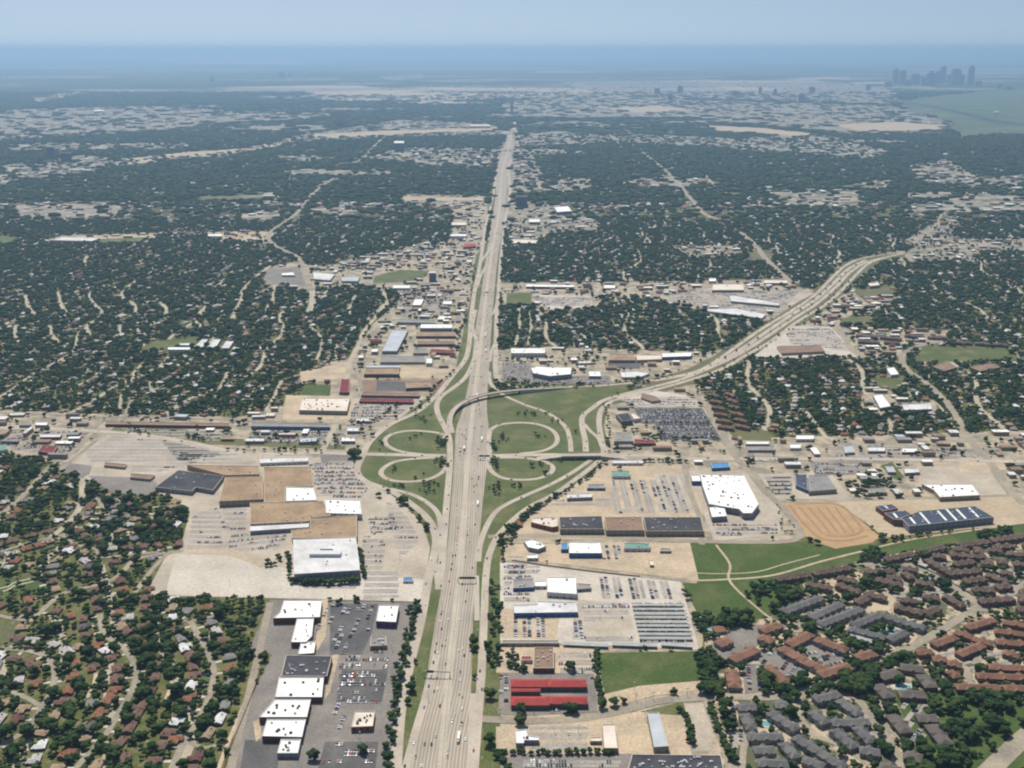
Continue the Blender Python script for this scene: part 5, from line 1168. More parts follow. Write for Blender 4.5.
# ---- downtown far off
SKY = [(895, 84, 5, 15), (902, 84, 5, 13), (915, 84, 7, 10), (923, 85, 4, 8), (930, 86, 7, 14), (937, 84, 5, 12), (942, 83, 5, 17), (949, 84, 5, 9), (955, 85, 8, 15), (962, 85, 3, 10), (970, 85, 5, 18), (907, 86, 6, 6), (978, 86, 6, 5), (888, 87, 6, 5), (760, 94, 3, 7), (801, 103, 5, 9), (775, 95, 3, 6), (670, 100, 4, 6), (657, 94, 5, 6), (680, 93, 5, 7), (212, 82, 3, 5), (282, 78, 5, 6), (512, 112, 2.4, 10), (290, 77, 3, 4), (868, 90, 4, 5), (735, 96, 6, 5), (812, 92, 5, 5), (999, 88, 4, 4), (1008, 90, 5, 4)]
for i, (px, py, wpx, hpx) in enumerate(SKY):
    x, y, _ = G(px, py); s = y / FPX; h = hpx * s; w = wpx * s
    root = tag(empty('skyscraper', (x, y, 0)), place('hazy blue grey high-rise on the far skyline', px, py), 'skyscraper', 'high-rises of the far skyline')
    b = MBuf(); hw = w / 2
    V, F = prism([(-hw, -hw * .8), (hw, -hw * .8), (hw, hw * .8), (-hw, hw * .8)], 0, h * .86)
    U = []; acc = 0
    for d in (w, w * .8, w, w * .8): U += [(acc, 0), (acc + d, 0), (acc + d, h * .86), (acc, h * .86)]; acc += d
    b.add(V, F, 0, U); b.box(-hw, hw, -hw * .8, hw * .8, h * .86 - .5, h * .86); b.build('wall', [M['wall_tower']], root)
    b = MBuf(); k = random.uniform(.4, .8); b.box(-hw * k, hw * k, -hw * .6, hw * .6, h * .86, h * (1.0 if i % 3 else .95)); b.build('crown', [M['wall_tower']], root)

# ================================================================ HOUSES
HOUSE_SH = ['shingle_' + k for k in ('brown', 'rust', 'grey', 'white', 'tan', 'maroon', 'dark', 'pale')]
HW = np.array([.28, .18, .13, .10, .14, .05, .03, .09])
HW2 = np.array([.16, .07, .19, .13, .20, .02, .06, .17])
COLN = dict(shingle_brown='brown', shingle_rust='rust red', shingle_grey='grey', shingle_white='white', shingle_tan='tan', shingle_maroon='maroon', shingle_dark='dark grey', shingle_pale='pale grey')
HS = .88
def house_mesh(var):
    """(wall buf, roof buf, chimney buf) : L-plan, hip or gable"""
    w, d, h = [(17 * HS, 10 * HS, 3), (20 * HS, 11 * HS, 3), (15 * HS, 12 * HS, 3.2)][var]
    wall = MBuf(); roof = MBuf(); e = .6
    def block(x0, x1, y0, y1, hip):
        V, F = prism([(x0, y0), (x1, y0), (x1, y1), (x0, y1)], 0, h); U = []; acc = 0
        for dd in (x1 - x0, y1 - y0, x1 - x0, y1 - y0): U += [(acc, 0), (acc + dd, 0), (acc + dd, h), (acc, h)]; acc += dd
        wall.add(V, F, 0, U)
        a0, a1, b0, b1 = x0 - e, x1 + e, y0 - e, y1 + e
        if x1 - x0 >= y1 - y0:
            r = (b1 - b0) / 2; t = r * .42; i = r if hip else 0.0; m_ = (b0 + b1) / 2
            roof.add([(a0, b0, h), (a1, b0, h), (a1, b1, h), (a0, b1, h), (a0 + i, m_, h + t), (a1 - i, m_, h + t)], [(0, 1, 5, 4), (1, 2, 5), (2, 3, 4, 5), (3, 0, 4)])
        else:
            r = (a1 - a0) / 2; t = r * .42; i = r if hip else 0.0; m_ = (a0 + a1) / 2
            roof.add([(a0, b0, h), (a1, b0, h), (a1, b1, h), (a0, b1, h), (m_, b0 + i, h + t), (m_, b1 - i, h + t)], [(0, 1, 4), (1, 2, 5, 4), (2, 3, 5), (3, 0, 4, 5)])
    block(-w / 2, w / 2, -d / 2, d / 2, var != 1)
    block(w / 2 - 7.5, w / 2 - .8, -d / 2 - 4.5, d / 2 - 1.2, var == 0)
    ch = MBuf(); ch.box(-w * .3 - .5, -w * .3 + .5, .8, 2.0, h, h + 3.0)
    return wall, roof, ch
PROTO = {}
def house_proto(var, sh):
    k = (var, sh)
    if k not in PROTO:
        wall, roof, ch = house_mesh(var)
        ws = []
        for nm, bf, mm in (('wall', wall, M['wall_house']), ('roof', roof, M[sh]), ('chimney', ch, M['fence'])):
            me = bpy.data.meshes.new(nm); me.from_pydata(bf.V, [], bf.F); me.materials.append(mm)
            l = me.uv_layers.new(name="UVMap")
            for i, u in enumerate(bf.U): l.data[i].uv = u
            me.update(); ws.append(me)
        g = MBuf(); w = [17, 20, 15][var] * HS; d = [10, 11, 12][var] * HS; g.box(w / 2 - 6.9, w / 2 - 1.6, -d / 2 - 4.56, -d / 2 - 4.5, 0, 2.3)
        me = bpy.data.meshes.new('garage_door'); me.from_pydata(g.V, [], g.F); me.materials.append(M['unit']); ws.append(me)
        PROTO[k] = ws
    return PROTO[k]
HOUSES = []   # x, y, angle, var, shingle
def try_house(x, y, ang, sh=None, var=None, clear=9.0, cls_ok=(0,)):
    px, py = P(x, y)
    if not (MX0 + 2 < px < MX0 + MW - 2 and MY0 + 2 < py < MY0 + MH - 2): return False
    if look(CLS, px, py) not in cls_ok: return False
    for dx, dy in ((clear, 0), (-clear, 0), (0, clear), (0, -clear), (0, 0)):
        if look(OCC, *P(x + dx, y + dy)): return False
    q = [P(x + a, y + b_) for a, b_ in ((-9, -8), (9, -8), (9, 8), (-9, 8))]
    raster(OCC, q, True)
    HOUSES.append((x, y, ang, random.randrange(3) if var is None else var, sh or HOUSE_SH[rng.choice(8, p=HW if y < 1450 else HW2)])); return True
# rows of houses along the traced streets
for pts, w, hs in STREETS:
    if not hs: continue
    line = catmull([G(*p) for p in pts], 4)
    for side in (-1, 1):
        acc = random.uniform(4, 14); run = None
        for i in range(1, len(line)):
            d = float(np.linalg.norm(line[i] - line[i - 1])); acc -= d
            if acc > 0: continue
            t = (line[i] - line[i - 1])[:2] / d; n_ = np.array([-t[1], t[0]]) * side
            p = line[i][:2] + n_ * random.uniform(20, 24)
            if run is None or random.random() < .45: run = HOUSE_SH[rng.choice(8, p=HW)]
            if try_house(p[0], p[1], math.atan2(t[1], t[0]) + (0 if side > 0 else math.pi), run if random.random() < .5 else None): acc = random.uniform(19.5, 23) + (20 if random.random() < .16 else 0)
            else: acc = 5
# the rest of the suburbs: wandering blocks of streets, two rows of houses to each
def suburb(x0, x1, y0, y1, pitch, slope, amp, lam, SKIP=.32):
    k = 0; x = x0
    while x < x1:
        y = y0; ph = 0.6 * math.sin(x * .004)
        pts = []
        while y < y1:
            xx = x + slope * (y - y0) + amp * math.sin(y / lam + ph) + 14 * math.sin(y / 61.0 + x)
            pts.append((xx, y)); y += 12
        for i in range(1, len(pts)):
            a, c = pts[i - 1], pts[i]; ang = math.atan2(c[1] - a[1], c[0] - a[0])
            for s in (-1, 1):
                if (i + (s > 0)) % 2: continue
                if random.random() < SKIP: continue
                nx_, ny_ = -math.sin(ang) * s, math.cos(ang) * s
                try_house(c[0] + nx_ * 19, c[1] + ny_ * 19, ang + (0 if s > 0 else math.pi), clear=7)
        STR.append(pts); x += pitch
STR = []
suburb(-2600, 150, 1450, 3300, 78, .10, 45, 170); suburb(-4200, 100, 3300, 5200, 84, .25, 60, 260)
suburb(20, 3400, 1650, 5200, 80, .12, 40, 300); suburb(-1500, -280, 560, 1450, 74, -.18, 40, 120, .12); suburb(700, 1700, 560, 1500, 80, -.2, 30, 150)
for k_, pts in enumerate(STR):      # pavement of those streets where it is open ground
    seg = []; clear_ = k_ % 3 == 0 and pts[0][1] > 1400 and pts[0][1] < 2000
    def flush(seg):
        if len(seg) >= 4: ribbon('street', None, 10, .40, M['lane'], ground=[(a, b_, 0) for a, b_ in seg[::2]], cls=1 if clear_ else None, occ=False, step=25)
    for p in pts:
        px, py = P(*p)
        if MX0 < px < MX0 + MW and MY0 < py < 880 and look(CLS, px, py) == 0 and py > 232: seg.append(p)
        else: flush(seg); seg = []
    flush(seg)

MARKS = [('the strip mall', 400, 680), ('the strip mall', 300, 690), ('the dark strip mall lot', 355, 640), ('the cream restaurant', 363, 718), ('the largest mall store', 325, 577), ('the red roofed motel', 550, 690), ('the steel car canopies', 660, 625), ('the blue steel warehouse', 660, 730), ('the corner park', 990, 730),
 ('the terracotta apartments', 770, 650), ('the grey apartments', 800, 730), ('the grey courtyard apartments', 870, 620), ('the red brown apartments', 980, 655), ('the taupe apartments', 910, 710), ('the dark brown apartments', 920, 585), ('the lush green field', 650, 668), ('the diagonal dirt track', 745, 600),
 ('the curved street by the strip mall', 205, 680), ('the middle curved street', 125, 690), ('the westmost curved street', 45, 700), ('the pale mall lot', 220, 600), ('the little park path', 25, 585), ('the cul-de-sac', 95, 530), ('the straight diagonal street', 45, 480), ('the lower left corner', 20, 755), ('the alley below the mall', 150, 620), ('the mall west edge', 160, 510),
 ('the north west mall lot', 130, 450), ('the long shop row', 170, 425), ('the far left shops', 20, 435), ('the western car yards', 300, 435), ('the cream dotted roof store', 325, 405), ('the maroon roofed block', 345, 386), ('the white ribbed roof', 528, 350), ('the west yards', 420, 345), ('the upper western yards', 430, 300), ('the wide avenue bend', 305, 275), ('the many-gabled hotel', 551, 371),
 ('the dark office lots', 670, 415), ('the huge white store', 725, 490), ('the black roofed retail row', 630, 525), ('the white dealership hall', 562, 585), ('the dirt oval', 830, 525), ('the new school', 940, 515), ('the white stepped store', 955, 490), ('the navy cornered store', 815, 482), ('the sports field', 970, 355), ('the pale triangular lot', 810, 340), ('the upper shopping centre', 740, 300), ('the upper avenue', 590, 285), ('the eastern ramps', 600, 440), ('the western loops', 410, 455), ('the eastern loops', 525, 455), ('the bottom tree row', 560, 755), ('the frontage road trees', 400, 640), ('the long white halls', 900, 405), ('the far right avenue', 970, 440), ('the orange apartment rows', 725, 405)]
def beside(px, py):
    b_ = min(MARKS, key=lambda m_: (m_[1] - px) ** 2 + ((m_[2] - py) * 1.6) ** 2); return b_[0]
# ---- small commercial buildings that fill the built-up districts
FILL = []   # x, y, ang, w, d, h, roof
def fill(px, n, smin, smax, hs=(4, 8), y_ok=(0, 900)):
    xs_ = [p[0] for p in px]; ys_ = [p[1] for p in px]
    # sample evenly over the ground, so farther parts get their share
    gy0, gy1 = G(512, max(ys_))[1], G(512, max(min(ys_), 55))[1]
    k = 0; t = 0
    while k < n and t < n * 14:
        t += 1
        gy = random.uniform(gy0, gy1); _, py = P(0, gy); pxx = random.uniform(min(xs_), max(xs_))
        if not in_poly(pxx, py, px): continue
        x, y, _ = G(pxx, py)
        w = random.uniform(smin, smax); d = random.uniform(smin * .6, smax * .5)
        if look(CLS, pxx, py) not in (3,): continue
        bad = False
        for ax_, ay_ in ((-w, -d), (w, -d), (w, d), (-w, d), (0, 0), (0, -d), (0, d)):
            q = P(x + ax_ * .6, y + ay_ * .6)
            if look(OCC, *q) or look(CLS, *q) not in (3,): bad = True; break
        if bad: continue
        raster(OCC, [P(x + a * .6, y + b_ * .6) for a, b_ in ((-w, -d), (w, -d), (w, d), (-w, d))], True)
        FILL.append((x, y, random.choice((0, 0, 0, .06, -.08, 1.57)), w, d, random.uniform(*hs), random.choices(['white', 'pale', 'palewarm', 'tanroof', 'brownroof', 'greyroof', 'blackroof', 'maroon', 'steelroof'], [5, 5, 3, 3, 3, 4, 1.2, 1, 1])[0])); k += 1
NF = [400, 14, 60, 150, 8, 30, 60, 60, 60, 14, 110, 30, 24, 6, 30, 12, 16, 8]
for i, (pts, f) in enumerate(ZONES[:len(NF)]): fill(pts, NF[i], 10, 34)
for i, (pts, f) in enumerate(ZONES[len(NF):len(NF) + len(FAR) + 2]):
    a = abs(sum((G(*pts[k])[0] * G(*pts[(k + 1) % len(pts)])[1] - G(*pts[(k + 1) % len(pts)])[0] * G(*pts[k])[1]) for k in range(len(pts)))) / 2
    fill(pts, int(min(420, a / 16000)), 18, 60, (6, 11))
FILL.sort(key=lambda f: f[1])
RCOL = dict(white='white', pale='pale grey', palewarm='cream', tanroof='tan', brownroof='brown', greyroof='grey', blackroof='black', maroon='maroon', steelroof='pale blue')
def box_building(buf_w, buf_r, x, y, ang, w, d, h, u=None):
    ca, sa = math.cos(ang), math.sin(ang)
    tr = lambda V: [(x + a * ca - b * sa, y + a * sa + b * ca, z) for a, b, z in V]
    hw, hd = w / 2, d / 2
    V, F = prism([(-hw, -hd), (hw, -hd), (hw, hd), (-hw, hd)], 0, h); buf_w.add(tr(V), F)
    e = .4; V, F = box_vf(-hw - e, hw + e, -hd - e, hd + e, h - .4, h + .5); buf_r.add(tr(V), F)
NB = 140
nb = 0; rest = []
for f in FILL:
    x, y, ang, w, d, h, rf = f; px, py = P(x, y)
    if nb < NB and 4 < px < 1020 and py < 765:
        nb += 1; root = tag(empty('commercial_building', (x, y, 0), ang), place(f'{RCOL[rf]} flat roofed building near {beside(px, py)}', px, py), 'building', 'small commercial buildings of the built-up districts')
        bw, br = MBuf(), MBuf(); box_building(bw, br, 0, 0, 0, w, d, h); l = bw.build('wall', [M['wall_tan']], root); br.build('roof', [M[rf]], root)
        for _ in range(int(w * d / 220)):
            b = MBuf(); b.box(-1, 1, -.8, .8, 0, 1.3); u_ = b.build('roof_unit', [M['unit']], root); u_.location = (random.uniform(-.35, .35) * w, random.uniform(-.35, .35) * d, h + .5)
    else: rest.append(f)
buf = MBuf(); rfn = ['white', 'pale', 'palewarm', 'tanroof', 'brownroof', 'greyroof', 'blackroof', 'maroon', 'steelroof']
for x, y, ang, w, d, h, rf in rest:
    k = len(buf.F); bw, br = MBuf(), MBuf(); box_building(bw, br, x, y, ang, w, d, h); buf.add(bw.V, bw.F, 0); buf.add(br.V, br.F, 1 + rfn.index(rf))
tag(buf.build('distant_buildings', [M['wall_tan']] + [M[r] for r in rfn]), 'distant small buildings of the built-up belts', 'buildings', kind='stuff')

# ---- place the houses: the 300 nearest in view as things, the rest as one mass
HOUSES.sort(key=lambda h_: math.hypot(h_[0], h_[1], H))
nh = 0; restH = []
for x, y, ang, var, sh in HOUSES:
    px, py = P(x, y)
    if nh < 300 and -3 < px < 1027 and py < 770:
        nh += 1
        root = tag(empty('house', (x, y, 0), ang), place(f'{COLN[sh]} roofed house near {beside(px, py)}', px, py), 'house', 'houses of the tree-filled suburbs')
        for nm, me in zip(('wall', 'roof', 'chimney', 'garage_door'), house_proto(var, sh)):
            o = bpy.data.objects.new(nm, me); COL.objects.link(o); o.parent = root
    else: restH.append((x, y, ang, var, sh))
for _ in range(9000):
    y = math.sqrt(random.uniform(5000 ** 2, 11000 ** 2)); x = random.uniform(-.62, .62) * y; px, py = P(x, y)
    if look(CLS, px, py) == 0 and math.sin(x / 310 + 2 * math.sin(y / 420)) * math.sin(y / 530 + x / 700) > -.25: restH.append((x, y, random.uniform(0, 3.1), random.randrange(3), random.choice(['shingle_white', 'shingle_pale', 'shingle_tan', 'shingle_grey', 'shingle_brown'])))
tmpl = [house_mesh(v) for v in range(3)]
VV, FF, MI = [], [], []
off = 0
for x, y, ang, var, sh in restH:
    ca, sa = math.cos(ang), math.sin(ang); mi = HOUSE_SH.index(sh) + 1; sc = 1.0 if y < 5000 else 1.8
    for bf, m_ in ((tmpl[var][0], 0), (tmpl[var][1], mi)):
        VV += [(x + (a * ca - b_ * sa) * sc, y + (a * sa + b_ * ca) * sc, z) for a, b_, z in bf.V]; FF += [tuple(i + off for i in f) for f in bf.F]; MI += [m_] * len(bf.F); off += len(bf.V)
tag(mesh_obj('distant_houses', VV, FF, [M['wall_house']] + [M[s] for s in HOUSE_SH], midx=MI), 'farther houses scattered through the tree-filled suburbs', 'houses', kind='stuff')
# driveways of pale concrete in front of the near houses
b = MBuf()
for i, (x, y, ang, var, sh) in enumerate(HOUSES[:900]):
    w = [17, 20, 15][var] * HS; d = [10, 11, 12][var] * HS; ca, sa = math.cos(ang), math.sin(ang); z = .38 + (i % 9) * .002
    V = [(x + a * ca - c * sa, y + a * sa + c * ca, z) for a, c in ((w / 2 - 6.5, -d / 2 - 14), (w / 2 - 2, -d / 2 - 14), (w / 2 - 2, -d / 2 - 4.6), (w / 2 - 6.5, -d / 2 - 4.6))]
    b.add(V, [(0, 1, 2, 3)])
tag(b.build('driveway_paving', [M['lot_light']]), kind='structure')

# ================================================================ TREES
def ico(sub):
    bm = bmesh.new(); bmesh.ops.create_icosphere(bm, subdivisions=sub, radius=1.0)
    V = np.array([v.co[:] for v in bm.verts]); F = np.array([[v.index for v in f.verts] for f in bm.faces]); bm.free(); return V, F
ICO = {1: ico(1), 2: ico(2), 3: ico(3)}
def crown_variant(nblob, sub, seed, big=.62):
    r = np.random.default_rng(seed); V0, F0 = ICO[sub]; Vs, Fs = [], []; off = 0
    for k in range(nblob):
        if k == 0: c = np.array([0, 0, .1]); s = big
        else:
            a = r.uniform(0, 2 * math.pi); rad = r.uniform(.35, .72); c = np.array([math.cos(a) * rad, math.sin(a) * rad, r.uniform(-.25, .5)]); s = r.uniform(.26, .46)
        n = np.array([mnoise.noise(Vector(v * 2.3 + seed * 3.1 + k)) for v in V0]); n2 = r.uniform(-1, 1, len(V0))
        Vs.append(V0 * (s * (1 + .35 * n + .10 * n2))[:, None] * np.array([1, 1, .8]) + c); Fs.append(F0 + off); off += len(V0)
    return np.vstack(Vs), np.vstack(Fs)
HI = [crown_variant(13, 2, i) for i in range(7)]
HI2 = [crown_variant(8, 2, 80 + i) for i in range(7)]
MIDV = [crown_variant(5, 1, 20 + i) for i in range(6)]
LOW = [crown_variant(2, 1, 40 + i, .8) for i in range(5)]
FARV = []
for i in range(5):
    V0, F0 = ICO[1]; r = np.random.default_rng(60 + i); V1 = V0 * (1 + .3 * r.uniform(-1, 1, len(V0)))[:, None]; FARV.append((V1, F0))
T = []      # x, y, crown radius
def density(px, py, x, y):
    c = look(CLS, px, py); p = np.zeros(len(px))
    p[c == 0] = np.where(y[c == 0] < 1450, .78, .97); p[c == 3] = np.where(y[c == 3] > 5500, .16, .08); p[c == 5] = .6; p[c == 2] = 1.0; p[c == 4] = .10
    return p
def clump(x, y, s):      # patchiness
    return (np.sin(x / s + 1.3 * np.sin(y / s * .7)) * np.sin(y / s * 1.1 + 1.7 * np.sin(x / s * .6)) + 1) / 2
def scatter(d0, d1, per_m2, rlo, rhi, seed, gap=0.0):
    r = np.random.default_rng(seed); area = (d1 - d0) * (d1 + d0) * .5 * 1.42; n = int(area * per_m2)
    y = np.sqrt(r.uniform(d0 ** 2, d1 ** 2, n)); x = r.uniform(-.71, .71, n) * y
    dd = y * cp + H * sp; up = y * sp - H * cp; px = 512 + FPX * x / dd; py = 384 - FPX * up / dd
    ok = (px > MX0) & (px < MX0 + MW) & (py > MY0) & (py < MY0 + MH - 2); x, y, px, py = x[ok], y[ok], px[ok], py[ok]
    p = density(px, py, x, y) * (.62 + .6 * clump(x, y, 38)) * np.where(look(OCC, px, py), 0.0, 1.0)
    # keep the crowns off the houses and paving as well as their stems
    k = r.uniform(0, 1, len(x)) < p; x, y, px, py = x[k], y[k], px[k], py[k]
    R_ = (rlo + (rhi * 1.12 - rlo) * r.uniform(0, 1, len(x)) ** 1.5) * (1 + .35 * (r.uniform(0, 1, len(x)) > .85))
    for q in (-.6, .6):
        for wx, wy in ((q, 0), (0, q)):
            dd = (y + wy * R_) * cp + H * sp; up = (y + wy * R_) * sp - H * cp
            ppx = 512 + FPX * (x + wx * R_) / dd; ppy = 384 - FPX * up / dd
            near = (np.isin(look(CLS, ppx, ppy), (1,)) & (q > 0)) if d1 < 5000 else look(OCC, ppx, ppy)
            kk = ~(near & (r.uniform(0, 1, len(x)) < (.92 if d1 < 3000 else .5))); x, y, R_ = x[kk], y[kk], R_[kk]
    return np.column_stack([x, y, R_])
near_t = scatter(500, 1500, .0205, 2.8, 6.2, 1); near2 = scatter(1500, 2500, .0170, 3.4, 7.0, 2)
mid_t = scatter(2500, 4600, .0105, 4.2, 8.4, 3); far_t = scatter(4600, 9500, .00135, 12, 19, 4); vfar = scatter(9500, 19000, .00016, 35, 60, 5)
# belts and hedges that the photograph shows one by one
EXTRA = []
def belt(pts, n, r0, r1, jit=3.0):
    line = catmull([G(*p) for p in pts], 6) if len(pts) > 2 else [np.array(G(*pts[0])) + (np.array(G(*pts[1])) - np.array(G(*pts[0]))) * t for t in np.linspace(0, 1, 50)]
    for i in range(n):
        p = line[int((i + .5) / n * (len(line) - 1))]; EXTRA.append((p[0] + random.uniform(-jit, jit), p[1] + random.uniform(-jit, jit), random.uniform(r0, r1)))
def grove(px, n, r0, r1):
    xs_ = [p[0] for p in px]; ys_ = [p[1] for p in px]; k = t = 0
    while k < n and t < n * 60:
        t += 1; x, y = random.uniform(min(xs_), max(xs_)), random.uniform(min(ys_), max(ys_))
        if in_poly(x, y, px) and not look(OCC, x, y): g = G(x, y); EXTRA.append((g[0], g[1], random.uniform(r0, r1))); k += 1
belt([(293, 583), (328, 585), (362, 582)], 26, 5.5, 7.2, 1.2); belt([(364, 578), (362, 564), (360, 550)], 13, 4.5, 5.5, 1.2); belt([(290, 580), (289, 568), (290, 556)], 10, 4, 5, 1.2)
grove([(265, 561), (290, 555), (290, 568), (266, 568)], 12, 4, 5.5)
belt([(417, 606), (410, 640), (404, 665), (396, 700), (391, 735), (386, 790)], 34, 4, 6.5, 4); belt([(412, 606), (406, 640), (399, 670), (391, 710)], 16, 3.5, 5, 4)
belt([(600, 466), (588, 478), (572, 488), (556, 498), (540, 506), (528, 516), (516, 527), (512, 540)], 46, 3.4, 5.2, 2.5); belt([(506, 545), (503, 556), (500, 566)], 5, 4, 5, 2)
grove([(486, 578), (500, 578), (500, 596), (487, 596)], 8, 3.5, 5); grove([(488, 603), (501, 603), (501, 616), (488, 616)], 9, 3.5, 5.5); grove([(489, 618), (501, 618), (501, 637), (489, 637)], 11, 3.5, 5.5); grove([(486, 645), (502, 645), (502, 668), (488, 668)], 12, 4, 6); grove([(508, 646), (518, 646), (516, 670), (508, 670)], 8, 3.5, 5)
for p in [(490, 698), (489, 744), (522, 713), (520, 724), (574, 712), (601, 708), (523, 671), (570, 671), (614, 706), (624, 703), (674, 694), (700, 692), (719, 698), (314, 760), (363, 753), (339, 604), (532, 467), (388, 493), (545, 475), (620, 470), (373, 437), (362, 432), (395, 415), (379, 497), (699, 657), (701, 663), (685, 594), (687, 599)]: g = G(*p); EXTRA.append((g[0], g[1], random.uniform(4.5, 7.5)))
belt([(568, 711), (574, 713), (582, 712)], 4, 5, 7); belt([(596, 652), (597, 670), (598, 690), (603, 708)], 16, 3.5, 5, 2); belt([(494, 754), (560, 754), (620, 754)], 30, 3, 4.2, 1.5); belt([(500, 757), (505, 765), (515, 772)], 6, 4, 6, 4); belt([(683, 712), (688, 728), (693, 750)], 14, 3.5, 5); belt([(710, 706), (716, 728), (726, 748), (736, 768)], 20, 3.5, 5.5, 3)
grove([(695, 657), (712, 650), (722, 690), (712, 705), (700, 690)], 26, 5, 7.5); grove([(692, 616), (708, 615), (707, 632), (695, 634)], 12, 5, 7); grove([(722, 612), (760, 618), (755, 630), (720, 628)], 20, 5, 8); grove([(745, 595), (765, 583), (800, 586), (798, 605), (770, 612)], 34, 5, 8)
grove([(757, 672), (775, 665), (790, 690), (810, 672), (850, 680), (848, 695), (800, 702), (765, 702)], 34, 5, 8); grove([(820, 672), (858, 665), (870, 655), (880, 668), (870, 690), (850, 700), (840, 690)], 40, 5, 8.5)
grove([(880, 658), (915, 652), (915, 668), (885, 672)], 16, 5, 8); grove([(905, 690), (960, 688), (1060, 686), (1060, 715), (1000, 712), (970, 705), (930, 730), (915, 715)], 55, 5, 7.5); grove([(940, 730), (965, 722), (1060, 720), (1060, 735), (980, 738), (960, 770), (935, 770)], 42, 5, 8)
grove([(870, 700), (890, 712), (885, 735), (870, 735)], 8, 5, 7); grove([(875, 745), (930, 750), (930, 790), (870, 790)], 30, 5, 7.5)
grove([(845, 486), (870, 478), (890, 480), (905, 498), (880, 500), (850, 498)], 34, 4.5, 7.5); grove([(975, 536), (1010, 528), (1015, 536), (985, 540)], 26, 5, 7); grove([(862, 550), (885, 548), (885, 556), (862, 560)], 12, 5, 7); grove([(772, 478), (780, 490), (792, 512), (800, 528), (780, 535), (776, 505), (765, 488)], 22, 2, 3)
grove([(865, 405), (905, 395), (935, 412), (930, 435), (880, 440), (850, 430), (830, 415)], 60, 5, 7.5)
# clumps in the interchange grass
for c, n, rx, ry in [((530, 415), 12, 11, 3), ((556, 421), 7, 8, 2), ((503, 440), 12, 4, 7), ((535, 436), 5, 9, 3), ((497, 465), 6, 2, 5), ((494, 447), 16, 3, 4), ((497, 492), 14, 6, 6), ((516, 487), 7, 6, 2), ((442, 443), 30, 4, 6), ((443, 463), 14, 5, 4), ((494, 462), 12, 3, 5), ((395, 470), 4, 3, 4), ((398, 487), 7, 9, 1.5), ((432, 484), 9, 10, 3), ((425, 420), 8, 8, 3), ((380, 446), 4, 2, 4), ((437, 462), 8, 6, 2), ((558, 461), 6, 9, 2), ((540, 466), 5, 8, 2), ((421, 478), 3, 6, 2), ((415, 437), 4, 9, 2), ((577, 432), 2, 2, 3), ((427, 492), 6, 8, 3)]:
    for _ in range(n): g = G(c[0] + random.gauss(0, rx * .6), c[1] + random.gauss(0, ry * .6)); EXTRA.append((g[0], g[1], random.uniform(2.8, 4.6)))
# trees along the two carriageways of the diagonal highway
for off in ((0, 4), (0, -5), (3, 9)): belt([(700, 374 + off[1]), (725, 363 + off[1]), (755, 346 + off[1]), (785, 328 + off[1]), (812, 308 + off[1]), (838, 286 + off[1]), (860, 269 + off[1])], 20, 3, 5, 8)
belt([(604, 405), (608, 420), (609, 440), (608, 450)], 14, 3, 4.2, 3); grove([(702, 388), (750, 388), (762, 432), (720, 432)], 60, 3.5, 6); belt([(350, 424), (370, 423), (388, 413), (400, 404)], 14, 4, 6, 4); belt([(655, 440), (700, 440), (722, 440)], 14, 4, 6, 4); belt([(660, 424), (710, 425)], 14, 3, 4, 2); belt([(640, 462), (690, 463)], 10, 4, 5.5, 4); grove([(640, 430), (660, 425), (665, 440), (645, 445)], 12, 4, 6)
belt([(120, 424), (140, 432), (150, 436)], 8, 4, 6, 6); belt([(186, 436), (205, 441)], 10, 4, 6, 6); belt([(225, 451), (330, 452)], 12, 3.5, 5, 5); belt([(252, 441), (345, 446)], 18, 3.5, 5, 9)
belt([(455, 372), (440, 385), (425, 402), (410, 413)], 18, 4, 6, 7); belt([(475, 265), (470, 290), (462, 330), (456, 350)], 30, 4, 6, 6)
EXTRA = np.array(EXTRA)
ALLT = np.vstack([near_t, near2, EXTRA[EXTRA[:, 1] < 2500]])
tpx = 512 + FPX * ALLT[:, 0] / (ALLT[:, 1] * cp + H * sp); tpy = np.array([P(a, b_)[1] for a, b_ in ALLT[:, :2]])
dist = np.hypot(np.hypot(ALLT[:, 0], ALLT[:, 1]), H); size = ALLT[:, 2] / dist
inview = (tpx > 3) & (tpx < 1021) & (tpy < 764)
order = np.argsort(-np.where(inview, size, -1))
sel = set(order[:300].tolist())
# words for what a tree stands beside
TM = []
for i, (V1, F1) in enumerate(HI):
    me = bpy.data.meshes.new('crown'); me.from_pydata(V1.tolist(), [], F1.tolist()); me.materials.append(M['leaf']); me.update(); TM.append(me)
trunk_me = bpy.data.meshes.new('trunk')
n = 7; ringz = [(0, .55), (1.0, .38), (3.2, .26), (5.0, .12)]
Vt = [(math.cos(k) * r_, math.sin(k) * r_, z) for z, r_ in ringz for k in np.linspace(0, 2 * math.pi, n, endpoint=False)]
Ft = [(j * n + i, j * n + (i + 1) % n, (j + 1) * n + (i + 1) % n, (j + 1) * n + i) for j in range(3) for i in range(n)]
for a in (0.3, 2.3, 4.4):     # three limbs
    b0 = len(Vt); c_, s_ = math.cos(a), math.sin(a)
    for z, q, r_ in ((2.6, .1, .16), (4.2, 1.0, .1), (5.6, 1.9, .05)):
        for k in range(4): Vt.append((c_ * q + math.cos(k * 1.57) * r_, s_ * q + math.sin(k * 1.57) * r_, z))
    for j in range(2):
        for k in range(4): Ft.append((b0 + j * 4 + k, b0 + j * 4 + (k + 1) % 4, b0 + j * 4 + 4 + (k + 1) % 4, b0 + j * 4 + 4 + k))
trunk_me.from_pydata(Vt, [], Ft); trunk_me.materials.append(M['trunk']); trunk_me.update()
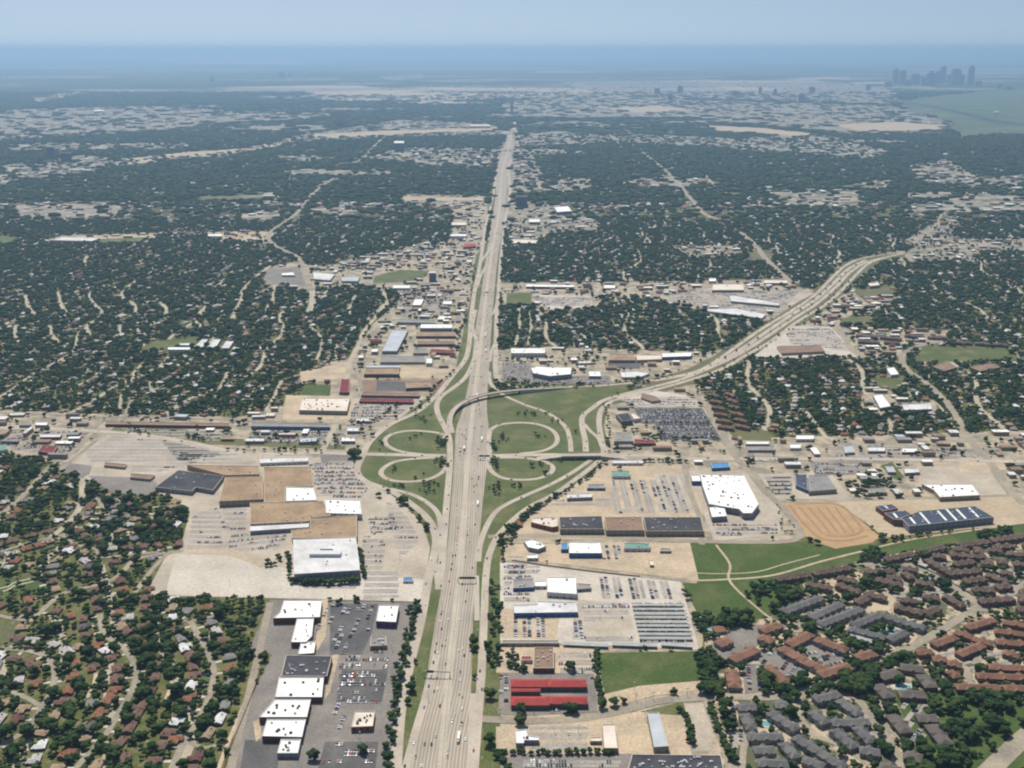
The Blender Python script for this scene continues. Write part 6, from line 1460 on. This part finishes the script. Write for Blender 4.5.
for k, i in enumerate(order[:300]):
    x, y, r_ = ALLT[i]
    sz = 'small' if r_ < 5 else 'broad' if r_ > 7 else 'round'
    root = tag(empty('shade_tree', (x, y, 0), random.uniform(0, 6.28)), place(f'{sz} dark tree near {beside(tpx[i], tpy[i])}', tpx[i], tpy[i]), 'tree', 'dark leafy trees of the near suburbs')
    c = bpy.data.objects.new('crown', TM[k % len(TM)]); COL.objects.link(c); c.parent = root; hz = r_ * .95
    c.location = (0, 0, 2.2 + r_ * .72); c.scale = (r_, r_, hz)
    t_ = bpy.data.objects.new('trunk', trunk_me); COL.objects.link(t_); t_.parent = root; s_ = (2.2 + r_ * .72) / 4.6; t_.scale = (s_, s_, s_)

def tree_mass(name, label, groups):
    Vs, Fs = [], []; off = 0
    for arr, variants, flat, zc in groups:
        if not len(arr): continue
        r = np.random.default_rng(5); which = r.integers(0, len(variants), len(arr)); ang = r.uniform(0, 6.28, len(arr)); hs = r.uniform(.8, 1.2, len(arr)) * flat
        for vi, (V1, F1) in enumerate(variants):
            m_ = which == vi; A = arr[m_]
            if not len(A): continue
            ca, sa = np.cos(ang[m_])[:, None], np.sin(ang[m_])[:, None]; R_ = A[:, 2][:, None]
            X = A[:, 0][:, None] + R_ * (V1[:, 0] * ca - V1[:, 1] * sa); Y = A[:, 1][:, None] + R_ * (V1[:, 0] * sa + V1[:, 1] * ca)
            Z = np.maximum(zc + R_ * flat * .6 + R_ * V1[:, 2] * hs[m_][:, None], 0.2)
            Vs.append(np.stack([X, Y, Z], -1).reshape(-1, 3)); Fs.append((F1[None] + (np.arange(len(A)) * len(V1))[:, None, None] + off).reshape(-1, 3)); off += len(A) * len(V1)
    V = np.vstack(Vs).astype(np.float32); F = np.vstack(Fs).astype(np.int32)
    me = bpy.data.meshes.new(name); me.vertices.add(len(V)); me.vertices.foreach_set('co', V.ravel()); me.loops.add(F.size); me.loops.foreach_set('vertex_index', F.ravel())
    me.polygons.add(len(F)); me.polygons.foreach_set('loop_start', np.arange(0, F.size, 3, dtype=np.int32)); me.polygons.foreach_set('loop_total', np.full(len(F), 3, np.int32)); me.update(calc_edges=True)
    me.materials.append(M['leaf']); o = bpy.data.objects.new(name, me); link(o); tag(o, label, 'trees', kind='stuff'); print(name, len(F)); return o
restT = ALLT[[i for i in range(len(ALLT)) if i not in sel]]
dR = np.hypot(restT[:, 0], restT[:, 1])
tree_mass('suburb_trees', 'dense dark trees filling the suburbs behind the nearest ones', [(restT[dR < 1300], HI2, .9, 1.5), (restT[dR >= 1300], MIDV, .9, 1.5), (mid_t, LOW, .85, 1.5), (EXTRA[EXTRA[:, 1] >= 2500], LOW, .85, 1.5)])
tree_mass('far_woodland', 'far woods merging into blue haze toward the horizon', [(far_t, FARV, .45, 0), (vfar, FARV, .16, 0)])

# ================================================================ VEHICLES
def car_mesh(kind):
    """body with bonnet, cabin and boot; dark glazed band; four wheels"""
    b = MBuf(); L_, W_ = (4.7, 1.85) if kind != 'van' else (5.2, 2.0)
    prof = {'sedan': [(-2.35, .45), (-2.35, .85), (-1.5, .98), (1.3, 1.0), (2.3, .9), (2.35, .45)], 'suv': [(-2.35, .5), (-2.35, 1.05), (-1.3, 1.12), (2.2, 1.15), (2.35, 1.05), (2.35, .5)], 'van': [(-2.6, .5), (-2.6, 1.1), (-1.7, 1.3), (2.5, 1.3), (2.6, 1.2), (2.6, .5)]}[kind]
    cab = {'sedan': [(-.9, .98), (-.25, 1.42), (1.0, 1.42), (1.6, 1.0)], 'suv': [(-1.0, 1.1), (-.4, 1.72), (2.0, 1.72), (2.25, 1.13)], 'van': [(-1.6, 1.3), (-1.0, 2.1), (2.4, 2.1), (2.55, 1.3)]}[kind]
    def loft(pr, w0, w1, mi, top):
        n = len(pr); V = [(x, -(w0 if z < top else w1) / 2, z) for x, z in pr] + [(x, (w0 if z < top else w1) / 2, z) for x, z in pr]
        b.add(V, [tuple(range(n)), tuple(range(2 * n - 1, n - 1, -1))], mi); b.add(V, [(i, n + i, n + (i + 1) % n, (i + 1) % n) for i in range(n)], mi)
    loft(prof, W_, W_, 0, 9); loft(cab, W_ * .94, W_ * .78, 1, cab[1][1] - .05)
    rx0, rx1, rz = cab[1][0], cab[2][0], cab[1][1]; b.box(rx0 - .05, rx1 + .05, -W_ * .39, W_ * .39, rz - .06, rz + .03, 0)
    for sx in (-1.45, 1.45):
        for sy in (-1, 1):
            n = 8; V = [(sx + .34 * math.cos(t), sy * (W_ / 2 - .1 + q), .34 + .34 * math.sin(t)) for q in (-.1, .12) for t in np.linspace(0, 2 * math.pi, n, endpoint=False)]
            b.add(V, [(i, (i + 1) % n, n + (i + 1) % n, n + i) for i in range(n)] + [tuple(range(n)), tuple(range(2 * n - 1, n - 1, -1))], 2)
    return b
PAINT = dict(white=(.75, .75, .75), silver=(.45, .46, .48), black=(.015, .015, .018), red=(.35, .02, .02), blue=(.03, .06, .22), grey=(.10, .10, .11), tan=(.38, .31, .22), green=(.02, .09, .05))
PW = [.26, .2, .24, .05, .06, .13, .04, .02]
for k, c in PAINT.items(): M['paint_' + k] = mat(k + '_car_paint', c, tuple(x * .92 for x in c), 1, rough=.25, spec=.5)
CARS = []   # x, y, z, ang, paint, kind, where, vertical share
def add_car(x, y, z, ang, where): CARS.append((x, y, z, ang, random.choices(list(PAINT), PW)[0], random.choices(['sedan', 'suv', 'van'], [.55, .35, .1])[0], where))
TRUCKS = []
yy = 560.0
rr = random.Random(3)
for i in range(len(MAIN) - 1):
    a0, b0 = MAIN[i]; a1, b1 = MAIN[i + 1]; L_ = float(np.linalg.norm(a1 - a0)); pxm, pym = P(*((a0 + b0) / 2)[:2])
    if pym < 232: continue
    W_ = float(np.linalg.norm(b0 - a0)); nl = int(W_ / 3.7)
    for _ in range(int(rr.random() * 2 * L_ * nl / 3.7 * .03 + .4)):
        li = rr.randrange(1, max(2, nl - 1)); f = (li + .5) * 3.7 / W_; t = rr.random(); p = (a0 + (b0 - a0) * f) * (1 - t) + (a1 + (b1 - a1) * f) * t
        mx_ = np.interp(P(*p[:2])[1], [q[1] for q in med[::-1]], [q[0] for q in med[::-1]])
        if abs(P(*p[:2])[0] - mx_) < 3.5 * 1400 / max(p[1], 1000): continue
        ang = math.atan2((a1 - a0)[1], (a1 - a0)[0])
        (TRUCKS if rr.random() < .07 else CARS).append((p[0], p[1], .72, ang, rr.choices(list(PAINT), PW)[0], rr.choices(['sedan', 'suv', 'van'], [.5, .4, .1])[0], 'on the motorway'))
for line, w in LANES:
    acc = 30
    for i in range(1, len(line)):
        d = float(np.linalg.norm(line[i] - line[i - 1])); acc -= d
        if acc < 0 and P(*line[i][:2])[1] > 240:
            acc = rr.uniform(30, 130); t = (line[i] - line[i - 1])[:2] / d; s = rr.choice((-1, 1)) * w * .18
            CARS.append((line[i][0] - t[1] * s, line[i][1] + t[0] * s, float(line[i][2]) + .06, math.atan2(t[1], t[0]), rr.choices(list(PAINT), PW)[0], 'sedan', 'on a ramp or side road'))
BAYS = []
def park(px, fill_, ang=0.0, where='in a parking lot', row=15.5, pitch=2.9, z=.5):
    g = np.array([G(*p)[:2] for p in px]); ca, sa = math.cos(ang), math.sin(ang); Rm = np.array([[ca, sa], [-sa, ca]]); q = g @ Rm.T
    y = q[:, 1].min() + 3; k = 0
    while y < q[:, 1].max():
        x = q[:, 0].min(); xx0 = None
        while x < q[:, 0].max() + 6:
            wx, wy = x * ca - y * sa, x * sa + y * ca; ppx, ppy = P(wx, wy); ok = in_poly(ppx, ppy, px) and not look(OCC, ppx, ppy) and x < q[:, 0].max()
            if ok and xx0 is None: xx0 = x
            if not ok and xx0 is not None:
                if x - xx0 > 8 and not any(k_ in where for k_ in ('strip mall', 'motel', 'dark office', 'terracotta', 'many-gabled')): BAYS.append([(a * ca - c * sa, a * sa + c * ca, .475) for a, c in ((xx0, y - 2.6), (x - 1, y - 2.6), (x - 1, y + 2.6), (xx0, y + 2.6))])
                xx0 = None
            x += 3
        x = q[:, 0].min(); dens = fill_ * rr.uniform(.4, 1.4); run = rr.random() < dens
        while x < q[:, 0].max():
            if rr.random() < .22: run = rr.random() < dens
            if run and rr.random() < .85:
                wx, wy = x * ca - y * sa, x * sa + y * ca; ppx, ppy = P(wx, wy)
                if in_poly(ppx, ppy, px) and not look(OCC, ppx, ppy): add_car(wx, wy, z, ang + math.pi / 2 + rr.uniform(-.04, .04), where)
            x += pitch
        k += 1; y += 6.2 if k % 2 else row - 6.2 + 2
LOTS_C = [([(308, 463), (352, 461), (368, 488), (362, 498), (322, 497), (312, 480)], .8, 0, 'in the mall car park'), ([(366, 520), (392, 514), (398, 530), (372, 535)], .7, 0, 'in the mall car park'), ([(362, 535), (385, 540), (382, 570), (362, 570)], .22, 0, 'in the mall car park'), ([(302, 582), (356, 582), (356, 589), (302, 589)], .35, 0, 'in the mall car park'),
 ([(180, 452), (256, 462), (250, 468), (176, 462)], .35, 0, 'in the mall car park'), ([(236, 530), (286, 532), (286, 546), (240, 552), (222, 545)], .4, .25, 'in the mall car park'), ([(222, 508), (246, 508), (246, 530), (222, 530)], .3, 0, 'in the mall car park'), ([(130, 466), (200, 462), (160, 472), (130, 472)], .12, 0, 'in the mall car park'), ([(160, 440), (240, 455), (176, 460)], .1, 0, 'in the mall car park'),
 ([(330, 605), (376, 605), (370, 632), (328, 632)], .5, 1.5, 'in the strip mall car park'), ([(334, 634), (368, 634), (365, 655), (332, 655)], .55, 1.5, 'in the strip mall car park'), ([(340, 658), (390, 650), (384, 704), (336, 702)], .55, 0, 'in the strip mall car park'), ([(336, 704), (350, 704), (346, 735), (332, 735)], .5, 1.5, 'in the strip mall car park'), ([(380, 704), (394, 680), (392, 735), (376, 735)], .4, 1.5, 'in the strip mall car park'), ([(326, 744), (384, 744), (382, 768), (322, 768)], .25, 0, 'in the strip mall car park'), ([(310, 700), (318, 700), (308, 740), (302, 740)], .4, 1.5, 'in the strip mall car park'), ([(316, 604), (328, 604), (325, 650), (318, 650)], .4, 1.5, 'in the strip mall car park'),
 ([(512, 618), (545, 618), (545, 638), (511, 638)], .75, 1.57, 'at the dealership'), ([(502, 592), (530, 592), (530, 602), (502, 602)], .7, 0, 'at the dealership'), ([(598, 577), (620, 577), (622, 600), (600, 600)], .6, 1.57, 'at the dealership'), ([(628, 578), (636, 578), (640, 600), (630, 600)], .8, 1.57, 'at the dealership'), ([(640, 580), (668, 582), (672, 600), (642, 600)], .35, 1.57, 'at the dealership'), ([(570, 620), (582, 620), (582, 640), (570, 640)], .7, 1.57, 'at the dealership'), ([(580, 602), (630, 604), (628, 618), (582, 622)], .25, 0, 'at the dealership'), ([(583, 637), (632, 638), (632, 642), (583, 641)], .4, 0, 'at the dealership'),
 ([(630, 603), (684, 603), (694, 643), (640, 642)], .75, 0, 'beside the steel canopies'), ([(556, 650), (592, 652), (592, 674), (558, 674)], .7, 0, 'by the brown-grey store'), ([(500, 676), (509, 676), (508, 708), (500, 708)], .3, 1.57, 'in the motel car park'), ([(590, 655), (597, 655), (598, 705), (590, 705)], .6, 1.57, 'in the motel car park'), ([(512, 706), (588, 706), (588, 712), (512, 712)], .4, 0, 'in the motel car park'),
 ([(522, 757), (625, 757), (618, 768), (520, 768)], .8, 0, 'behind the bottom tree row'), ([(508, 556), (525, 556), (525, 575), (506, 575)], .5, 0, 'in a small tan lot'), ([(604, 545), (620, 545), (620, 560), (604, 560)], .5, 1.57, 'in a small tan lot'), ([(556, 500), (612, 497), (612, 506), (548, 506)], .3, 0, 'in the retail row lot'),
 ([(656, 476), (686, 476), (698, 513), (660, 513)], .45, 1.57, 'in the retail row lot'), ([(612, 480), (656, 480), (656, 514), (612, 514)], .08, 1.57, 'in the retail row lot'), ([(712, 524), (776, 524), (778, 534), (716, 536)], .7, 0, 'below the huge white store'), ([(636, 410), (700, 410), (710, 422), (644, 422)], .75, 0, 'in the dark office car park'), ([(656, 427), (712, 427), (720, 438), (662, 438)], .7, 0, 'in the dark office car park'), ([(612, 398), (690, 397), (698, 405), (640, 406)], .35, 0, 'in the pale office car park'),
 ([(355, 402), (420, 400), (400, 415), (345, 432)], .7, 0, 'in the yards west of the ramps'), ([(250, 428), (345, 430), (345, 446), (250, 442)], .5, 0, 'in the car yards west of the ramps'), ([(120, 428), (235, 432), (235, 442), (130, 436)], .4, 0, 'in front of the long shop row'), ([(532, 297), (592, 297), (590, 306), (545, 306)], .4, 0, 'at the upper school'), ([(655, 290), (800, 290), (780, 314), (680, 306)], .25, 0, 'in the upper shopping centre'), ([(503, 364), (530, 366), (530, 381), (502, 380)], .5, 0, 'beside the many-gabled hotel'), ([(532, 377), (608, 377), (608, 383), (532, 383)], .5, 0, 'beside the many-gabled hotel'), ([(395, 290), (455, 290), (450, 315), (395, 315)], .3, 0, 'in the upper yards'),
 ([(785, 328), (830, 328), (852, 352), (790, 344)], .25, 0, 'on the pale triangular lot'), ([(762, 476), (795, 476), (790, 495), (775, 495)], .08, 0, 'in the grey lot'), ([(812, 463), (862, 463), (866, 473), (815, 474)], .5, 0, 'in the grey parking court'), ([(757, 652), (800, 653), (808, 688), (772, 688)], .5, 1.0, 'among terracotta apartments'), ([(802, 642), (848, 652), (840, 668), (808, 660)], .55, .3, 'among terracotta apartments'), ([(743, 666), (765, 666), (768, 690), (746, 692)], .5, 1.4, 'among terracotta apartments'), ([(728, 706), (742, 706), (742, 750), (730, 750)], .6, 1.4, 'among grey apartments'), ([(855, 700), (880, 705), (895, 745), (870, 740)], .3, 1.0, 'among grey apartments'), ([(900, 700), (930, 700), (945, 740), (905, 745)], .35, .9, 'among taupe apartments'), ([(935, 640), (1020, 640), (1020, 684), (940, 684)], .22, .3, 'among red brown apartments'), ([(860, 565), (1020, 560), (1020, 605), (900, 605)], .16, .5, 'among dark brown apartments'),
 ([(744, 456), (780, 455), (780, 462), (744, 462)], .3, 0, 'on the commercial street'), ([(830, 446), (1000, 448), (1000, 458), (830, 458)], .3, 0, 'on the commercial street'), ([(0, 428), (60, 430), (40, 452), (0, 452)], .4, .3, 'in the north west lots'), ([(505, 562), (545, 568), (510, 592), (502, 590)], .3, 0, 'by the dealership office'), ([(60, 430), (100, 430), (70, 455), (40, 455)], .4, .3, 'in the north west lots')]
for l_ in LOTS_C: park(*l_)
for px_ in ([(112, 436), (165, 440), (222, 454), (180, 461), (90, 462), (84, 452)], [(192, 515), (220, 505), (222, 548), (186, 549)], [(364, 572), (398, 572), (398, 598), (362, 600)], [(385, 500), (405, 515), (420, 540), (400, 560), (390, 530)], [(520, 728), (588, 728), (588, 750), (520, 750)], [(690, 520), (712, 524), (700, 538)], [(762, 478), (790, 477), (792, 494), (774, 496)]):
    park(px_, .03, 0, 'in a nearly empty lot')
bb = MBuf()
for q_ in BAYS: bb.add(q_, [(0, 1, 2, 3)])
tag(bb.build('parking_bay_paving', [M['bay']]), kind='structure')
CARS = [c for c in CARS if not (c[6].startswith('in') and look(OCC, *P(c[0], c[1])))]
CARS.sort(key=lambda c: math.hypot(math.hypot(c[0], c[1]), H))
CM = {k: car_mesh(k) for k in ('sedan', 'suv', 'van')}; CPROTO = {}
def car_me(kind, paint):
    if (kind, paint) not in CPROTO:
        b = CM[kind]; me = bpy.data.meshes.new('car'); me.from_pydata(b.V, [], b.F)
        for m_ in ('paint_' + paint, 'glass', 'tyre'): me.materials.append(M[m_])
        me.polygons.foreach_set('material_index', b.MI); me.update(); CPROTO[(kind, paint)] = me
    return CPROTO[(kind, paint)]
n_car = 0; restC = []; names = {'sedan': 'car', 'suv': 'tall car', 'van': 'van'}
for x, y, z, ang, paint, kind, where in CARS:
    px, py = P(x, y)
    if n_car < 300 and 2 < px < 1022 and py < 766:
        n_car += 1; o = bpy.data.objects.new('car' if kind != 'van' else 'van', car_me(kind, paint)); COL.objects.link(o); o.location = (x, y, z); o.rotation_euler = (0, 0, ang)
        tag(o, place(f'{paint} {names[kind]} {where}', px, py), 'car' if kind != 'van' else 'van', 'cars ' + where)
    else: restC.append((x, y, z, ang, paint, kind))
pk = list(PAINT); buf = MBuf()
for x, y, z, ang, paint, kind in restC:
    ca, sa = math.cos(ang), math.sin(ang); w = .93; mi = pk.index(paint)
    for (x0, x1, hw, z0, z1, m_) in ((-2.3, 2.3, .93, .35, 1.0, mi), (-.8, 1.5, .8, 1.0, 1.38, len(pk)), (-.5, 1.2, .72, 1.38, 1.46, mi)):
        V, F = box_vf(x0, x1, -hw, hw, z + z0, z + z1); buf.add([(x + a * ca - b_ * sa, y + a * sa + b_ * ca, c) for a, b_, c in V], F, m_)
tag(buf.build('distant_cars', [M['paint_' + k] for k in pk] + [M['glass']]), 'many small cars in the farther lots and lanes', 'cars', kind='stuff')
for i, (x, y, z, ang, paint, kind, where) in enumerate(TRUCKS):
    px, py = P(x, y)
    if py < 330: continue
    root = tag(empty('semi_truck', (x, y, z), ang), place('white trailer truck on the motorway', px, py), 'truck', 'trailer trucks on the motorway')
    b = MBuf(); b.box(-5.5, 8, -1.3, 1.3, 1.1, 4.0); b.build('trailer', [M['white']], root)
    b = MBuf(); b.box(-9, -6.2, -1.2, 1.2, .6, 3.0); b.box(-9.9, -9, -1.0, 1.0, .6, 1.7); b.build('cab', [M['paint_' + paint]], root)
    for sx in (-9, -6.6, 5.4, 6.8):
        for sy in (-1.15, 1.15): b = MBuf(); b.box(sx - .5, sx + .5, sy - .18, sy + .18, 0, 1.0); b.build('wheel', [M['tyre']], root)

def ordinal(n):
    one = ['', 'first', 'second', 'third', 'fourth', 'fifth', 'sixth', 'seventh', 'eighth', 'ninth', 'tenth', 'eleventh', 'twelfth', 'thirteenth', 'fourteenth', 'fifteenth', 'sixteenth', 'seventeenth', 'eighteenth', 'nineteenth']
    if n < 20: return one[n]
    tens = ['', '', 'twenty', 'thirty', 'forty', 'fifty', 'sixty', 'seventy', 'eighty', 'ninety']
    if n < 100: return (tens[n // 10] + '-' + one[n % 10]) if n % 10 else tens[n // 10][:-1] + 'ieth'
    return 'hundred-' + ordinal(n - 100) if n > 100 else 'hundredth'
used = sorted(((PEND[int(o['label'][1:])], o) for o in scene.objects if str(o.get('label', '')).startswith('@')), key=lambda t_: (t_[0][0], -t_[0][1], t_[0][2]))
cnt = {}
for (desc, py, px), o in used: cnt.setdefault(desc, []).append(o)
for desc, os_ in cnt.items():
    for k, o in enumerate(os_):
        o['label'] = desc if len(os_) == 1 else desc + (', lowest in the photo' if k == 0 else f', {ordinal(k + 1)} from the bottom')
print('houses', nh, len(restH), 'fill', len(FILL), 'cars', len(CARS), 'trucks', len(TRUCKS), 'trees', len(ALLT), len(mid_t), len(far_t), len(vfar))

# ================================================================ HAZE: the air between the camera and the horizon
X0, X1, Y0, Y1, Z0, Z1 = -232000, 232000, -4500, 232000, -1.0, 800.0
V = [(X0, Y0, Z0), (X1, Y0, Z0), (X1, Y1, Z0), (X0, Y1, Z0), (X0, Y0, Z1), (X1, Y0, Z1), (X1, Y1, Z1), (X0, Y1, Z1)]
F = [(3, 2, 1, 0), (4, 5, 6, 7), (0, 1, 5, 4), (1, 2, 6, 5), (2, 3, 7, 6), (3, 0, 4, 7)]
hm = bpy.data.materials.new('haze_air'); hm.use_nodes = True; nt = hm.node_tree
nt.nodes.remove(nt.nodes['Principled BSDF']); out = [n_ for n_ in nt.nodes if n_.type == 'OUTPUT_MATERIAL'][0]
pv = nt.nodes.new('ShaderNodeVolumePrincipled'); pv.inputs['Color'].default_value = HAZE_COLOR; pv.inputs['Density'].default_value = HAZE_DENSITY; pv.inputs['Anisotropy'].default_value = 0.38
nt.links.new(pv.outputs[0], out.inputs['Volume'])
tag(mesh_obj('haze', V, F, hm), kind='stuff')
